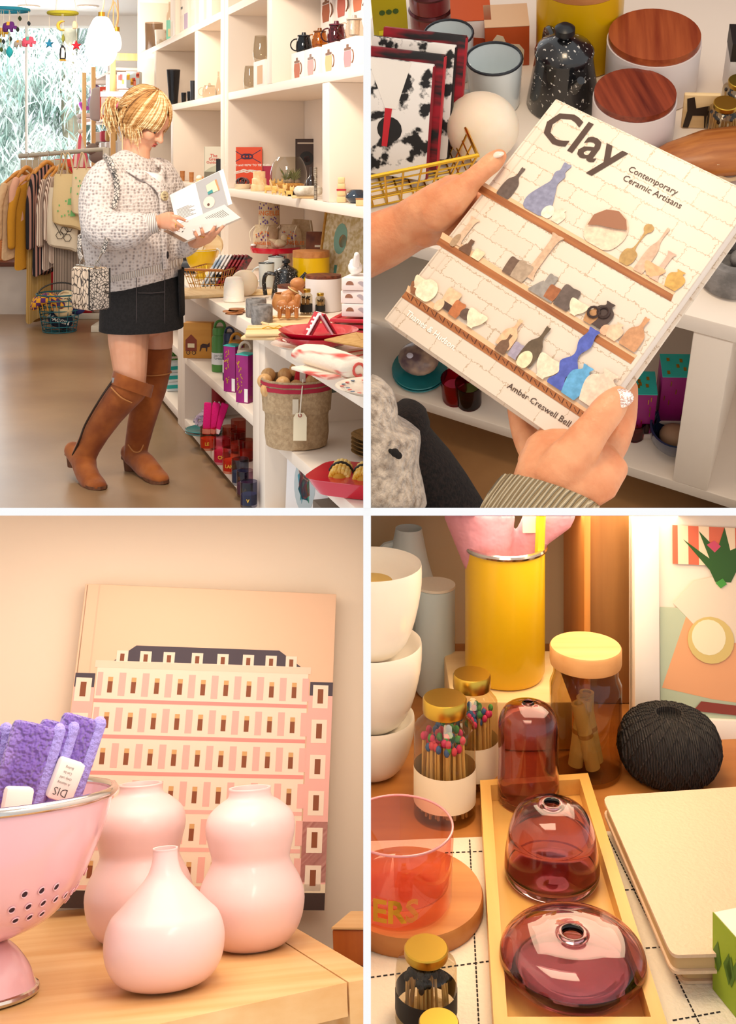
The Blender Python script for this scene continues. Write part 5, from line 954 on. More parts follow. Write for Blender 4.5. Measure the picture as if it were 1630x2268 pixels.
MB().loft([(Q(306, 378) + fd * .05, .075, .075), (Q(300, 398) + fd * .05, .10, .092)], 24, side=rd, rnd=False).build('undershirt', pl('#f4efec', .8), woman)
# skirt
DEN = mat('black_denim', '#110e0f', .9, col2='#1c191a', ns=120, bump=.25, bs=300)
b = MB(); n_ = 44
def sk(v, a, d, u, amp=0): c = Q(u, v); return [c + rd * a * math.cos(2 * PI * j / n_) + fd * d * math.sin(2 * PI * j / n_) * (1 + amp * math.sin(5 * j)) for j in range(n_)]
b.rings([sk(590, .17, .13, 312), sk(640, .185, .148, 314), sk(690, .19, .155, 314, .01), sk(727, .19, .16, 314, .015), sk(727, .182, .152, 314, .015), sk(640, .175, .138, 314)])
skirt = b.build('skirt', DEN, woman)
STI = pl('#4a4142', .8)
def skp(s, v, k=1.02):
    a, d = (.187, .152); q = max(-.98, min(.98, s / a)); return Q(314, v) + rd * s + fd * d * math.sqrt(1 - q * q) * k
MB().tube([skp(.02, 600), skp(.02, 725)], .0015, 5).build('seam', STI, skirt); MB().tube([skp(.02, 640), skp(.08, 640), skp(.13, 638)], .0015, 5).build('seam', STI, skirt); MB().tube([skp(.135, 605), skp(.135, 720)], .0015, 5).build('seam', STI, skirt)
MB().tube([skp(s, 717) for s in [-.17 + .017 * i for i in range(21)]], .0015, 5).build('hem_seam', STI, skirt)
g = [[skp(-.06 - .02 * i, v, 1.06 + .03 * (v > 650)) for i in range(7)] for v in (596, 640, 680, 700)]
b = MB(); b.sheet(g); b.build('wrap_flap', DEN, skirt, mods=[('SOLIDIFY', dict(thickness=.004))])
# boots
SUEDE = mat('tan_suede', '#86400f', .92, col2='#a85c22', ns=9, nd=5, sheen=.2, bump=.5, bs=16); SOLE = wood('stacked_sole', '#5a3420', '#7a4c30', 2, 20, .6); ZIP = pl('#3a2a20', .4, metal=.4)
def boot(shaft, foot, heel, fside, lab):
    b = MB(); b.loft(shaft, 26, side=rd, rnd=False); b.loft(foot, 22, side=fside); b.tube([shaft[-2][0], shaft[-1][0], foot[2][0] + V((0, 0, .012)), foot[3][0] + V((0, 0, .004))], [.052, .05, .046, .04], 18, rnd=True)
    bo = b.build('boot', SUEDE, woman, sm=0, mods=REM(.0055, 5, .5)); bo['label'] = lab
    return bo
sh = [(Q(296, 840, 4.84), .082, .078), (Q(284, 862, 4.84), .078, .074), (Q(262, 888, 4.85), .07, .068), (Q(240, 915, 4.87), .066, .064), (Q(214, 955, 4.89), .056, .058), (Q(196, 988, 4.9), .05, .054), (Q(186, 1012, 4.91), .047, .052)]
ft = [(Q(160, 996, 4.96), .036, .034), (Q(179, 1018, 4.92), .043, .052), (Q(191, 1050, 4.86), .043, .045), (Q(203, 1066, 4.81), .045, .034), (Q(215, 1074, 4.775), .04, .025), (Q(223, 1077, 4.755), .03, .019)]
nb = boot(sh, ft, None, (-.9, .3, 0), 'tan suede over the knee boot with its heel raised')
sh = [(Q(344, 768, 5.02), .075, .072), (Q(341, 820, 5.02), .072, .07), (Q(335, 860, 5.02), .066, .064), (Q(322, 900, 5.02), .064, .062), (Q(312, 940, 5.02), .058, .058), (Q(303, 985, 5.03), .05, .052), (Q(299, 1010, 5.03), .046, .05)]
ft2 = [(Q(285, 1001, 5.05), .036, .036), (Q(303, 1013, 5.01), .043, .05), (Q(322, 1035, 4.95), .043, .045), (Q(340, 1049, 4.89), .045, .034), (Q(354, 1058, 4.85), .04, .025), (Q(361, 1061, 4.835), .03, .02)]
fb = boot(sh, ft2, None, (-.6, -.75, 0), 'tan suede over the knee boot standing flat')
def sole(par, ft, hp_, hz, lift):
    c = [x[0] for x in ft]; d = (c[-1] - c[0]); d.z = 0; d.normalize(); n_ = V((-d.y, d.x, 0))
    pts = [(c[0] - d * .02, .026), (c[1], .036), (c[2], .034), (c[3], .042), (c[4], .04), (c[5], .03), (c[5] + d * .022, .012)]
    zz = [lift, lift * .8, lift * .35, .004, 0, 0, .003]
    b = MB(); b.rings([[V((p.x, p.y, z + .001)) + n_ * w, V((p.x, p.y, z + .001)) - n_ * w, V((p.x, p.y, z + .013)) - n_ * w, V((p.x, p.y, z + .013)) + n_ * w] for (p, w), z in zip(pts, zz)]); b.build('sole', SOLE, par)
    h0 = c[0] + d * .015; b = MB(); b.rings([[V((h0.x, h0.y, z)) + n_ * w * math.cos(a) * .9 + d * w * 1.0 * math.sin(a) for a in [j * PI / 8 for j in range(16)]] for z, w in ((max(0, lift - hz) + .001, .028), (lift + .003, .034), (lift + .02, .035))]); b.build('heel', SOLE, par)
sole(nb, ft, None, .045, .085); sole(fb, ft2, None, .045, .045)
MB().tube(spline([Q(253, 838, 4.80), Q(224, 880, 4.80), Q(190, 938, 4.84), Q(176, 975, 4.85), Q(161, 1008, 4.89)], 6), .0045, 6).build('zipper', ZIP, nb); MB().box(Q(251, 842, 4.785), (.01, .006, .02)).build('zip_pull', pl('#9a9490', .3, metal=1), nb)
rim_ = [Q(296, 838, 4.84) + rd * .085 * math.cos(q * PI / 12) + (fd * .08 + V((0, 0, .0))) * math.sin(q * PI / 12) + V((0, 0, .035 * math.cos(q * PI / 12 - .2) - .02 * math.sin(q * PI / 12))) for q in range(24)]
MB().rings([rim_, [p - V((.012, 0, .05)) for p in rim_], [p * .985 + Q(296, 838, 4.84) * .015 - V((.012, 0, .05)) for p in rim_], [p * .97 + Q(296, 838, 4.84) * .03 for p in rim_]], closed=True, cap=False).build('boot_cuff', SUEDE, nb)
MB().tube(spline([Q(246, 858, 4.775), Q(268, 880, 4.76), Q(292, 892, 4.78)], 5), .003, 6).build('seam', pl('#b87a44', .8), nb)
MB().tube([Q(341, 825, 5.02) + rd * .0745 * math.cos(q * PI / 10) + fd * .0725 * math.sin(q * PI / 10) for q in range(20)], .003, 6, closed=True).build('seam', pl('#b87a44', .8), fb)
MB().tube(spline([Q(284, 985, 4.98), Q(296, 1000, 4.955), Q(310, 1000, 4.955), Q(318, 985, 4.96)], 5), .003, 6).build('seam', pl('#b87a44', .8), fb)
# handbag, strap
PY = mat('python_skin', '#3a2a20', .4, col2='#dcc0a4', kind='crack', ns=62, st=(1, 1, .55), ramp=(.03, .1), coat=.3); PY2 = mat('python_grey', '#2c2826', .4, col2='#c9bcb0', kind='crack', ns=90, ramp=(.04, .14), coat=.3)
STL = pl('#b9b4ac', .2, metal=1); CHAR = pl('#1c1816', .5)
t = thing('handbag', 'boxy snakeskin print handbag hanging from the shoulder of the woman', 'handbag', 1, PB + Q(199, 684, 4.60), (0, 0, R(-42)))
a_, d_, h_ = .125, .095, .165
MB().box((0, 0, h_ / 2), (a_, d_, h_), .012).build('body', PY, t)
MB().box((a_ / 2 + .0005, 0, h_ / 2), (.004, d_ * .93, h_ * .96), .002).build('side_panel', PY2, t)
for s in (-1, 1): MB().tube([(a_ / 2 + .002, s * d_ / 2, h_ * .98), (a_ / 2 + .002, s * d_ / 2, .008), (a_ / 2 + .002, s * d_ * .3, .0)], .003, 6).build('piping', CHAR, t)
MB().box((0, -d_ * .2, h_ + .003), (a_, .012, .008), .002).build('frame_clasp', STL, t)
HB = RM[1].inverted() @ WM[t.name]
for s in (-1, 1): MB().tube([(s * a_ * .42, .0 + .011 * math.cos(q * PI / 8), h_ + .013 + .014 * math.sin(q * PI / 8)) for q in range(16)], .0025, 6, closed=True).build('ring', STL, t)
HI = HB.inverted()
def W2(u, v, Y): return HI @ (Q(u, v, Y) + PB)
r1, r2 = V((-a_ * .42, 0, h_ + .026)), V((a_ * .42, 0, h_ + .026))
MB().tube(spline([r1, W2(176, 560, 4.66), W2(176, 520, 4.70)], 6), .015, 8, flat=.25, up=(0, 1, 0)).build('strap', PY2, t)
MB().tube(spline([r2, W2(226, 560, 4.62), W2(236, 530, 4.60)], 6), .015, 8, flat=.25, up=(0, 1, 0)).build('strap', PY2, t)
MB().tube(spline([W2(230, 344, 4.82), W2(244, 358, 4.74), W2(256, 392, 4.735), W2(259, 425, 4.725), W2(251, 462, 4.705)], 6), .012, 8, flat=.3, up=HI.to_3x3() @ V((0, 1, 0))).build('strap', PY2, t)
# the open book in her hands
t = thing('open_book', 'open hardback of ceramics in the hands of the woman', 'book', 1, PB)
def leaf(nm, c4, th_, m_, par=t):
    n_ = (c4[1] - c4[0]).cross(c4[3] - c4[0]).normalized()
    if n_.y > 0: n_ = -n_
    b = MB(); b.add(list(c4) + [p - n_ * th_ for p in c4], [(0, 1, 2, 3), (7, 6, 5, 4), (0, 4, 5, 1), (1, 5, 6, 2), (2, 6, 7, 3), (3, 7, 4, 0)]); return b.build(nm, m_, par, sm=0)
A, B_, C_, D = Q(376, 433, 4.90), Q(485, 380, 4.90), Q(505, 456, 4.80), Q(391, 497, 4.80)
PAGE = pl('#ece6e0', .6); GREYP = pl('#a9a6a6', .6)
leaf('left_pages', (A, B_, C_, D), .010, PAGE)
ex = (B_ - A).normalized() * .006; leaf('front_cover', (A - ex * .5 + V((0, .0105, .003)), B_ + ex * 3 + V((0, .0105, .003)), C_ + ex * 3 + V((0, .0105, 0)), D - ex * .5 + V((0, .0105, 0))), .003, PAGE)
def pg(x, y, dz=.0008):
    p = A.lerp(B_, x).lerp(D.lerp(C_, x), y); n_ = (B_ - A).cross(D - A).normalized(); n_ = -n_ if n_.y > 0 else n_; return p + n_ * dz
b = MB(); b.add([pg(.52, 0), pg(1, 0), pg(1, 1), pg(.52, 1)], [(0, 1, 2, 3)]); b.build('grey_page', GREYP, t, sm=0)
b = MB(); b.add([pg(.70, .22, .002), pg(.88, .18, .002), pg(.90, .5, .002), pg(.70, .5, .002)], [(0, 1, 2, 3)], 0); b.add([pg(.70, .42, .0025), pg(.80, .40, .0025), pg(.80, .5, .0025), pg(.70, .5, .0025)], [(0, 1, 2, 3)], 1); b.add([pg(.885, .18, .0025), pg(.92, .18, .0025), pg(.93, .5, .0025), pg(.90, .5, .0025)], [(0, 1, 2, 3)], 2)
b.add([pg(.68 + .11 * math.cos(q * PI / 9), .72 + .17 * math.sin(q * PI / 9), .002) for q in range(18)], [tuple(range(18))], 3); b.add([pg(.66 + .025 * math.cos(q * PI / 5), .78 + .04 * math.sin(q * PI / 5), .003) for q in range(10)], [tuple(range(10))], 4)
b.build('pictures', [pl('#e9dcae', .6), pl('#3a8a8a', .6), pl('#e98a5c', .6), pl('#efc9ba', .6), pl('#5a3c30', .6)], t, sm=0)
b = MB()
for i in range(9): y_ = .55 + .04 * i; b.add([pg(.06, y_), pg(.3 + .05 * (i % 3), y_ - .0), pg(.3 + .05 * (i % 3), y_ + .012), pg(.06, y_ + .012)], [(0, 1, 2, 3)])
b.build('text_lines', pl('#8a8484', .7), t, sm=0)
E_, F_, G_, I_ = Q(362, 512, 4.79), Q(497, 453, 4.785), Q(533, 482, 4.755), Q(407, 536, 4.765)
leaf('right_pages', (E_, F_, G_, I_), .022, PAGE); cv = leaf('back_cover', tuple(p - V((0, .003, 0)) for p in (E_, F_, G_, I_)), .0025, pl('#d9d0c8', .5))
def bc(x, y):
    p = E_.lerp(F_, x).lerp(I_.lerp(G_, x), y); return p - V((0, .0036, 0))
b = MB()
for i in range(11): x_ = .62 + .028 * i; b.add([bc(x_, .22), bc(x_ + .008, .22), bc(x_ + .008, .62), bc(x_, .62)], [(0, 1, 2, 3)])
b.add([bc(.28, .5), bc(.36, .42), bc(.46, .36), bc(.48, .42), bc(.40, .52), bc(.30, .58)], [tuple(range(6))]); b.add([bc(.15, .45), bc(.3, .3), bc(.31, .32), bc(.16, .48)], [(0, 1, 2, 3)])
b.build('back_print', pl('#3a3230', .6), t, sm=0)
b = MB(); b.add([bc(.0, .0), bc(.07, .0), bc(.07, 1), bc(.0, 1)], [(0, 1, 2, 3)]); b.build('shelf_print', pl('#7a5a44', .6), t, sm=0)
# ------------------------------------------------------------------ pine rack by the window (frame S)
t = thing('pine_rack', 'pine shelf rack by the shop window stacked with toys and books', 'rack', 'S', (0, 0, 0))
for x in (-5.36, -6.79, -7.62):
    for y in (.18, .58): MB().box2((x - .035, y - .02, 0), (x + .035, y + .02, 2.17 if x > -6 else 2.15), .003).build('post', PINE, t)
for z in (2.03, 1.63, 1.22, .78, .3): MB().box2((-7.66, .2, z), (-5.33, .57, z + .022), .002).build('shelf', mat('rack_shelf', '#e9d3c0', .6), t)
for z in (2.11, 1.2): MB().box2((-5.34, .18, z), (-5.31, .60, z + .06), .002).build('end_rail', PINE, t)
def ps(u, z, y=.3): p = at('S', u, 300, y=y); p.z = z; return p
MAU = pl('#b6a6a0', .9); TOYW = pl('#f3e3da', .6)
for i, (z0, u, n) in enumerate(((.023, 203, 'lower'), (.075, 202, 'upper'))):
    tag(MB().box(ps(u, 1.63 + z0 + .026, .3), (.42, .26, .05), .02).build('folded_blanket', pl('#d8c4bc', .9), k='S'), n + ' folded blanket at the window end of the pine rack', 'blanket', 'folded blankets on the pine rack')
t = thing('plush_toy', 'lilac plush toy sitting on the folded blankets', 'toy', 'S', ps(209, 1.757, .28), (0, 0, VR)); LIL = mat('plush_lilac', '#b79ad0', .95, bump=.4, bs=60)
MB().sph((0, 0, .09), (.07, .06, .09)).build('body', LIL, t); MB().sph((.01, 0, .21), (.06, .055, .065)).build('head', LIL, t); MB().tube([(-.05, 0, .05), (-.11, -.02, .02), (-.13, -.03, .08)], .022, 8, rnd=True).build('tail', pl('#c058c0', .9), t)
t = thing('scarf', 'taupe scarf hanging over the pine rack shelf', 'scarf', 'S', ps(224, 1.665, .22), (0, 0, VR)); MB().loft([((0, 0, 0), .10, .03), ((0, 0, .12), .11, .035), ((0, 0, .26), .085, .03)], 18, rnd=True).build('cloth', MAU, t); MB().box((0, -.032, .13), (.02, .006, .24), .003).build('fold', MAU, t)
for u, w, h, c, n in ((238, .10, .29, '#d8452c', 'red spined book on the pine rack'), (229, .05, .22, '#f2e2d4', 'cream booklet on the pine rack'), (244, .04, .24, '#e08a3c', 'orange booklet on the pine rack')):
    t = thing('book', n, 'book', 'S', ps(u, 1.654, .26), (0, 0, VR)); MB().box((0, 0, h / 2), (w, .16, h), .002).build('cover', pl(c, .5), t); MB().box((0, 0, h * .75), (w * .5, .162, h * .3)).build('lettering', pl('#f3e6dc', .5), t); MB().box((.002, .002, h / 2 + .002), (w - .01, .155, h)).build('pages', pl('#f3ece0', .7), t)
for i, (u, w, h, c, n) in enumerate(((264, .20, .155, '#f1dfd2', 'white toy box with red and yellow print on the pine rack'), (284, .15, .14, '#efd6cc', 'pink toy box with a printed giraffe on the pine rack'), (297, .10, .125, '#c9d2d6', 'grey blue toy box at the end of the pine rack'))):
    t = thing('toy_box', n, 'box', 'S', at('S', u, 202, y=.24) + V((0, 0, 0)), (0, 0, VR)); t.location.z = 0; W = RM['S'] @ tf(V((ps(u, 0, .24).x, .24, 1.654 + .19)), (0, 0, VR)); t.matrix_world = W; WM[t.name] = W
    MB().box((0, 0, h / 2), (w, .1, h), .003).build('body', pl(c, .6), t)
    b = MB(); r_ = random.Random(i)
    for q in range(7): b.box((r_.uniform(-.4, .4) * w, -.0505, r_.uniform(.1, .8) * h), (.022, .001, r_.uniform(.02, .06)), mi=q % 3)
    b.build('print', [pl('#d8322c', .5), pl('#eab02c', .5), pl('#e07a5c', .5)], t, sm=0, kind='stuff')
t = thing('toy_box', 'wide white and coral game box lying under the toy boxes', 'box', 'S', ps(276, 1.654, .24), (0, 0, VR)); MB().box((0, 0, .165), (.36, .12, .045), .003).build('lid', pl('#f0c4b8', .6), t); MB().box((0, 0, .072), (.35, .118, .14), .003).build('body', TOYW, t)
b = MB(); b.box((-.09, -.0595, .07), (.1, .001, .12), mi=0); b.box((-.07, -.0605, .04), (.06, .001, .05), mi=1); b.box((-.1, -.0605, .1), (.04, .001, .04), mi=2); b.build('print', [pl('#e8b02c', .5), pl('#a01c3c', .5), pl('#18506a', .5)], t, sm=0)
t = thing('plush_bear', 'grey brown plush bear with a blue scarf on the lower rack shelf', 'toy', 'S', ps(228, 1.243, .22), (0, 0, VR)); BR = mat('plush_brown', '#8f7d72', .95, bump=.4, bs=60)
MB().sph((0, 0, .07), (.13, .08, .07)).build('body', BR, t); MB().sph((-.09, -.02, .14), (.06, .055, .055)).build('head', BR, t); b = MB(); [b.sph((-.09 + s * .04, -.01, .19), .018, 10, 8) for s in (-1, 1)]; b.build('ears', BR, t); MB().box((.05, -.06, .05), (.1, .03, .06), .015).build('scarf', pl('#7fa0ac', .8), t)
for i, (u, c, n) in enumerate(((218, '#e8d8d0', 'white'), (234, '#c84a58', 'red'), (246, '#c9a05c', 'tan'))):
    tag(MB().box(ps(u, 1.242 + .26, .27), (.10, .10, .10), .02).build('toy', pl(c, .8), k='S'), n + ' boxy toy behind the plush bear on the rack', 'toy')
    tag(MB().box(ps(u, 1.242 + .105, .27), (.13, .10, .20), .01).build('toy_carton', pl('#e6ddd6', .7), k='S'), 'plain pale carton under the ' + n + ' boxy toy', 'carton')
tag(MB().box(ps(207, 1.654 + .28, .48), (.30, .06, .52), .01).build('striped_cushion', mat('stripe_grey', '#6f6a68', .9, col2='#b0a8a2', kind='wave', ns=12, wd=0), k='S'), 'grey striped cushion at the back of the pine rack', 'cushion')
# ------------------------------------------------------------------ lanterns
GLOW = mat('lantern_glow', '#fffaf0', .6, emit=('#fff3dc', 2.4)); CORD = pl('#c9a070', .7)
for u, v, w, h, Y, n in ((225, 92, 70, 108, 7.0, 'large glowing white egg shaped lantern before the shop window'), (258, 92, 22, 44, 7.6, 'smaller glowing white lantern behind the large one')):
    p = at(1, u, v, y=Y); m = Y / F; t = thing('lantern', n, 'lamp', 1, p); rr, hh = w * m / 2, h * m / 2
    MB().lathe([(a * rr, b_ * hh) for a, b_ in prof([(0, -1), (.45, -.98), (.85, -.7), (1, -.25), (.9, .3), (.6, .8), (.35, 1), (0, 1)], 4)], 32).build('shade', GLOW, t)
    MB().lathe([(0, hh), (.02, hh), (.02, hh + .03), (0, hh + .03)], 12).build('cap', GOLD, t); MB().tube(spline([(0, 0, hh + .03), (.012, 0, hh + .12), (-.01, 0, 2.7 - p.z), (0, 0, 2.769 - p.z)]), .004, 6).build('cord', CORD, t)
p = at(1, 250, 25, y=7.4); t = thing('cord', 'looped pale lamp cord hanging from the ceiling', 'cord', 1, (p.x, p.y, 0)); MB().tube(spline([(0, 0, 2.769), (.005, 0, 2.35), (-.03, 0, 2.22), (.0, 0, 2.12), (.03, 0, 2.22), (.005, 0, 2.3), (.004, 0, 1.95)], 6), .004, 6).build('cable', CORD, t)
# ------------------------------------------------------------------ felt mobiles
def felt(outl, s, th=.028): # a stuffed felt shape standing in x-z
    b = MB(); o = [(x * s, z * s) for x, z in outl]; cx, cz = sum(p[0] for p in o) / len(o), sum(p[1] for p in o) / len(o)
    b.rings([[V((cx + (x - cx) * k, y * th, cz + (z - cz) * k)) for x, z in o] for k, y in ((.82, -.5), (.97, -.3), (1, 0), (.97, .3), (.82, .5))]); return b
ELE = [(-.5, -.35), (-.5, .05), (-.42, .28), (-.2, .38), (.05, .38), (.15, .45), (.32, .42), (.4, .28), (.42, .05), (.5, -.05), (.58, .1), (.62, .06), (.55, -.18), (.42, -.16), (.34, -.02), (.3, -.12), (.3, -.4), (.14, -.4), (.12, -.18), (-.16, -.16), (-.18, -.4), (-.36, -.4), (-.38, -.2), (-.42, -.38)]
STAR = [((.5 if i % 2 == 0 else .21) * math.sin(i * PI / 5), (.5 if i % 2 == 0 else .21) * math.cos(i * PI / 5)) for i in range(10)]
MOON = [(.5 * math.cos(a), .5 * math.sin(a)) for a in [R(60 + 20 * i) for i in range(13)]] + [(.16 + .42 * math.cos(a), .42 * math.sin(a)) for a in [R(290 - 24 * i) for i in range(1, 9)]]
LEAFO = [(.28 * math.sin(PI * i / 6) * (1 if 1 else 1), .5 - i / 6) for i in range(7)] + [(-.28 * math.sin(PI * i / 6), -.5 + i / 6) for i in range(1, 6)]
PENG = [(.22, -.5), (.26, -.1), (.2, .3), (.05, .5), (-.1, .5), (-.2, .3), (-.26, -.1), (-.22, -.5)]
STRG = pl('#e8ddc8', .8)
def mobile(u, v, r, Y, col, lab, items):
    c = at(1, u, v, y=Y); m = Y / F; t = thing('mobile', lab, 'mobile', 1, c)
    MB().tube([(r * math.cos(a), r * math.sin(a), .35 * .1 * r * math.sin(a)) for a in [i * PI / 20 for i in range(40)]], .012, 8, closed=True).build('ring', mat('felt' + col, col, .95, bump=.2, bs=80), t)
    for a in (0.3, 2.4, 4.5): MB().tube([(r * math.cos(a), r * math.sin(a), 0), (0, 0, max(.05, 2.765 - c.z))], .0015, 4).build('string', STRG, t)
    for (iu, iv, sz, out, ic, dy, nm) in items:
        p = at(1, iu, iv, y=Y + dy) - c; b = felt(out, sz * m); b.v = [q + p for q in b.v]; o = b.build(nm, mat('felt' + ic, ic, .95, bump=.2, bs=80), t, sm=60)
        MB().tube([p + V((0, 0, sz * m * .3)), V((p.x, p.y, -.0))], .0012, 4).build('string', STRG, o)
        if nm == 'elephant': e2 = felt([(-.16, .1), (.1, .1), (.12, .4), (-.14, .42)], sz * m, .034); e2.v = [q + p for q in e2.v]; e2.build('saddle', pl('#e7a63c' if ic != '#d8566e' else '#5ab0a0', .9), o)
        if nm == 'penguin': e2 = felt([(.16, -.4), (.18, .1), (.1, .36), (-.05, .36), (-.1, -.4)], sz * m, .034); e2.v = [q + p for q in e2.v]; e2.build('belly', pl('#f2e8dc', .9), o); e2 = felt([(.2, -.52), (.2, -.44), (-.2, -.44), (-.2, -.52)], sz * m, .05); e2.v = [q + p for q in e2.v]; e2.build('feet', pl('#e0a020', .9), o)
mobile(4, 22, .165, 7.5, '#1f7f9c', 'felt mobile of elephants and leaves on a blue ring',
       [(20, 60, 28, ELE, '#5a2470', -.1, 'elephant'), (3, 72, 26, ELE, '#c9a02c', .08, 'elephant'), (63, 93, 28, ELE, '#d8566e', 0, 'elephant'), (41, 97, 20, ELE, '#b9b0aa', .12, 'elephant'), (21, 115, 26, LEAFO, '#1f9aa8', -.05, 'pendant')] +
       [(44, 41, 12, LEAFO, '#2c3a24', .0, 'leaf'), (64, 52, 11, LEAFO, '#26303a', .0, 'leaf'), (39, 65, 12, LEAFO, '#26302c', .05, 'leaf'), (23, 86, 12, LEAFO, '#2c3a34', .1, 'leaf'), (8, 92, 11, LEAFO, '#26303a', -.1, 'leaf'), (3, 110, 12, LEAFO, '#4a5c2c', .05, 'leaf'), (2, 90, 11, LEAFO, '#8a8a2c', .1, 'leaf')])
mobile(139, 29, .088, 7.5, '#a8a02c', 'felt mobile of moon, stars and penguin on a yellow ring',
       [(137, 57, 24, MOON, '#eac250', 0, 'moon'), (109, 97, 22, STAR, '#2277a0', -.02, 'star'), (169, 101, 24, STAR, '#cc2033', .0, 'star'), (140, 85, 20, [(x * .6, z) for x, z in LEAFO], '#8c8c3a', .0, 'pendant'), (139, 117, 34, [(x * .8, z) for x, z in PENG], '#23232a', .0, 'penguin'), (166, 55, 18, [(x * 1.2, z) for x, z in PENG], '#eed9b8', .05, 'tag')])
# ------------------------------------------------------------------ clothes rack
YR = 9.25
def qr(u, v, Y=YR): return at(1, u, v, y=Y)
GRY = pl('#b7b0a2', .4, metal=.3); PAINT = pl('#cfc4b2', .6)
t = thing('clothes_rack', 'pale painted clothes rack hung with shirts and totes', 'clothes rack', 1, (0, 0, 0))
ra, rb = qr(42, 346), qr(236, 330)
MB().tube([ra, rb], .018, 12).build('rail', GRY, t)
MB().tube([qr(62, 345), qr(62, 345) + V((0, .26, 0))], .016, 10).build('arm', PAINT, t)
MB().tube([ra, qr(62, 345)], .017, 10).build('rail_end', GRY, t)
p = qr(62, 345); MB().box2((p.x - .025, YR + .24, .03), (p.x + .025, YR + .28, p.z + .01), .004).build('post', PAINT, t)
for p in (rb,):
    MB().box2((p.x - .025, YR - .025, .03), (p.x + .025, YR + .025, p.z + .01), .004).build('post', PAINT, t); MB().box2((p.x - .03, YR - .4, .001), (p.x + .03, YR + .34, .05), .004).build('foot', PAINT, t)
MB().box2((rb.x - .5, YR + .29, .001), (rb.x, YR + .34, .045), .004).build('crossbar', PAINT, t); MB().box((ra.x + .12, YR + .21, ra.z - .11), (.34, .02, .16), .004).build('end_board', pl('#d5c9b0', .6), t)
def stripes(n, c1, c2, s, st=(1, 1, .02)): return mat(n, c1, .9, col2=c2, kind='wave', ns=s, st=st, wd=.5, ramp=(.48, .52))
GM = [mat('white_cotton', '#f0ece8', .9), mat('cream_knit', '#e0bd94', .95, bump=.5, bs=30, bkind='voro'), mat('blush_cotton', '#e7b096', .9), mat('mustard_knit', '#cf922a', .95, bump=.3, bs=60), stripes('tan_stripe', '#a8803e', '#c8a468', 24), stripes('bold_stripe', '#1e1c22', '#b5867a', 9), stripes('fine_stripe', '#8a6a5c', '#efdccb', 26), stripes('fine_stripe', '', '', 0), stripes('grey_stripe', '#6a5a50', '#b3a090', 26)]
GS = [(24, 425, 522, .30, 0, 'white top nearest the window on the clothes rack', 0), (40, 392, 568, .38, 1, 'cream knitted jumper with bobbles on the clothes rack', 1), (53, 388, 486, .24, 2, 'short blush top between the jumpers on the rack', 1), (66, 398, 590, .36, 3, 'mustard yellow jumper on the clothes rack', 1), (80, 374, 708, .26, 4, 'long tan striped trousers reaching the floor', 1), (98, 366, 604, .30, 5, 'black and mauve boldly striped shirt on the rack', 1), (115, 380, 592, .26, 6, 'cream shirt with fine brown stripes, nearer the bold striped one', 1), (131, 376, 576, .26, 7, 'cream shirt with fine brown stripes, nearer the tote bags', 1), (152, 500, 655, .30, 8, 'grey brown striped trousers under the tote bags', 0)]
for i, (u, vt, vb, w, g, lab, hang) in enumerate(GS):
    yy = YR - .02 * (i % 3); p = qr(u + 6, vt, yy); hgt = (vb - vt) * yy / F; ang = R(58 if i != 8 else 30)
    z0 = p.z - hgt
    t = thing('garment', lab, 'clothing', 1, (p.x, yy, z0), (0, 0, ang))
    b = MB(); n_ = 32; rs = []
    for k, (fz, fw, fd_) in enumerate(((0, 1.0, .026), (.3, .95, .024), (.6, .92, .022), (.86, .95, .02), (.94, .8, .018), (1.0, .3, .016))):
        rs.append([V((math.cos(2 * PI * j / n_) * w / 2 * fw, math.sin(2 * PI * j / n_) * fd_ * (1 + .28 * math.sin(6 * 2 * PI * j / n_ + i) * (1 - fz)), hgt * fz + (.02 * math.sin(3 * 2 * PI * j / n_) if k == 0 else 0))) for j in range(n_)])
    b.rings(rs); b.build('cloth', GM[g], t)
    if i not in (4, 8, 0):
        for s in (-1, 1): MB().tube(spline([(s * w * .42, 0, hgt * .9), (s * w * .58, -.004, hgt * .65), (s * w * .60, -.006, hgt * .25)], 4), [.022, .023, .024, .025, .025, .025, .024, .023, .022], 12, flat=1.5, rnd=True).build('sleeve', GM[g], t)
    else: MB().tube([(-w * .3, -.05, hgt * .97), (w * .3, -.05, hgt * .97)], .012, 8, rnd=True).build('waistband', GM[g], t)
    if hang:
        hz = z0 + hgt * .93; t = thing('clothes_hanger', 'orange brown wooden hanger carrying the ' + lab.split(' on the')[0].split(' reaching')[0].split(' between')[0].split(',')[0] + (' nearer the totes' if i == 7 else ''), 'hanger', 1, (p.x, yy, hz), (0, 0, ang), 'wooden clothes hangers')
        MB().tube(spline([(-w * .42, 0, -.0), (-w * .2, 0, .055), (0, 0, .085), (w * .2, 0, .055), (w * .42, 0, .0)], 4), [.012] * 4 + [.018] * 9 + [.012] * 4, 10, rnd=True).build('arms', wood('hanger_wood', '#c98434', '#e0a050', 0), t)
        zr = ra.z + (rb.z - ra.z) * (p.x - ra.x) / (rb.x - ra.x) - hz
        MB().tube(spline([(0, 0, .09), (0, 0, zr - .03), (.022, 0, zr - .005), (.015, 0, zr + .022), (-.012, 0, zr + .02)], 4), .003, 6).build('hook', pl('#c8c4bc', .2, metal=1), t)
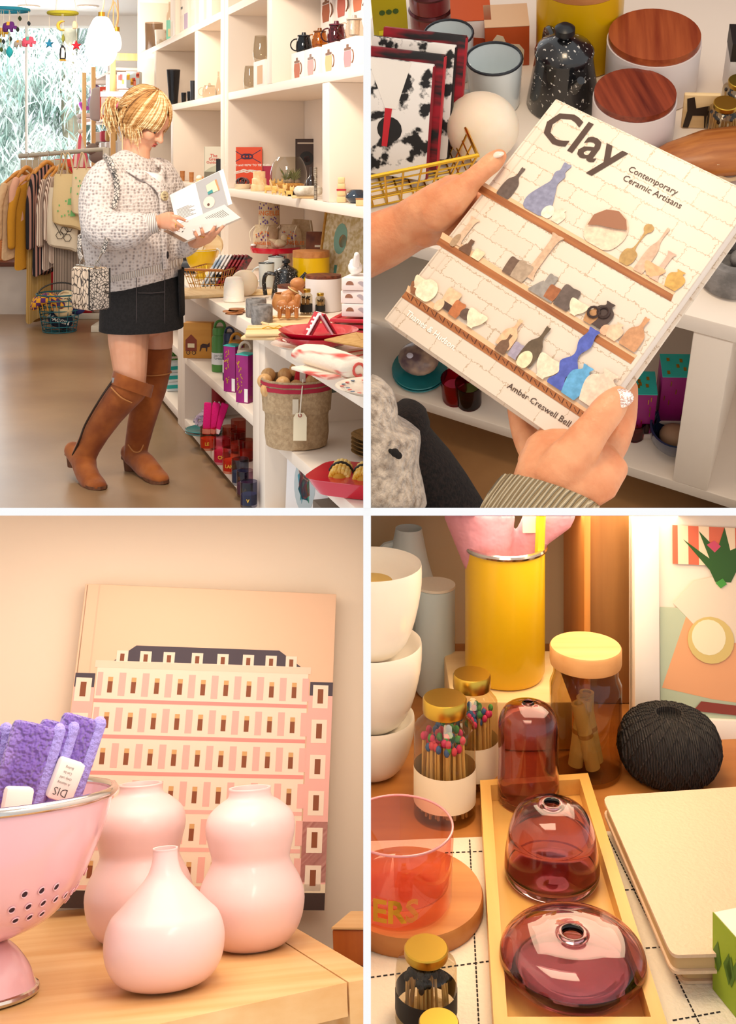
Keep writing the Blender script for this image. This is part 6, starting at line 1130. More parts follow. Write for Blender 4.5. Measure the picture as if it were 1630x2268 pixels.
def tote(u0, u1, vt, vb, col, lab, dy, pr):
    yy = YR - .12 + dy; a, c = qr(u0, vt, yy), qr(u1, vb, yy); w, h = c.x - a.x, a.z - c.z; t = thing('tote_bag', lab, 'bag', 1, ((a.x + c.x) / 2, yy, c.z), (0, 0, R(4)), 'cotton tote bags on the rack')
    n_ = 28; b = MB(); b.rings([[V((math.copysign(abs(math.cos(2 * PI * j / n_)) ** .5, math.cos(2 * PI * j / n_)) * w / 2 * fw, math.sin(2 * PI * j / n_) * d_, h * fz + tilt * math.cos(2 * PI * j / n_) * -.03)) for j in range(n_)] for fz, fw, d_, tilt in ((0, .9, .01, 1), (.04, .98, .03, 1), (.4, 1, .045, .5), (.8, .9, .03, 0), (1, .84, .012, 0))]); b.build('body', mat('tote' + col, col, .9, bump=.1, bs=60), t)
    zr = ra.z - c.z + .015
    for s in (-1, 1): MB().tube(spline([(-w * .22, s * .012, h * .97), (-w * .06, s * .015, zr * .8 + h * .2), (.0, s * .0, zr + .012), (w * .12, s * .015, zr * .8 + h * .2), (w * .22, s * .012, h * .97)], 4), .014, 8, flat=.25, up=(1, 0, 0)).build('handle', pl('#ecd8b4', .9), t)
    b = MB(); r_ = random.Random(len(lab))
    if pr: [b.prism([(x, z) for x, z in ((-.02, 0), (.02, 0), (.012, .05), (-.015, .045))], .001, tf((w * .22 - .02 * (q % 2), -.049, h * (.2 + .22 * q))) @ FRONT) for q in range(3)]; [b.box((r_.uniform(-.3, .1) * w, -.047, r_.uniform(.2, .8) * h), (.01, .001, .014)) for q in range(9)]; b.build('print', pl('#7fc47a', .8), t, sm=0)
    else:
        for cx_, cz_ in ((-.02, .22), (.05, .3), (.1, .18), (.12, .34)): b.tube([(w * cx_ * 2 + .03 * math.cos(q * PI / 3), -.05, h * cz_ + .03 * math.sin(q * PI / 3)) for q in range(6)], .0025, 4, closed=True)
        b.tube(spline([(-.06, -.049, h * .45), (-.03, -.05, h * .34), (.0, -.05, h * .22)]), .0025, 4); b.build('line_drawing', pl('#4a4038', .8), t, sm=0)
tote(104, 172, 415, 550, '#f0e2ca', 'white tote bag with a black line drawing, lowest of the totes', -.05, 0); tote(116, 182, 385, 502, '#ecd3a0', 'cream tote bag with green print in front of the rack', -.14, 1); tote(158, 205, 372, 478, '#f2dcb4', 'plain cream tote bag beside the shoulder of the woman', -.22, 1)
# teal wire basket with scarves and bags
TW = pl('#2c6a74', .4, metal=.3); c = at(1, 132, 734, z=0)
t = thing('wire_bin', 'round teal wire basket of scarves standing under the clothes rack', 'basket', 1, (c.x, c.y, 0)); m = c.y / F
hB = 82 * m
for i in range(8): f = .72 + .28 * i / 7; MB().tube([(50 * m * f * math.cos(q * PI / 16), 50 * m * f * math.sin(q * PI / 16), .006 + hB * i / 7) for q in range(32)], .006 if i == 7 else .004, 6, closed=True).build('wire', TW, t)
for q in range(14): a = q * 2 * PI / 14; MB().tube([(0, 0, .004), (36 * m * math.cos(a), 36 * m * math.sin(a), .005), (50 * m * math.cos(a), 50 * m * math.sin(a), hB)], .003, 5).build('wire', TW, t)
MB().tube(arc((0, 0, hB), 48 * m, 0, 180, 16, ay=(0, .35, .5)), .006, 6).build('handle', pl('#2a2622', .5), t)
wc = WM[t.name]
t = thing('scarf', 'purple and yellow checked scarf heaped in the teal wire basket', 'scarf', 1, M=wc @ tf((-18 * m, -10 * m, hB * .72))); b = MB()
for i in range(7): b.tube(spline([(-.10, .03 * (i - 3), .02 * (i % 3)), (-.03, .03 * (i - 3) - .02, .05 + .015 * (i % 2)), (.05, .028 * (i - 3), .04), (.11, .03 * (i - 3), .01)], 4), .03, 10, rnd=True)
b.build('cloth', mat('plaid', '#5a2a6a', .95, col2='#e0a028', kind='checker', ns=28), t, mods=REM(.008, 4, .5))
b = MB(); [b.tube([(-.1 + .035 * i, -.12, .03), (-.09 + .035 * i, -.125, -.02)], .004, 5, rnd=True) for i in range(6)]; b.build('fringe', pl('#c98a2c', .9), t, kind='stuff')
for i, (x, y, z, c_, n, tx) in enumerate(((16, 6, .82, '#e4cfa8', 'cream lettered drawstring bag at the back of the teal basket', 'AGGIN'), (14, -24, .62, '#e2c79a', 'cream drawstring bag at the front of the teal basket', ''), (34, 4, .66, '#3a3a78', 'dark blue lettered bag at the right of the teal basket', 'AGGIN'), (6, -14, .3, '#1c2436', 'navy lettered bag low inside the teal basket', 'AGGIN'), (-14, 8, .34, '#22304a', 'dark blue bag behind the wires on the left', 'AGGIN'))):
    t = thing('cloth_bag', n, 'bag', 1, M=wc @ tf((x * m, y * m, hB * z - .05), (0, .15 * (i - 1), 0))); MB().sph((0, 0, .06), (.075, .055, .07), 18, 12).build('body', pl(c_, .9), t); MB().tube([(-.03, -.03, .11), (0, -.045, .125), (.03, -.03, .11)], .006, 6, rnd=True).build('drawstring', pl('#c9b08a', .9), t)
    if tx: text(tx, .04, pl('#e9e2d6' if i > 1 else '#2a2426', .8), t, tf((0, -.058, .06)) @ FRONT, bold=.02)
# window display
t = thing('chair', 'pale green curved armchair frame in the window display', 'chair', 1, qr(10, 395, 10.6) * 1.0); MB().tube(spline([(-.35, 0, -.06), (-.1, 0, -.09), (.05, 0, -.02), (.16, 0, .06), (.2, 0, .05)], 5), .05, 10, flat=.5, rnd=True).build('arm', pl('#c3ccb0', .6), t); p = qr(10, 395, 10.6)
MB().tube([(.12, 0, 0), (.12, 0, .442 - p.z)], .025, 8).build('leg', pl('#c3ccb0', .6), t); MB().tube([(-.3, 0, -.06), (-.3, 0, .442 - p.z)], .025, 8).build('leg', pl('#c3ccb0', .6), t)
BKD = pl('#24282c', .7)
t = thing('stool', 'black curved stool behind the white top on the rack', 'stool', 1, (qr(34, 430, 10.5).x + .16, 10.7, .442)); MB().loft([((0, 0, .30), .14, .12), ((.02, 0, .42), .2, .14), ((.08, 0, .62), .1, .08)], 20).build('seat', BKD, t); MB().tube([(0, 0, .001), (0, 0, .3)], .04, 10).build('column', BKD, t)
t = thing('plinth', 'white display plinth at the left edge of the window ledge', 'plinth', 1, (qr(4, 560, 10.1).x, 10.15, .442)); MB().box((0, 0, .105), (.20, .2, .21), .004).build('body', WALL, t); MB().box((0, 0, .215), (.22, .22, .012), .003).build('top', WALL, t)
for i in range(5): tag(MB().box((qr(1 + 4.2 * i, 515, 9.95).x, 10.06 , .442 + .226 + .075), (.014, .13, .15), .002).build('book', pl(['#b8402c', '#e8d8c0', '#7a2a20', '#d8a890', '#e9e0d4'][i], .6), k=1), 'thin upright book on the white plinth, ' + ('leftmost', 'second', 'third', 'fourth', 'rightmost')[i], 'book', 'books on the window plinth')
t = thing('card_box', 'orange card box with black leaf print on the window ledge', 'box', 1, (qr(2, 560, 9.9).x, 9.93, .442)); MB().box((0, 0, .13), (.10, .03, .26), .003).build('body', pl('#e08a4c', .6), t); b = MB(); [b.box((.02, -.0155, .12 + .02 * q), (.04, .001, .006), rot=(0, -.5, 0)) for q in range(4)]; b.build('print', pl('#2a2018', .6), t, sm=0)
t = thing('red_cushion', 'red cushion on the floor rail behind the rack', 'cushion', 1, (qr(162, 300, 9.9).x, 9.9, .0))
MB().box((0, 0, .62), (.36, .2, 1.22), .02).build('cabinet_cloth', pl('#c2202c', .8), t); t['label'] = 'red cloth covered display block behind the clothes rack'; t['category'] = 'display block'; t.name = 'display_block'
t = thing('cone_hat', 'pink and white striped paper cone on the red display block', 'hat', 1, (qr(178, 318, 9.9).x, 9.9, 1.232)); MB().lathe([(0, 0), (.085, 0), (.012, .26), (0, .29)], 20).build('cone', mat('cone_stripe', '#e8647a', .8, col2='#f2dccc', kind='wave', ns=6, wd=0), t); MB().sph((0, 0, .3), .02).build('pompom', pl('#f2e2d8', .9), t)
tag(MB().box((qr(145, 325, 9.9).x, 9.9, 1.232 + .035), (.17, .12, .068), .006).build('gift_box', pl('#e8503c', .6), k=1), 'small coral gift box on the red display block', 'box')
# ------------------------------------------------------------------ upper right: the ceramics book in two hands
kc = [ray(u, v) * s * 1.05 for (u, v), s in zip(((1205, 207), (1641, 416), (1270, 998), (852, 707)), (1, .8875, .8307, .9432))]
kx = (kc[1] - kc[0]).normalized(); ku = (kc[0] - kc[3]); ku = (ku - kx * ku.dot(kx)).normalized(); kn = kx.cross(ku)
mk = MX((kx, ku, kn)).transposed().to_4x4(); mk.translation = kc[3] + V((0, 0, H)); RM['K'] = mk
BWD, BHT = ((kc[1] - kc[0]).length + (kc[2] - kc[3]).length) / 2, (kc[0] - kc[3]).length
def bk(u, v, z=0): return at('K', u, v, z=z)
KP = MT['book_paper'] = bpy.data.materials.new('book_paper'); KP.use_nodes = True; nt = KP.node_tree; p_ = nt.nodes['Principled BSDF']
tc = nt.nodes.new('ShaderNodeTexCoord'); br_ = nt.nodes.new('ShaderNodeTexBrick'); br_.inputs['Scale'].default_value = 1; br_.inputs['Brick Width'].default_value = .036; br_.inputs['Row Height'].default_value = .0155; br_.inputs['Mortar Size'].default_value = .0004
ns_ = nt.nodes.new('ShaderNodeTexNoise'); ns_.inputs['Scale'].default_value = 90; mx_ = nt.nodes.new('ShaderNodeMixRGB'); mx_.inputs[0].default_value = .006; nt.links.new(tc.outputs['Object'], mx_.inputs[1]); nt.links.new(ns_.outputs['Color'], mx_.inputs[2]); nt.links.new(mx_.outputs[0], br_.inputs['Vector'])
for i, c in (('Color1', '#ecdac6'), ('Color2', '#e6d3be'), ('Mortar', '#c9ae92')): br_.inputs[i].default_value = (*lin(c), 1)
nt.links.new(br_.outputs['Color'], p_.inputs['Base Color']); p_.inputs['Roughness'].default_value = .42
t = thing('book', 'large hardback of ceramics held in two hands, its cover lettered Clay', 'book', 'K')
MB().box2((0, 0, -.003), (BWD, BHT, 0), .0006).box2((0, 0, -.023), (BWD, BHT, -.020), .0006).box2((-.001, 0, -.023), (.003, BHT, 0), .001).build('cover', KP, t)
MB().box2((.003, .003, -.0198), (BWD - .003, BHT - .003, -.0032)).build('pages', pl('#efe2d6', .7), t)
MB().box2((.0085, .0, -.0002), (.0097, BHT, .0002)).build('hinge_groove', pl('#dcc8b4', .6), t)
def dz(i): return .0004 + .00012 * i
# the printed shelves
SHW = wood('print_wood', '#8a4a22', '#c07a44', 0, 60, .5)
for n_, (a, b_, c, d) in enumerate((((1064, 409), (1491, 653), (1486, 668), (1057, 424)), ((975, 527), (1406, 793), (1397, 806), (966, 540)), ((899, 645), (1305, 919), (1297, 932), (889, 658)))):
    MB().add([bk(*q, .0004) for q in (a, b_, c, d)], [(0, 1, 2, 3)]).build('shelf_print', SHW, t, sm=0)
    top = [bk(*q, .0003) for q in ((a[0] + 5, a[1] - 7 - 6 * (n_ > 0)), (b_[0] + 5, b_[1] - 6), b_, a)]
    MB().add(top, [(0, 1, 2, 3)]).build('shelf_top_print', pl('#e8bd92', .5), t, sm=0)
zz = MB(); p0, p1 = V((899, 648, 0)), V((1303, 922, 0))
for i in range(46):
    q = p0.lerp(p1, (i + .5) / 46); zz.add([bk(q.x + dx, q.y + dy, .0006) for dx, dy in (((-3, 9), (-1, 10), (4, 0), (2, -1)) if i % 2 else ((3, 11), (5, 12), (0, 1), (-2, 0)))], [(0, 1, 2, 3)])
zz.build('zigzag_print', pl('#5a2c14', .5), t, sm=0)
PF = {'bottle': [(0, 1), (.28, 1), (.24, .72), (.9, .5), (1, .1), (.9, 0)], 'gourd': [(0, 1), (.3, 1), (.22, .86), (.42, .78), (.3, .62), (.55, .48), (1, .22), (.9, .05), (.6, 0)], 'round': [(0, 1), (.4, .96), (.85, .75), (1, .45), (.8, .12), (.45, 0)], 'cup': [(0, 1), (.95, 1), (1, .5), (.85, 0)], 'bowl': [(0, 1), (1, 1), (.85, .5), (.35, .12), (.35, 0)], 'tube': [(0, 1), (1, 1), (.55, .85), (.6, .2), (1, .02), (.9, 0)], 'cone': [(0, 1), (.35, 1), (.35, .62), (.5, .6), (1, .08), (.95, 0)], 'hour': [(0, 1), (.6, 1), (.45, .92), (.7, .75), (.3, .6), (.35, .5), (1, .36), (.45, .2), (.9, .06), (.8, 0)], 'stem': [(0, 1), (.6, .95), (.6, .85), (.16, .75), (.16, .4), (.9, .3), (1, .12), (.6, 0)], 'pot': [(0, 1), (.5, 1), (.35, .86), (.9, .7), (1, .45), (.7, .05), (.6, 0)]}
PX = BHT / 612
CER = [(1112, 436, 78, 34, '#5a4a42', 'bottle'), (1178, 470, 130, 62, '#83839a', 'gourd'), (1205, 482, 30, 26, '#f2d9c0', 'round'), (1228, 493, 34, 28, '#eecdb4', 'pot'), (1317, 545, 88, 88, '#e8c4a8', 'round'), (1380, 585, 100, 30, '#b08a50', 'stem'), (1412, 603, 108, 22, '#c9a58a', 'bottle'), (1447, 620, 66, 20, '#cfa48e', 'tube'), (1437, 612, 26, 44, '#dda274', 'bowl'), (1483, 640, 42, 36, '#c4964a', 'pot'),
       (1010, 542, 70, 26, '#cfae90', 'tube'), (1000, 546, 32, 16, '#a88a6a', 'round'), (1028, 560, 32, 30, '#6a4832', 'cone'), (1052, 575, 22, 24, '#e6cba6', 'cup'), (1168, 615, 108, 30, '#c9a586', 'tube'), (1122, 608, 38, 28, '#6a5040', 'cup'), (1143, 620, 40, 36, '#a89078', 'cup'), (1195, 658, 52, 58, '#8f867e', 'cone'), (1214, 664, 30, 26, '#9a5a34', 'cup'), (1240, 683, 48, 38, '#5e4e46', 'cup'), (1268, 698, 30, 40, '#ecd0b2', 'bowl'), (1318, 724, 56, 40, '#43302a', 'pot'), (1300, 716, 34, 26, '#b07e50', 'pot'), (1334, 742, 22, 18, '#dca684', 'round'), (1352, 752, 36, 30, '#e0b494', 'pot'), (1388, 772, 70, 38, '#bd875e', 'bottle'),
       (914, 652, 24, 34, '#8a5836', 'bowl'), (922, 640, 26, 34, '#e9cfae', 'bowl'), (932, 664, 48, 48, '#f4dcbc', 'round'), (984, 686, 30, 34, '#4c352c', 'cup'), (992, 672, 30, 34, '#d9b48e', 'cup'), (966, 688, 26, 20, '#e2c09a', 'round'), (1002, 702, 34, 26, '#b2693c', 'cup'), (1026, 708, 24, 26, '#5a4438', 'round'), (1040, 726, 36, 44, '#ecd4b4', 'bowl'), (1112, 770, 66, 34, '#dbac84', 'bottle'), (1106, 782, 42, 24, '#70503a', 'bottle'), (1134, 794, 32, 24, '#a094a4', 'cup'), (1158, 808, 88, 36, '#5e4c38', 'bottle'), (1152, 814, 36, 28, '#ecd0a8', 'round'), (1196, 838, 44, 52, '#e8d0b4', 'bowl'), (1228, 858, 136, 40, '#4a58a8', 'hour'), (1258, 880, 70, 46, '#5a9cc6', 'pot'), (1304, 900, 76, 66, '#e4c6ae', 'pot')]
for i, (u, v, h, w, c, sh_) in enumerate(CER):
    o = bk(u, v); pr = prof(PF[sh_], 4); pts = [(o.x + x * w / 2 * PX, o.y + y * h * PX) for x, y in pr] + [(o.x - x * w / 2 * PX, o.y + y * h * PX) for x, y in pr[::-1]]
    MB().prism(pts, .00005, MX.Translation((0, 0, .00075 + .00004 * i))).build('vase_print', mat('vp' + c, c, .5, col2='#' + ''.join('%02x' % min(255, int(int(c[j:j + 2], 16) * 1.1 + 8)) for j in (1, 3, 5)), ns=240, ramp=(.35, .7)), t, sm=0)
o = bk(1317, 545); MB().prism([(o.x + x * PX, o.y + y * PX) for x, y in ((-38, 30), (-20, 40), (0, 46), (20, 52), (38, 60), (24, 78), (0, 87), (-24, 78), (-40, 56))], .00005, MX.Translation((0, 0, .0026))).build('glaze_print', pl('#a06a4c', .5), t, sm=0)
for (u, v) in ((1316, 694), (1338, 694)): o = bk(u, v); MB().tube([(o.x + 11 * PX * math.cos(q * PI / 6), o.y + 11 * PX * math.sin(q * PI / 6), .0027) for q in range(12)], .0011, 4, closed=True, up=(0, 0, 1)).build('handle_print', pl('#43302a', .5), t)
INK = pl('#4a3226', .5)
def ktext(s, ul, ur, m_, bold=0, z=.0005, wide=None):
    a, b_ = bk(*ul), bk(*ur); d = b_ - a; n0 = len(t.children)
    o_ = text(s, 1, m_, t, MX.Identity(4), bold=bold, clip=False); xs = [q.co.x for q in o_.data.vertices]; w0 = max(xs) - min(xs); s_ = d.length / w0; cx_ = (max(xs) + min(xs)) / 2; ys = [q.co.y for q in o_.data.vertices]; cy_ = (max(ys) + min(ys)) / 2
    ang = math.atan2(d.y, d.x); mid = (a + b_) / 2
    M_ = MX.Translation((mid.x, mid.y, z)) @ MX.Rotation(ang, 4, 'Z') @ MX.Scale(s_, 4) @ MX.Translation((-cx_, -cy_, 0))
    for q in o_.data.vertices: q.co = M_ @ q.co
ktext('Clay', (1205, 279), (1376, 362), INK, .014); ktext('Contemporary', (1393, 375), (1500, 429), INK, .004); ktext('Ceramic Artisans', (1382, 393), (1510, 457), INK, .004)
ktext('Thames & Hudson.', (902, 692), (1010, 772), pl('#fffaf0', .5), .014); ktext('Amber Creswell Bell', (1126, 853), (1263, 940), INK, .004)
# the hands, the sleeve and the skirt of the reader
t = thing('person', 'pair of hands in cream knit sleeves holding the ceramics book', 'person', 'K')
SK2 = mat('hand_skin', '#d98e62', .42, col2='#e6a478', ns=40, sss=.25, bump=.12, bs=260)
b = MB(); P = bk
b.loft([(P(790, 556, -.03), .031, .027), (P(850, 530, -.028), .030, .025), (P(905, 503, -.024), .0265, .022), (P(950, 482, -.018), .031, .022), (P(990, 452, -.012), .030, .020), (P(1012, 430, -.010), .024, .017)], 22, side=(0, 0, 1))
b.tube([P(965, 470, -.004), P(1000, 442, .004), P(1030, 415, .008)], [.019, .0165, .0125], 16, rnd=True)
b.tube(spline([P(1015, 428, .006), P(1042, 402, .0105), P(1070, 377, .0115), P(1090, 360, .0105), P(1106, 346, .0085)], 4), [.0122, .0118, .0112, .0106, .0102, .0098, .0094, .0092, .009, .009, .0092, .0093, .0092, .0088, .0084, .0078, .0068], 16, rnd=True)
for q in range(4):
    u0, v0 = 1022 - 19 * q, 420 + 32 * q
    b.tube(spline([P(u0 - 25, v0 + 8, -.022), P(u0 + 8, v0 + 5, -.032), P(u0 + 60, v0 + 28, -.034), P(u0 + 105 - 12 * (q == 3), v0 + 52, -.034)], 4), [.0105 - .0003 * j for j in range(13)], 12, rnd=True)
b.build('left_hand', SK2, t, sm=0, mods=REM(.0016, 5, .5))
MB().sph((0, 0, 0), (.0078, .0052, .0016), 18, 8).build
def nail(u, v, z, ang, m_, l=.0078, w=.0055, tilt=0):
    b = MB(); b.M = MX.Translation(P(u, v, z)) @ MX.Rotation(R(ang), 4, 'Z') @ MX.Rotation(R(tilt), 4, 'X'); b.sph((0, 0, 0), (l, w, .0022), 20, 10); return b.build('nail', m_, t)
nail(1100, 343, .0158, 42, pl('#e8d0bc', .12, coat=1), .0068, .0048, -28)
b = MB()
b.loft([(P(1178, 1180, .0), .030, .024), (P(1205, 1120, .0), .029, .023), (P(1228, 1075, .0), .033, .022), (P(1262, 1035, -.004), .040, .020), (P(1290, 1000, -.012), .038, .016)], 22, side=kx @ MX.Identity(3) if 0 else (1, .2, 0))
b.tube([P(1232, 1062, .006), P(1262, 1020, .012)], [.020, .0175], 16, rnd=True)
b.tube(spline([P(1255, 1030, .011), P(1288, 985, .0145), P(1318, 945, .015), P(1345, 910, .013), P(1370, 880, .0095)], 4), [.017, .0165, .016, .0153, .0148, .0142, .0136, .013, .0126, .0124, .0124, .0124, .0122, .0118, .011, .0102, .0088], 18, rnd=True)
for pts in (((1310, 1035, -.012), (1352, 1000, -.027), (1376, 945, -.0345), (1384, 900, -.036), (1386, 858, -.0345)), ((1290, 1020, -.02), (1330, 950, -.0345), (1340, 900, -.036), (1345, 850, -.035)), ((1240, 1040, -.018), (1215, 985, -.034), (1205, 930, -.036), (1200, 870, -.035)), ((1215, 1055, -.012), (1178, 1000, -.028), (1160, 955, -.0345), (1150, 905, -.034))):
    P_ = spline([P(*q) for q in pts], 4); b.tube(P_, [.0112 - .0001 * j for j in range(len(P_))], 12, rnd=True)
b.tube([P(1200, 1060, -.002), P(1182, 1020, -.012)], [.016, .0125], 14, rnd=True)
b.build('right_hand', SK2, t, sm=0, mods=REM(.0016, 5, .5))
GLT = mat('glitter', '#c9a090', .2, metal=.5, col2='#fff0e8', ns=900, nd=1, ramp=(.45, .55), coat=1)
nail(1374, 882, .0172, 38, GLT, .0098, .0078, -6)
CR = [((1270, 1000), (1290, 1012)), ((1296, 968), (1316, 982))]
# cuff
RIB2 = mat('rib_cream', '#a98e66', .95, col2='#e6d3b0', kind='wave', ns=90, st=(1, .25, .2), wd=1, ramp=(.2, .6), bump=.8, bkind='wave', bs=90)
b = MB(); rs = []
for c_, w in (((1170, 1200, 0), .040), ((1196, 1135, 0), .0385), ((1212, 1102, 0), .0365), ((1219, 1088, 0), .035), ((1219, 1088, 0), .031)):
    c_ = P(*c_); rs.append([c_ + V((w * math.cos(2 * PI * j / 72) * (1 + .025 * math.cos(2 * PI * j / 72 * 24)), w * .35 * math.cos(2 * PI * j / 72), w * .78 * math.sin(2 * PI * j / 72) * (1 + .025 * math.cos(2 * PI * j / 72 * 24)))) for j in range(72)])
b.rings(rs, cap=False); b.build('cuff', RIB2, t, sm='open')
ik = RM['K'].inverted()
def wk(u, v, Y): return ik @ (ray(u, v) * Y + V((0, 0, H)))
wx_ = ik.to_3x3() @ V((1, 0, 0))
FUZ = mat('fuzzy_knit', '#8e7c6c', .95, col2='#dccbb8', ns=130, nd=4, ramp=(.3, .62), bump=.8, bs=170, sheen=.5)
b = MB(); b.loft([(wk(805, 905, 1.0), .030, .05), (wk(795, 930, 1.0), .054, .06), (wk(792, 975, 1.0), .054, .06), (wk(792, 1020, 1.0), .052, .06), (wk(790, 1065, 1.0), .057, .06), (wk(788, 1180, 1.0), .066, .06)], 28, side=wx_); b.build('cardigan', FUZ, t, sm=0, mods=REM(.004, 3, .5))
b = MB(); c_ = wk(875, 1003, .9455); b.M = MX.Translation(c_); [b.sph(ik.to_3x3() @ V(q), s_, 12, 8) for q, s_ in (((0, 0, 0), (.004, .0035, .003)), ((.0025, 0, -.002), (.0035, .003, .003)), ((-.003, 0, .001), (.003, .002, .002)))]; b.build('buttonhole', pl('#161210', .9), t)
b = MB(); b.loft([(wk(905, 935, 1.10), .02, .05), (wk(890, 985, 1.10), .048, .07), (wk(885, 1040, 1.10), .064, .07), (wk(880, 1100, 1.10), .082, .07), (wk(875, 1180, 1.10), .10, .07)], 28, side=wx_); b.build('skirt', mat('black_denim2', '#16100d', .9, col2='#2c211b', ns=300, bump=.3, bs=500), t)
# ------------------------------------------------------------------ goods on that counter (frame B)
VB = R(16.8)
def OB(u, v, z=0): p = at('B', u, v, z=z); return p + V((0, 0, .0006)), mpp('B', p)
p, m = OB(846, 372); t = thing('wire_basket', 'gold wire basket of flowered booklets at the left of the counter', 'basket', 'B', p + V((0, .0, 0)), (0, 0, VB + R(20)))
basket(t, mat('gold_wire', '#d8a93a', .25, metal=1), .23, .20, .075, .78, 9, 8, 4, .0016)
wbm = WM[t.name]; ib = RM['B'].inverted()
FLW = mat('flower_print', '#191718', .5, col2='#f2ece6', ns=34, nd=5, ramp=(.45, .5))
for i, (n, fm) in enumerate((('front one, with a white panel', FLW), ('second, with a red spine', PR3), ('third, with a dark spine', FLW), ('rear one, with a red spine', PR3))):
    M_ = ib @ wbm @ tf((.0 + .02 * i, -.03 + .017 * i, .022), (0, 0, R(-30))) @ MX.Rotation(R(-24), 4, 'X')
    t = thing('picture_book', 'flowered booklet in the gold wire basket, ' + n, 'book', 'B', M=M_, group='flowered booklets in the gold basket')
    MB().box((0, 0, .075), (.12, .009, .165), .001).build('cover', fm, t)
    if i == 0:
        MB().prism([(-.034, .158), (.03, .158), (.012, .09), (-.004, .09)], .0006, tf((0, -.0046, 0)) @ FRONT).build('white_panel', pl('#f6efe6', .5), t)
        MB().prism([(-.004, .09), (.006, .09), (.002, .035), (-.006, .035)], .0006, tf((0, -.0048, 0)) @ FRONT).build('red_tie', pl('#c8202c', .5), t); MB().prism(circ(.018, 14, .004, .06), .0004, tf((0, -.0046, 0)) @ FRONT).build('black_flower', pl('#1c1a1a', .5), t)
    MB().box((.0605, 0, .075), (.002, .0085, .16)).build('spine', pl(['#8a1a28', '#c8303c', '#1e1a1c', '#b0202c'][i], .5), t)
M_ = ib @ wbm @ tf((-.075, -.02, .025), (0, 0, R(-25))) @ MX.Rotation(R(-26), 4, 'X'); t = thing('recipe_card', 'white card with orange dots at the left end of the gold basket', 'card', 'B', M=M_); MB().box((0, 0, .07), (.06, .003, .14), .001).build('card', pl('#f3e6d6', .5), t); b = MB(); [b.prism(circ(.012, 14, x, z), .0005, tf((0, -.0018, 0)) @ FRONT) for x, z in ((.012, .125), (-.0, .085), (.01, .05))]; b.build('dots', pl('#e8a02c', .5), t, sm=0)
p, m = OB(868, 92); t = thing('price_card', 'yellow green lettered card behind the gold basket', 'card', 'B', p, (0, 0, VB + .25)); MB().box((0, 0, .045), (.056, .002, .088), .0008).build('card', pl('#b8a40c', .45), t); b = MB(); [b.prism(circ(.005, 8, -.012 + .011 * i, .058), .0006, tf((0, -.0012, 0)) @ FRONT) for i in range(3)]; b.build('leaves_print', pl('#3f5a1c', .5), t, sm=0); MB().box((.0, -.0015, .02), (.04, .001, .008)).build('band', pl('#e0d020', .5), t)
for i, (u, v, n) in enumerate(((938, 75, 'lower'), (944, 75, 'upper'))):
    p, m = OB(940, 78); t = thing('jar', n + ' dark red tin behind the enamel mugs', 'tin', 'B', p + V((0, .03, .037 * i)), (0, 0, 0), 'dark red tins behind the mugs'); MB().lathe([(0, 0), (.034, 0), (.035, .028), (0, .028)], 28).build('body', pl('#7a1018', .25, coat=.5), t); MB().lathe([(0, .0285), (.036, .0285), (.037, .032), (.034, .036), (0, .036)], 28).build('lid', pl('#5a2a2c', .2, metal=.7), t)
HORSE = [(-.4, 0), (-.42, .25), (-.3, .5), (-.36, .7), (-.25, .85), (-.1, .8), (-.02, .6), (.3, .56), (.42, .4), (.4, 0), (.3, 0), (.28, .3), (-.18, .3), (-.24, 0)]
for i, (u, v, n, c1, c2) in enumerate(((1040, 138, 'left', '#ece0d8', '#b8481c'), (1118, 152, 'right', '#c2501c', '#ecd8b8'))):
    p, m = OB(u, v); t = thing('carton', 'orange and white carton with an animal printed on it, the %s one' % n, 'carton', 'B', p + V((-.01, .035, 0)), (0, 0, VB + R(6)), 'cartons printed with animals'); MB().box((0, 0, .037), (.062 if i == 0 else .068, .062, .074), .001).build('body', pl(c1, .5), t)
    MB().prism([(x * .062, z * .068) for x, z in HORSE], .0006, tf((.0, -.0312, .003)) @ FRONT).build('animal_print', pl(c2, .5), t, sm=0)
    MB().box((0, 0, .0745), (.0625 if i == 0 else .0685, .0625, .001)).build('top', pl(['#c2501c', '#d8b08a'][i], .5), t)
p, m = OB(982, 190); emug('B', p + V((-.0, .03, 0)), .078, .078, 'white enamel mug with a dark rim behind the orange card, partly hidden', VB)
p, m = OB(1078, 258); emug('B', p + V((0, .035, 0)), .086, .082, 'white enamel mug with a dark rim beside the percolator', VB, hand=-1)
p, m = OB(1062, 352); solo(MB().sph((0, 0, .05), (.053, .05, .05), 32, 20), 'stone_ball', mat('alabaster2', '#f4dfc4', .45, col2='#f9ead4', ns=14, sss=.4), 'smooth round alabaster ball beside the thumb', 'stone', 'B', p + V((0, .012, 0)))
p, m = OB(1228, 262); perc('B', p + V((0, .04, 0)), .146, 'black flecked enamel percolator above the ceramics book', VB + R(-70))
p, m = OB(1250, 178); canister('B', p + V((0, .07, 0)), .066, .135, .018, pl('#d9a800', .35, coat=.3), MW, 'yellow canister at the top of the picture behind the percolator')
p, m = OB(1418, 240); canister('B', p + V((0, .055, 0)), .068, .085, .012, pl('#e6dad6', .35), wood('lid_red', '#7a2c14', '#b05a30', 1, 22, .35), 'large white canister with reddish wooden lid behind its smaller twin', .97, VB)
p, m = OB(1378, 350); canister('B', p + V((0, .05, 0)), .058, .07, .010, pl('#e6dad6', .35), wood('lid_red2', '#5a1c10', '#9a4428', 1, 30, .3), 'small white canister with dark red wooden lid above the title', .97, VB + .3)
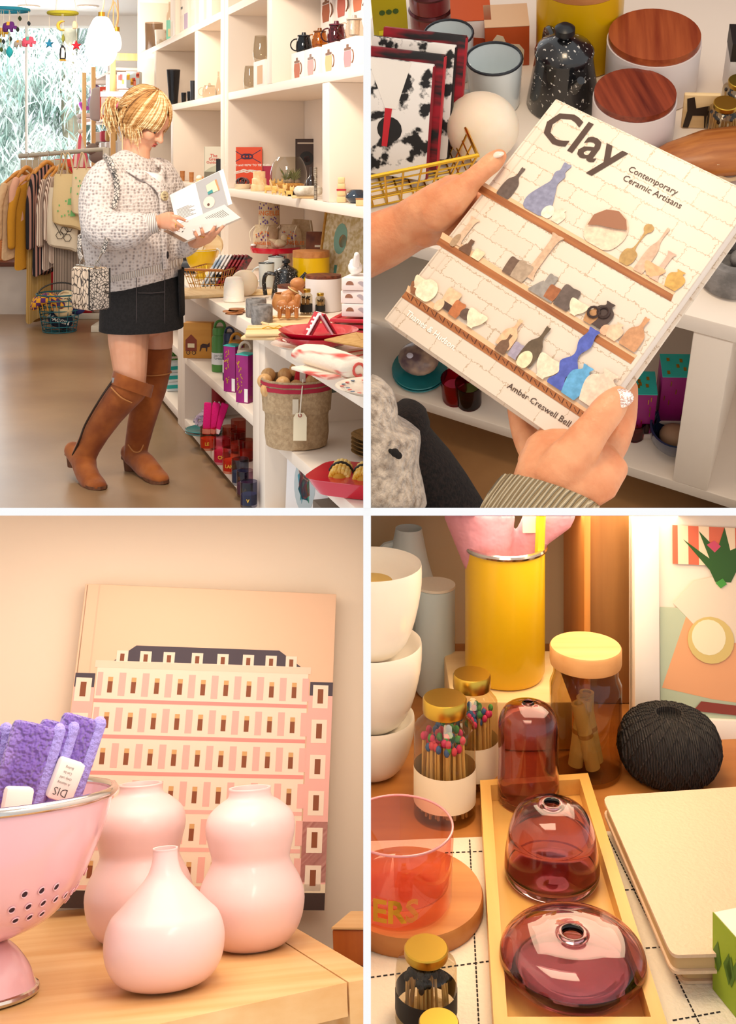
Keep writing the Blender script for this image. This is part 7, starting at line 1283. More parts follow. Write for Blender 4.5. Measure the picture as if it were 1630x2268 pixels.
p, m = OB(1612, 214); t = thing('cake_box', 'black and white lettered box at the right edge of the counter', 'box', 'B', p + V((.01, .02, 0)), (0, 0, VB)); MB().box((0, 0, .05), (.04, .05, .10), .001).build('body', pl('#d9d2cc', .5), t); MB().box((0, 0, .085), (.041, .051, .031)).build('black_top', pl('#1c1614', .5), t)
for u, v, n in ((1592, 318, 'nearer the kraft tag'), (1624, 268, 'nearer the black and white box')):
    p, m = OB(u, v); matchjar('B', p + V((0, .015, 0)), .0235, .062, 'gold lidded glass jar at the right edge, ' + n, rz=VB, lbl=None, n=18, grp='gold lidded jars at the right edge')
p, m = OB(1612, 322); t = thing('tag', 'small kraft paper tag at the right edge before the gold lidded jars', 'tag', 'B', p + V((.005, -.005, 0)), (0, 0, VB)); MB().box((0, 0, .018), (.034, .002, .036), .0006).build('paper', KRAFT, t); MB().box((0, -.0013, .026), (.024, .0006, .004)).build('print', pl('#4a3826', .6), t)
p, m = OB(1540, 300); t = thing('wooden_plaque', 'wooden plaque printed with a dark standing animal', 'plaque', 'B', p + V((0, .02, 0)), (0, 0, VB)); MB().box((0, 0, .03), (.05, .008, .06), .002).build('board', LW, t); MB().prism([(x * .02 - .005, z) for x, z in ((-.9, .0), (-.7, .03), (-.8, .052), (-.3, .055), (-.1, .035), (.8, .04), (.9, 0), (.6, 0), (.5, .022), (-.3, .022), (-.5, 0))], .0006, tf((0, -.0043, .002)) @ FRONT).build('animal_print', pl('#2c1c10', .5), t, sm=0)
p, m = OB(1565, 372); t = thing('wooden_bowl', 'carved reddish wooden serving bowl right of the book title', 'bowl', 'B', p, (0, 0, VB + R(12))); MB().loft([((-.09, 0, .018), .012, .01), ((-.05, 0, .022), .03, .018), ((0, 0, .026), .042, .024), ((.05, 0, .026), .044, .024), ((.1, 0, .026), .03, .02)], 22, side=(0, 1, 0)).build('body', wood('bird_wood', '#8a4418', '#c47c3c', 0, 26, .35), t); MB().tube(arc((.02, -.036, .03), .02, 160, 340, 10, ay=(0, .2, 1)), .003, 6).build('twine', pl('#d8b890', .7), t)
p, m = OB(1600, 470); t = thing('wooden_board', 'reddish carved board with notched edge right of the subtitle', 'board', 'B', p, (0, 0, VB + R(-10))); MB().box((0, 0, .005), (.09, .05, .009), .002).build('board', wood('bird_wood', '', ''), t)
b = MB(); [b.box((-.04 + .009 * i, -.03, .004), (.004, .012, .006)) for i in range(10)]; b.build('notches', pl('#3a2414', .6), t)
p, m = OB(1590, 655); t = thing('stone_holder', 'round grey stone holder with a ball in its hollow at the counter edge', 'candle holder', 'B', p + V((.008, .034, 0)), (0, 0, VB)); MB().lathe([(0, 0), (.036, 0), (.04, .004), (.0385, .036), (.034, .042), (.022, .042), (.02, .022), (0, .02)], 36).build('body', STONE, t); MB().sph((.008, 0, .034), .0125).build('ball', STONE, t)
# shelves under that counter
for i, (u, v, h, n) in enumerate(((1408, 935, .088, 'leftmost, next to the book edge'), (1488, 908, .098, 'in the middle'), (1560, 880, .095, 'rightmost, in the shade'))):
    p = at('B', u, v, z=zb); p.y = min(p.y, .25)
    p = at('B', u, v, y=.07 + .03 * i); t = thing('incense_box', 'purple box with a teal top below the counter, ' + n, 'box', 'B', (p.x, .07 + .03 * i, zb + .0005), (0, 0, VB + R(3)), 'purple boxes below the counter'); hh = p.z - zb + h * .35
    hb_ = p.z - zb
    MB().box((0, 0, hb_ / 2), (.05, .044, hb_ - .001), .001).build('base_carton', pl('#d9c9c0', .6), t); MB().box((0, 0, hb_ + h / 2), (.045, .04, h), .001).build('body', PUR, t); MB().box((0, 0, hb_ + h + .001), (.0455, .0405, .002)).build('top', TEAL, t)
    b = MB(); r_ = random.Random(i); [b.box((r_.uniform(-.017, .017), r_.uniform(-.014, .014), hb_ + h + .0022), (.004, .006, .0006)) for _ in range(5)]; [b.box((r_.uniform(-.018, .018), -.0202, hb_ + r_.uniform(.1, .9) * h), (.0012, .0006, .01)) for _ in range(8)]; b.build('gold_print', GOLD, t, sm=0)
p = at('B', 1478, 1030, z=zb); t = thing('bowl', 'dark blue glass bowl on the bottom shelf below the purple boxes', 'bowl', 'B', (p.x, max(p.y, .0) + .035, zb + .0005)); MB().lathe([(0, 0), (.02, 0), (.034, .022), (.036, .044), (.033, .044), (.03, .022), (.015, .006), (0, .006)], 32).build('body', pl('#22304e', .15, coat=.6), t); MB().sph((0, 0, .022), (.022, .02, .015)).build('candle', pl('#b08a6a', .6), t)
for u, v, c, n in ((1395, 985, '#c0305a', 'pink'), (1418, 975, '#8a1c30', 'dark red')):
    p = at('B', u, v, z=zb); t = thing('candle_tumbler', n + ' glass tumbler on the bottom shelf beside the blue bowl', 'tumbler', 'B', (p.x, max(p.y, .02) + .02, zb + .0005)); MB().lathe([(0, 0), (.016, 0), (.017, .034), (.0155, .034), (.015, .002), (0, .002)], 24).build('glass', glass('tg' + c, c), t); MB().lathe([(0, .0022), (.0145, .0022), (.0145, .02), (0, .02)], 20).build('wax', pl('#e8c0a0', .5), t)
p = at('B', 925, 835, z=zb)
for i in range(2): q = thing('plate', ('lower', 'upper')[i] + ' teal plate on the bottom shelf behind the cardigan', 'plate', 'B', (p.x, .05, zb + .0005 + .006 * i), group='teal plates on the bottom shelf'); MB().lathe([(0, 0), (.03, 0), (.043, .005), (.042, .0065), (.029, .002), (0, .002)], 36).build('body', pl('#2a8a90', .2, coat=.5), q)
t = thing('geode', 'brown glossy geode on the teal plates below the book', 'stone', 'B', (p.x, .05, zb + .0145)); MB().sph((0, 0, .02), (.032, .03, .02), 20, 12).build('stone', mat('geode2', '#6a5058', .25, col2='#c9a890', ns=30, coat=.6), t); MB().sph((-.008, -.012, .036), (.006, .005, .004)).build('crystal', pl('#e6e0f0', .1), t)
for u, c, n in ((1010, '#d8285a', 'pink'), (1046, '#b03028', 'red')):
    p = at('B', u, 875, z=zb); t = thing('candle_tumbler', n + ' glass tumbler right of the teal plates', 'tumbler', 'B', (p.x, .025, zb + .0005)); MB().lathe([(0, 0), (.019, 0), (.02, .045), (.0185, .045), (.018, .002), (0, .002)], 24).build('glass', glass('tg' + c, c), t); MB().lathe([(0, .0022), (.0175, .0022), (.0175, .022), (0, .022)], 20).build('wax', pl('#e05a80' if n == 'pink' else '#7a9a50', .5), t)
p = at('B', 922, 610, z=zm); t = thing('drinking_bottle', 'green bottle on the middle shelf below the left wrist', 'bottle', 'B', (p.x, .18, zm + .0005)); MB().lathe([(0, 0), (.02, 0), (.021, .003), (.021, .085), (.012, .1), (.012, .115), (0, .115)], 24).build('body', pl('#3f8a2c', .4), t); MB().lathe([(0, .1155), (.014, .1155), (.014, .13), (0, .13)], 20).build('cap', pl('#2f6a24', .4), t)
# ------------------------------------------------------------------ lower left: pink vases, colander, picture book
PINK = mat('pale_pink_glaze', '#efc8c2', .38, coat=.25, spec=.4)
def vase3(u, v, pts, lab, rim):
    b = at(3, u, v, z=zD) + V((0, 0, .0006)); t = thing('vase', lab, 'vase', 3, b, group='pale pink ceramic vases')
    pr = turned(3, b, pts); pr[0] = (pr[0][0], 0); zt = pr[-1][1]; rt = pr[-1][0]
    sp_ = prof([(0, 0)] + pr, 4)
    MB().lathe(sp_ + [(rt * .98, zt + .0008), (rt * .86, zt + .0006), (rt * .80, zt - .004), (rt * .8, zt - .03), (0, zt - .03)], 56).build('body', PINK, t)
    MB().lathe([(pr[0][0] * .98, -.0004), (pr[0][0] * .98, .0012)], 40).build('foot_ring', pl('#d8c4c0', .5), t)
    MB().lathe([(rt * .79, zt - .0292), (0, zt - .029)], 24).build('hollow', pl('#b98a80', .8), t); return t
vase3(363, 2186, [(52, 2186), (100, 2168), (126, 2130), (133, 2078), (121, 2032), (98, 2006), (58, 1962), (38, 1935), (29, 1908), (27, 1886), (28, 1880)], 'round bodied pale pink vase with a narrow neck, in front', .5)
GP = [(56, 2106), (84, 2086), (108, 2050), (118, 1998), (110, 1958), (92, 1922), (86, 1902), (92, 1875), (99, 1838), (92, 1806), (68, 1782), (50, 1770), (46, 1758), (47, 1750)]
vase3(558, 2098, [(w, v - 4) for w, v in GP], 'pale pink gourd shaped vase on the right, nearest the desk edge', .5); vase3(306, 2080, [(w * 1.01, v - 13) for w, v in GP], 'pale pink gourd shaped vase behind the round one, next to the colander', .5)
# colander
b = at(3, -58, 2212, z=zD) + V((0, 0, .0006)); t = thing('colander', 'pink enamel footed colander with a steel rim at the left', 'colander', 3, b)
PEN = pl('#eab4b8', .16, coat=.6); CHR = pl('#cfcac4', .12, metal=1)
ft_ = turned(3, b, [(134, 2212), (131, 2190), (116, 2150), (88, 2110), (64, 2088)]); ft_[0] = (ft_[0][0], .003)
bo_ = turned(3, b, [(64, 2084), (150, 2046), (208, 1982), (244, 1902), (266, 1832), (277, 1768)])
MB().lathe([(0, .003)] + prof(ft_, 4) + [(0, ft_[-1][1])], 56).build('foot', PEN, t)
pb_ = prof(bo_, 5); zt = bo_[-1][1]; rt = bo_[-1][0]
MB().lathe([(0, bo_[0][1])] + pb_ + [(r * .985 - .0008, z + .0006) for r, z in pb_[::-1]] + [(0, bo_[0][1] + .002)], 72).build('bowl', PEN, t)
MB().tube([(rt * 1.005 * math.cos(q * PI / 40), rt * 1.005 * math.sin(q * PI / 40), zt) for q in range(80)], .0035, 10, closed=True).build('rim', CHR, t); MB().tube([(ft_[0][0] * math.cos(q * PI / 32), ft_[0][0] * math.sin(q * PI / 32), .0028) for q in range(64)], .0026, 8, closed=True).build('foot_rim', CHR, t)
hl = MB(); hm = MB()
for row, k in enumerate((11, 13, 15)):
    r0, z0 = pb_[k - 4 if 0 else k - 3]; r1, z1 = pb_[k - 2]
    nrm = V((z1 - z0, 0, -(r1 - r0))).normalized()
    for j in range(36):
        a = 2 * PI * (j + .5 * (row % 2)) / 36 + .02
        if (j // 3) % 2 and row != 1: continue
        M_ = MX.Rotation(a, 4, 'Z') @ MX.Translation(V((r0, 0, z0)) + nrm * .0002) @ nrm.to_track_quat('Z', 'Y').to_matrix().to_4x4()
        hl.prism(circ(.0024, 10), .0004, M_); hm.tube([M_ @ V((.0026 * math.cos(q * PI / 6), .0026 * math.sin(q * PI / 6), .0003)) for q in range(12)], .0006, 4, closed=True)
hl.build('holes', pl('#3a2028', .8), t, sm=0, kind='stuff'); hm.build('hole_rims', PEN, t, kind='stuff')
LAV = mat('lavender_cloth', '#7d5fb4', .95, col2='#a48ad4', kind='wave', ns=95, st=(.05, .3, 1), wd=1.2, nd=1, ramp=(.2, .8), bump=.8, bkind='noise', bs=260, sheen=.4); LVE = mat('lavender_edge', '#a79ae0', .95, bump=.5, bs=300)
cm_ = RM[3].inverted() @ WM[t.name]
m = mpp(3, b + V((0, 0, zt)))
for i, (u0, v0, w, h, ln, yw, n) in enumerate(((-30, 1610, 88, 170, 6, .02, 'leftmost, cut by the frame'), (82, 1602, 108, 170, 16, .012, 'broad front one'), (128, 1598, 76, 165, 17, .024, 'third from the left'), (182, 1586, 92, 165, 19, .036, 'rearmost and tallest'))):
    y0 = b.y - .012 + yw * .8; top = at(3, u0, v0, y=y0)
    t = thing('folded_cloth', 'folded lavender cloth standing in the pink colander, ' + n, 'cloth', 3, M=tf(top, (0, 0, 0)) @ MX.Rotation(R(ln), 4, 'Y') @ MX.Rotation(R(24), 4, 'Z'), group='lavender cloths in the colander')
    MB().box((0, 0, -h * m / 2), (w * m, .010, h * m), .004).build('cloth', LAV, t); MB().tube([(w * m / 2, -.001, -.002), (w * m / 2, -.001, -h * m)], .0058, 10, rnd=True).build('folded_edge', LVE, t)
for (u, v, ln, h, n) in ((158, 1692, 22, 60, 'lettered white paper band around the rearmost lavender cloth'), (42, 1752, 8, 30, 'white paper band low on the broad lavender cloth')):
    p = at(3, u, v, y=b.y - .026 + (.03 if u > 100 else 0)); t = thing('paper_band', n, 'label', 3, M=tf(p) @ MX.Rotation(R(ln), 4, 'Y') @ MX.Rotation(R(20), 4, 'Z')); MB().box((0, 0, -.012), (.022, .012, .030), .003).build('paper', pl('#f5e9dc', .6), t)
    if u > 100: text('DIS', .0085, pl('#3a3432', .6), t, tf((-.002, -.0066, -.020)) @ FRONT @ MX.Rotation(PI, 4, 'Z'), bold=-.01); text('A cleaning\nOnly cold\nCan be\nBoiling', .0026, pl('#6a6460', .6), t, tf((-.002, -.0066, -.008)) @ FRONT @ MX.Rotation(PI, 4, 'Z'), sp=1.5)
# the big picture book against the wall
bl, br, tl_ = at(3, 100, 2010, y=1.335), at(3, 722, 2033, y=1.335), at(3, 163, 1303, y=1.345)
tr_ = at(3, 740, 1312, y=1.345); px_ = ((br - bl).normalized() + (tr_ - tl_).normalized()).normalized(); pu = (tl_ + tr_) / 2 - (bl + br) / 2; PH = pu.length * .995; pu = (pu - px_ * pu.dot(px_)).normalized(); pn = px_.cross(pu); PWD = (br - bl).length * .985
mp = MX((px_, pu, pn)).transposed().to_4x4(); mp.translation = (bl + br) / 2 - px_ * PWD / 2 + pu * .003
t = thing('picture_book', 'large pale peach picture book with a pink facade leaning on the wall', 'book', 3, M=mp)
PCH = pl('#edc29e', .5)
MB().box2((0, 0, -.003), (PWD, PH, 0), .0008).box2((0, 0, -.022), (PWD, PH, -.019), .0008).box2((-.001, 0, -.022), (.003, PH, 0), .001).build('cover', PCH, t); MB().box2((.003, .002, -.0188), (PWD - .002, PH - .002, -.0032)).build('pages', pl('#efe4d4', .7), t); MB().box2((.013, 0, -.0002), (.0145, PH, .0002)).build('hinge_groove', pl('#dcb898', .6), t)
lay = {}
def rc(c, x0, y0, x1, y1, z=1): lay.setdefault((c, z), []).append([(x0 * PWD, y0 * PH), (x1 * PWD, y0 * PH), (x1 * PWD, y1 * PH), (x0 * PWD, y1 * PH)])
CRM, PK, PK2, BRN, SLT = '#f3dcc2', '#f2b3a4', '#ea9488', '#8a4a28', '#4c4047'
lay[(SLT, 1)] = [[(x * PWD, y * PH) for x, y in ((.13, .742), (.88, .742), (.78, .80), (.22, .80))]]
rc(CRM, .08, .05, .90, .735, 1); rc('#efd0b4', .07, .725, .91, .748, 2); rc(SLT, .0, .66, .075, .705, 1); rc(SLT, .91, .655, 1, .70, 1); rc(PK, .0, .05, .078, .66, 1); rc(PK, .905, .05, 1, .655, 1); rc('#3c2a22', .0, .0, 1, .05, 2); rc('#efd9b4', .6, .05, 1, .075, 2)
for x in (.17, .26, .35, .46, .56, .66, .75, .83): rc(CRM, x - .022, .745, x + .022, .782, 3); rc(BRN, x - .008, .748, x + .008, .772, 4)
for r0 in range(6):
    y0 = .635 - .112 * r0; rc(PK2 if r0 < 3 else PK, .08, y0 - .022, .90, y0 - .010, 2)
    for c_ in range(9):
        x = .135 + .089 * c_; rc(PK, x + .032, y0, x + .058, y0 + .075, 2)
        if c_ == 0: rc(PK, x - .05, y0, x - .03, y0 + .075, 2)
        rc(BRN, x - .009, y0 + .01, x + .009, y0 + .06, 3); rc('#d8a468', x - .009, y0 + .046, x + .009, y0 + .06, 4)
    for x in (.035, .952): rc(CRM, x - .03, y0 - .02, x + .03, y0 + .055, 2); rc(BRN, x - .011, y0 - .005, x + .011, y0 + .042, 3)
rc(PK2, .905, .08, 1, .26, 1)
bm2 = MB(); cl_ = []
for (c, z), ps_ in lay.items():
    if c not in cl_: cl_.append(c)
    for o in ps_: bm2.prism(o, .0001, MX.Translation((0, 0, .0001 + .00015 * z)), cl_.index(c))
bm2.build('cover_print', [pl(c, .55) for c in cl_], t, sm=0)
# wooden stool at the right
p = at(3, 735, 2058, y=1.22); t = thing('wooden_block', 'reddish wooden box beyond the right end of the desk', 'box', 3, p, (0, 0, R(-24)))
MB().box2((0, 0, -.30), (.2, .06, -.0), .002).build('body', wood('red_pine', '#a04a16', '#c26a28', 2, 14, .45), t); MB().box2((0.0, -.001, -.0), (.2, .06, .0015)).build('top_board', BW, t); MB().lathe([(0, 0), (.004, 0), (.004, .001), (0, .001)], 14).build('screw', pl('#3a2c20', .4, metal=.6), t).location = (.028, -.0005, -.028)
# ------------------------------------------------------------------ lower right: glass vases on a tray, things on the table
def A4(u, v, z=zT): return at(4, u, v, z=z)
# white cloth with stitched grid
CLO = mat('white_cloth', '#ecdfca', .95, bump=.2, bs=300)
t = thing('table_cloth', 'white cloth with a black stitched grid under the tray', 'cloth', 4)
q = [A4(790, 1868), A4(1105, 1856), A4(1340, 1845), A4(1660, 1845), A4(1660, 2330), A4(790, 2330)]
MB().prism([(p.x, p.y) for p in q], .0012, tf((0, 0, zT + .0002))).build('cloth', CLO, t)
st_ = MB()
def stitch(a, b_):
    a, b_ = A4(*a, zT + .0016), A4(*b_, zT + .0016); n_ = max(2, int((b_ - a).length / .0042))
    for i in range(n_): p0, p1 = a.lerp(b_, i / n_), a.lerp(b_, (i + .62) / n_); st_.tube([p0, p1], .00055, 4)
for a, b_ in (((1040, 1860), (1062, 2300)), ((820, 2165), (1090, 2128)), ((960, 1890), (1085, 1885)), ((1345, 1850), (1560, 2290)), ((1370, 1972), (1480, 1966)), ((1430, 2100), (1560, 2092)), ((1490, 2260), (1600, 2240))): stitch(a, b_)
st_.build('stitching', pl('#2a2422', .9), t, kind='stuff')
# wooden tray
TW_ = wood('tray_wood', '#d8a050', '#e9b968', 1, 16, .4)
zr = zT + .020; zf = zT + .007
o_ = [A4(1063, 1728, zr), A4(1302, 1712, zr), A4(1480, 2275, zr), A4(1094, 2275, zr)]
o_ = [V((p.x, p.y, 0)) for p in o_]
def inset(o, d):
    c = sum(o, V((0, 0, 0))) / 4; out = []
    for i in range(4):
        a, b_, c_ = o[i - 1], o[i], o[(i + 1) % 4]; d1 = (b_ - a).normalized(); d2 = (c_ - b_).normalized(); n1 = V((d1.y, -d1.x, 0)); n2 = V((d2.y, -d2.x, 0))
        if n1.dot(c - b_) < 0: n1, n2 = -n1, -n2
        k = 1 + n1.dot(n2); out.append(b_ + (n1 + n2) * d / k)
    return out
i_ = inset(o_, .0085)
t = thing('wooden_tray', 'long pale wooden tray holding three plum glass vases', 'tray', 4)
MB().prism([(p.x, p.y) for p in o_], zf - zT - .0018, tf((0, 0, zT + .0016))).build('base', TW_, t)
for j in range(4):
    a, b_, c, d = o_[j], o_[(j + 1) % 4], i_[(j + 1) % 4], i_[j]; MB().prism([(p.x, p.y) for p in (a, b_, c, d)], zr - zf, tf((0, 0, zf))).build('side', TW_, t)
# plum glass vases
PLUM = mat('plum_glass', '#d3a0ac', .0, trans=1, ior=1.45)
def gvase(u, v, pts, hole, lab, th=.0022):
    b = A4(u, v, zf) + V((0, 0, .0005)); t = thing('glass_vase', lab, 'vase', 4, b, group='plum glass vases on the tray')
    pr = turned(4, b, pts); pr[0] = (pr[0][0], 0); z1 = pr[-1][1]; hr = hole * dep(4, b + V((0, 0, z1))) / F
    sp_ = prof([(0, 0)] + pr, 4); out = sp_ + [(hr * 1.5, z1 + .0010), (hr * 1.2, z1 + .0016), (hr, z1 + .0008), (hr * 1.0, z1 - th)]
    inn = [(max(r - th, hr), z - (th if z > z1 * .6 else 0) + (th * 2 if z < z1 * .15 else 0)) for r, z in sp_[::-1] if r > hr + th]; inn = [p for p in inn if th * 1.8 < p[1] < z1 - th * .5]
    MB().lathe(out + inn + [(inn[-1][0] * .8, th * 2), (0, th * 2)], 64).build('glass_body', PLUM, t, sm=80); return t
gvase(1170, 1772, [(58, 1772), (66, 1764), (68, 1740), (66, 1680), (67, 1620), (64, 1592), (52, 1570), (30, 1560), (14, 1557)], 9, 'tall capsule shaped plum glass vase at the back of the tray')
gvase(1222, 1946, [(84, 1946), (103, 1934), (104, 1900), (98, 1860), (92, 1830), (76, 1800), (50, 1785), (32, 1781)], 16, 'bell shaped plum glass vase in the middle of the tray')
gvase(1268, 2168, [(90, 2168), (140, 2150), (160, 2124), (156, 2100), (132, 2080), (90, 2072), (54, 2070), (36, 2068)], 22, 'flat round plum glass vase at the front of the tray')
# pink tumbler on a round board
b = A4(905, 2012, zT + .0016); t = thing('round_board', 'round wooden board under the pink lettered tumbler', 'board', 4, b); r = 165 * dep(4, b) / F
MB().lathe([(0, 0), (r * .98, 0), (r, .003), (r, .011), (r * .98, .0135), (0, .0135)], 64).build('board', wood('board_wood', '#a9652e', '#c98a4c', 0, 18, .45), t)
b = A4(884, 1992, zT + .016); t = thing('tumbler', 'pink glass tumbler with gold letters at the left of the tray', 'tumbler', 4, b)
zt = upto(4, b, 1826); rb, rt = 116 * dep(4, b) / F, 121 * dep(4, b + V((0, 0, zt))) / F
PGL = glass('pink_glass', '#fbdfda', 1.6)
MB().lathe([(0, 0), (rb * .93, 0), (rb, .004), (rt, zt - .001), (rt - .0006, zt), (rt - .0016, zt - .001), (rb - .002, .014), (rb * .8, .011), (0, .011)], 64).build('glass_body', PGL, t, sm='open')
MB().tube([((rt - .0008) * math.cos(q * PI / 32), (rt - .0008) * math.sin(q * PI / 32), zt) for q in range(64)], .0009, 6, closed=True).build('rim', mat('pink_rim', '#d88a8c', .08, coat=1), t, sm='open')
text('ERS', .021, pl('#d09a2c', .3, metal=.6), t, tf((-.0035, 0, zt * .27)), cyl=rb + .0007, bold=.03)
# jars
def mjar(u, vb, vt, hw, lab, tips, lbl, txt, rz=0, n=40, zz=zT + .0005):
    b = A4(u, vb, zz); hh = upto(4, b, vt); return matchjar(4, b, hw * dep(4, b) / F, hh, lab, tips, lbl, txt, rz, n, 'gold lidded match jars on the table')
mjar(985, 1800, 1545, 68, 'gold lidded jar of matches with pink, blue and green tips, nearer the tumbler', ('#d83a78', '#3a6ab0', '#4a9a4c', '#d84a68'), '#f0e2c6', '', n=60)
mjar(1045, 1735, 1492, 58, 'gold lidded jar of bright tipped matches further back', ('#d83a78', '#3a6ab0', '#4a9a4c'), '#f0e2c6', '', n=50)
mjar(944, 2252, 2098, 68, 'gold lidded jar of black tipped matches in the front corner', ('#1c1816',), '#1c1816', '', n=34, zz=zT + .0018)
mjar(972, 2452, 2262, 62, 'gold lidded jar cut by the bottom of the picture', ('#1c1816',), '#1c1816', '', n=30, zz=zT + .0018)
b = A4(1297, 1708, zT + .0005); t = thing('storage_jar', 'clear glass jar with a cork lid holding paper scrolls', 'jar', 4, b); hh = upto(4, b, 1470); r = 79 * dep(4, b) / F
MB().lathe([(0, 0), (r * .96, 0), (r, .004), (r, hh * .82), (r * .9, hh * .9), (r * .9, hh), (r * .86, hh), (r * .86, hh * .9), (r * .96, hh * .8), (r * .96, .004), (0, .004)], 40).build('glass', glass('clear_glass2', '#e6dcc8', 1.5), t); MB().lathe([(0, hh + .0004), (r * .98, hh + .0004), (r, hh + .003), (r, hh + .0145), (r * .97, hh + .016), (0, hh + .016)], 40).build('cork_lid', wood('cork_lid', '#c98c50', '#dca468', 0, 20, .6), t)
jm = RM[4].inverted() @ WM[t.name]
for i, (x, y, an, az) in enumerate(((-.012, -.006, .30, 0), (.012, .004, -.42, 0), (.0, .012, .1, 1), (.006, -.014, -.5, .4))):
    t = thing('scroll', 'rolled paper scroll in the cork lidded jar, ' + ('leaning right', 'leaning left', 'upright at the back', 'crossing in front')[i], 'scroll', 4, M=jm @ tf((x * .8, y * .6, .0075)) @ MX.Rotation(az * .3, 4, 'Z') @ MX.Rotation(an * .45, 4, 'Y'), group='paper scrolls in the jar'); MB().lathe([(0, 0), (.0065, 0), (.0065, hh * .62), (.004, hh * .62), (.004, hh * .5), (0, hh * .5)], 16).build('paper', pl('#e2c88e', .7), t); MB().lathe([(.0067, hh * .3), (.0067, hh * .34)], 16, cap=False).build('band', pl('#b98a4c', .7), t, sm='open')
# twine ball
b = A4(1482, 1712, zT + .0005); r = 112 * dep(4, b) / F; t = thing('twine_ball', 'dark charcoal ball of twine behind the notebooks', 'twine', 4, b); hh = upto(4, b, 1580)
TWN = mat('charcoal_twine', '#2a2524', .85, col2='#4a4240', kind='wave', ns=150, st=(1, .3, 1), wd=3, bump=.9, bkind='wave', bs=170)
sp_ = prof([(.0, 0), (r * .7, .001), (r * .93, hh * .22), (r, hh * .5), (r * .86, hh * .82), (r * .55, hh * .98), (r * .27, hh), (r * .22, hh * .9), (0, hh * .86)], 4)
MB().lathe(sp_, 56).build('ball', TWN, t); b2 = MB()
for j in range(40):
    a = 2 * PI * j / 40; pts = []
    for q in range(13):
        rr, z = sp_[5 + q * 2 if 5 + q * 2 < len(sp_) - 8 else len(sp_) - 9]; aa = a + .11 * q * (1 if j % 2 else -1); pts.append((rr * 1.004 * math.cos(aa), rr * 1.004 * math.sin(aa), z))
    b2.tube(pts, .0011, 5)
b2.build('strands', TWN, t, kind='stuff')
# notebooks
LEA = mat('beige_leather', '#dcbd9e', .55, bump=.15, bs=300)
for i, dz_ in ((0, 0), (1, .0135)):
    zn = zT + .0016 + dz_; q = [A4(1338 - 4 * i + 22 * (1 - i), 1768 - 4 * i + 24 * (1 - i), zn + .0125), A4(1700, 1738 + 24 * (1 - i), zn + .0125), A4(1790, 2108 + 24 * (1 - i), zn + .0125), A4(1487 + 20 * (1 - i), 2116 + 22 * (1 - i), zn + .0125)]
    t = thing('notebook', ('lower', 'upper')[i] + ' of two beige leather notebooks right of the tray', 'notebook', 4, group='beige notebooks')
    def rq(k): c = sum(q, V((0, 0, 0))) / 4; return [(c.x + (p.x - c.x) * k, c.y + (p.y - c.y) * k) for p in q]
    def rounded(o, d=.05):
        out = []
        for j in range(4):
            a, b_, c = V((*o[j - 1], 0)), V((*o[j], 0)), V((*o[(j + 1) % 4], 0)); p0, p2 = b_.lerp(a, d), b_.lerp(c, d)
            for s in (0, .25, .5, .75, 1): p = p0.lerp(b_, s).lerp(b_.lerp(p2, s), s); out.append((p.x, p.y))
        return out
    MB().prism(rounded(rq(1)), .0022, tf((0, 0, zn + .0105))).build('front_cover', LEA, t); MB().prism(rounded(rq(1)), .002, tf((0, 0, zn))).build('back_cover', LEA, t); MB().prism(rounded(rq(.975)), .0082, tf((0, 0, zn + .0021))).build('pages', mat('page_edge', '#c9a878', .8, col2='#e6d2ac', kind='wave', ns=500, st=(0, 0, 1), wd=0), t)
# leafy box in the corner
p = A4(1580, 2190, zT + .0018); t = thing('leaf_box', 'small box printed with green leaves in the bottom right corner', 'box', 4, p, (0, 0, R(16))); MB().box2((0, -.12, 0), (.09, .0, .05), .001).build('body', pl('#e9dcd0', .6), t); MB().box2((-.0006, -.12, .0), (-.0002, 0, .05)).build('side_print', pl('#8aa024', .6), t)
b = MB(); r_ = random.Random(3); [b.add([V((-.001, y - .004, z)), V((-.001, y, z + .012)), V((-.001, y + .006, z + .002)), V((-.001, y, z - .008))], [(0, 1, 2, 3)]) for y, z in [(r_.uniform(-.1, -.006), r_.uniform(.01, .038)) for _ in range(16)]]; b.build('leaf_print', pl('#4a6a1a', .6), t, sm=0)
# things at the back
WB = pl('#efe6da', .3, coat=.3)
for i, (vc, hw, dz_, n) in enumerate(((1700, 96, 0, 'lowest'), (1590, 112, .042, 'middle'), (1402, 112, .105, 'top'))):
    b = V((at(4, 822, vc, y=1.03).x, 1.03, zT + .0005 + dz_ )); r = hw * dep(4, b) / F; hgt = (.048, .070, .075)[i]
    t = thing('bowl', n + ' white bowl of the stack cut by the left edge', 'bowl', 4, b, group='stacked white bowls'); MB().lathe(prof([(0, 0), (r * .5, 0), (r * .8, hgt * .25), (r * .98, hgt * .7), (r, hgt), (r * .94, hgt), (r * .7, hgt * .86), (0, hgt * .8)], 3), 56).build('body', WB, t)
    if i == 2: MB().lathe([(0, hgt * .81), (r * .42, hgt * .83), (0, hgt * .86)], 30).build('tan_stack', pl('#c9a860', .7), t)
b = A4(960, 1560, zT); b.y = 1.16; b = V((at(4, 964, 1400, y=1.18).x, 1.18, zT + .0005)); r = 44 * dep(4, b) / F; t = thing('cup', 'tall pale blue cup behind the white bowls', 'cup', 4, b); hh = upto(4, b, 1300)
MB().lathe([(0, 0), (r * .9, 0), (r, .004), (r, hh), (r * .93, hh), (r * .9, .006), (0, .006)], 40).build('body', pl('#c9dae0', .35, coat=.3), t); MB().lathe([(r * .93, hh + .0004), (r * 1.01, hh + .0004), (r * 1.01, hh + .003), (r * .93, hh + .003)], 40).build('rim', pl('#e8e0d2', .4), t)
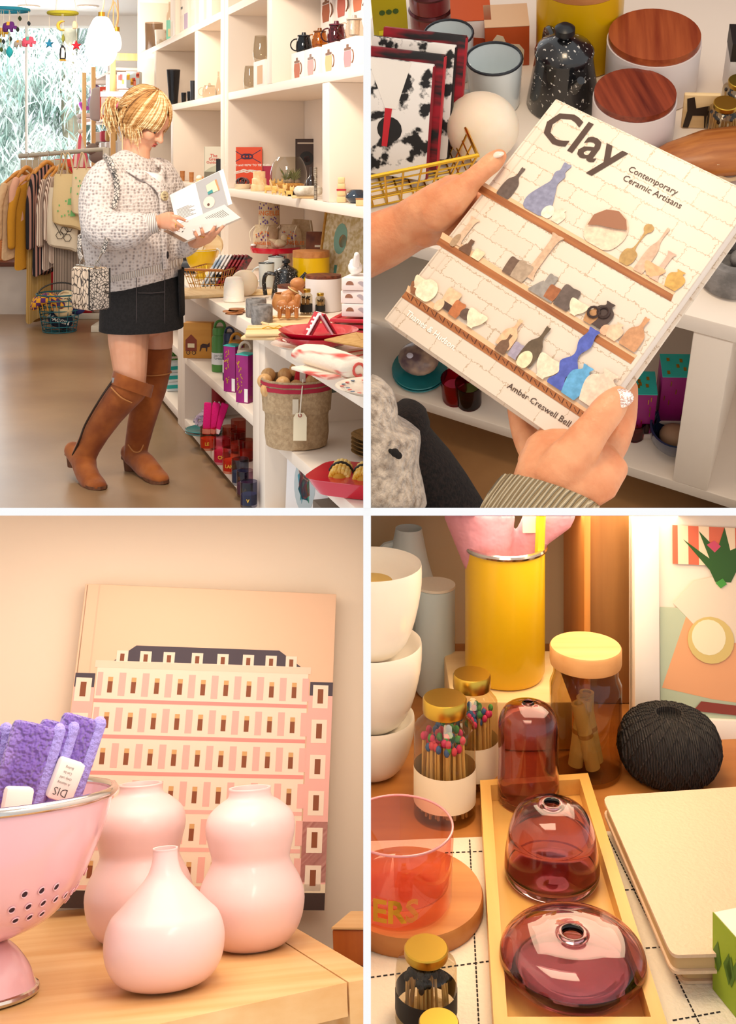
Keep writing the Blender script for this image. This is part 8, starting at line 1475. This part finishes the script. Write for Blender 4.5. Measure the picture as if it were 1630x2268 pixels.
b = V((at(4, 905, 1200, y=1.24).x, 1.24, zT + .0005)); t = thing('vase', 'pale blue grey jug far behind the white bowls', 'vase', 4, b); hh = upto(4, b, 1175); r = 60 * dep(4, b) / F; MB().lathe(prof([(0, 0), (r, 0), (r * 1.05, hh * .5), (r * .7, hh * .8), (r * .5, hh), (r * .45, hh), (0, hh * .9)], 3), 40).build('body', pl('#cddadc', .4), t); MB().tube(arc((-r * .6, 0, hh * .8), r * .5, 60, 300, 8), .004, 8).build('handle', pl('#cddadc', .4), t)
b = V((at(4, 1118, 1400, y=1.12).x, 1.12, zT + .0005)); r = 88 * 1.12 / F; t = thing('yellow_pot', 'yellow enamel pot holding pink cloth and a pencil', 'pot', 4, b); hh = upto(4, b, 1208); zl = upto(4, b, 1492)
YE2 = pl('#dcae10', .35, coat=.2)
MB().lathe([(0, zl), (r * .93, zl), (r, zl + .006), (r, hh), (r * .96, hh), (r * .9, zl + .008), (0, zl + .008)], 48).build('body', YE2, t); MB().tube([(r * math.cos(q * PI / 24), r * math.sin(q * PI / 24), hh) for q in range(48)], .0028, 8, closed=True).build('rim', CHR, t)
pm = RM[4].inverted() @ WM[t.name]
tag(MB().box((0, 0, zl / 2 - .0006), (.11, .11, zl - .0014), .002).build('wooden_block', LW, k=4, M=pm), 'pale wooden block under the yellow pot', 'block')
t = thing('cloth', 'mauve pink cloth bunched in the yellow pot', 'cloth', 4, M=pm @ tf((0, 0, hh - .04)))
b2 = MB(); b2.loft([((-.012, .0, .0), .018, .016), ((-.02, 0, .045), .028, .02), ((-.026, 0, .09), .04, .022)], 18); b2.loft([((.016, .006, .0), .012, .012), ((.026, .006, .045), .016, .014), ((.045, .006, .07), .024, .016), ((.06, .006, .09), .018, .016)], 18); b2.build('cloth', mat('mauve_cloth', '#c98a98', .9, bump=.4, bs=40), t, mods=REM(.003, 4, .5)); MB().box((.022, -.008, .07), (.012, .003, .03)).build('tag', pl('#e8d8c0', .6), t)
t = thing('pencil', 'yellow pencil standing in the pot beside the pink cloth', 'pencil', 4, M=pm @ tf((.026, -.018, zl + .009)) @ MX.Rotation(.04, 4, 'Y')); MB().lathe([(0, 0), (.0045, 0), (.0045, .20), (.001, .214), (0, .214)], 6).build('shaft', pl('#dfae20', .4), t); MB().lathe([(.0047, .0), (.0047, .02)], 12, cap=False).build('ferrule', CHR, t, sm='open')
p = at(4, 1285, 1300, y=1.16); t = thing('wooden_crate', 'upright pine crate side behind the cork lidded jar', 'crate', 4, (p.x, 1.14, zT + .0005)); hh = .45; w1 = at(4, 1310, 1300, y=1.14).x - p.x; w2 = at(4, 1418, 1300, y=1.14).x - p.x
MB().box2((0, 0, 0), (w1 * .9, .12, hh), .0015).build('end_board', wood('pine_orange', '#d88a3c', '#e6a45c', 2, 10, .5), t); MB().box2((w1 * .9, .015, 0), (w2, .03, hh), .0015).build('back_board', wood('pine_shadow', '#8a5a30', '#b8844c', 2, 12, .5), t)  # shadow beside the crate's edge is put into the back board's darker brown
# framed picture at the right
bl, tl_ = A4(1402, 1552, zT + .001), at(4, 1462, 1120, y=1.19); bl = V((at(4, 1402, 1560, y=1.085).x, 1.085, zT + .001))
t = thing('framed_picture', 'white framed still life picture leaning at the right', 'picture', 4, M=tf(bl, (0, 0, R(5))) @ MX.Rotation(R(-13), 4, 'X') @ MX.Rotation(R(4), 4, 'Y'))
FW, FH = .20, .34
MB().box2((.0, .002, .0), (FW, .012, FH)).build('backing', pl('#efe2d2', .6), t)
MB().box2((0, -.006, 0), (.024, .012, FH), .001).build('frame_side', pl('#f3e9de', .4), t); MB().box2((.024, -.006, 0), (FW, .012, .02), .001).build('frame_side', pl('#f3e9de', .4), t)
def fx(u, v): # picture plane fractions from pixels
    return (u - 1465) / 165 * .085 + .026, (1560 - v) / 420 * .175 + .02
ly = [('#b9c4a8', [(1465, 1560), (1640, 1560), (1640, 1330), (1465, 1330)]), ('#e8a878', [(1468, 1500), (1520, 1330), (1560, 1270), (1640, 1250), (1640, 1530), (1560, 1520)]), ('#e9d8c2', [(1490, 1320), (1530, 1270), (1640, 1240), (1640, 1400), (1560, 1400)]), ('#d86a4c', [(1490, 1235), (1640, 1235), (1640, 1150), (1490, 1150)]), ('#f0d9b8', [(1500, 1235), (1520, 1235), (1520, 1150), (1500, 1150)]), ('#f0d9b8', [(1540, 1235), (1560, 1235), (1560, 1150), (1540, 1150)]), ('#f0d9b8', [(1590, 1235), (1610, 1235), (1610, 1150), (1590, 1150)]), ('#2f5a20', [(1570, 1270), (1600, 1270), (1640, 1180), (1600, 1200), (1590, 1150), (1575, 1200), (1540, 1160), (1560, 1220), (1510, 1180), (1560, 1245)]), ('#c84a68', [(1555, 1190), (1570, 1180), (1582, 1192), (1570, 1206)]), ('#d8c078', [(1520 + 40 + 44 * math.cos(q * PI / 10), 1396 + 50 * math.sin(q * PI / 10)) for q in range(20)]), ('#efe6c4', [(1556 + 32 * math.cos(q * PI / 10), 1390 + 38 * math.sin(q * PI / 10)) for q in range(20)]), ('#8a3a2c', [(1525, 1545), (1640, 1555), (1640, 1535), (1540, 1525)]), ('#4a9a3c', [(1570, 1272), (1584, 1262), (1592, 1274), (1580, 1284)])]
bm3 = MB()
for i, (c, o) in enumerate(ly): bm3.prism([fx(*p) for p in o], .0001, tf((0, -.0002 - .00012 * i, 0)) @ FRONT, i)
bm3.M = MX.Identity(4); bm3.build('picture', [pl(c, .5) for c, _ in ly], t, sm=0)
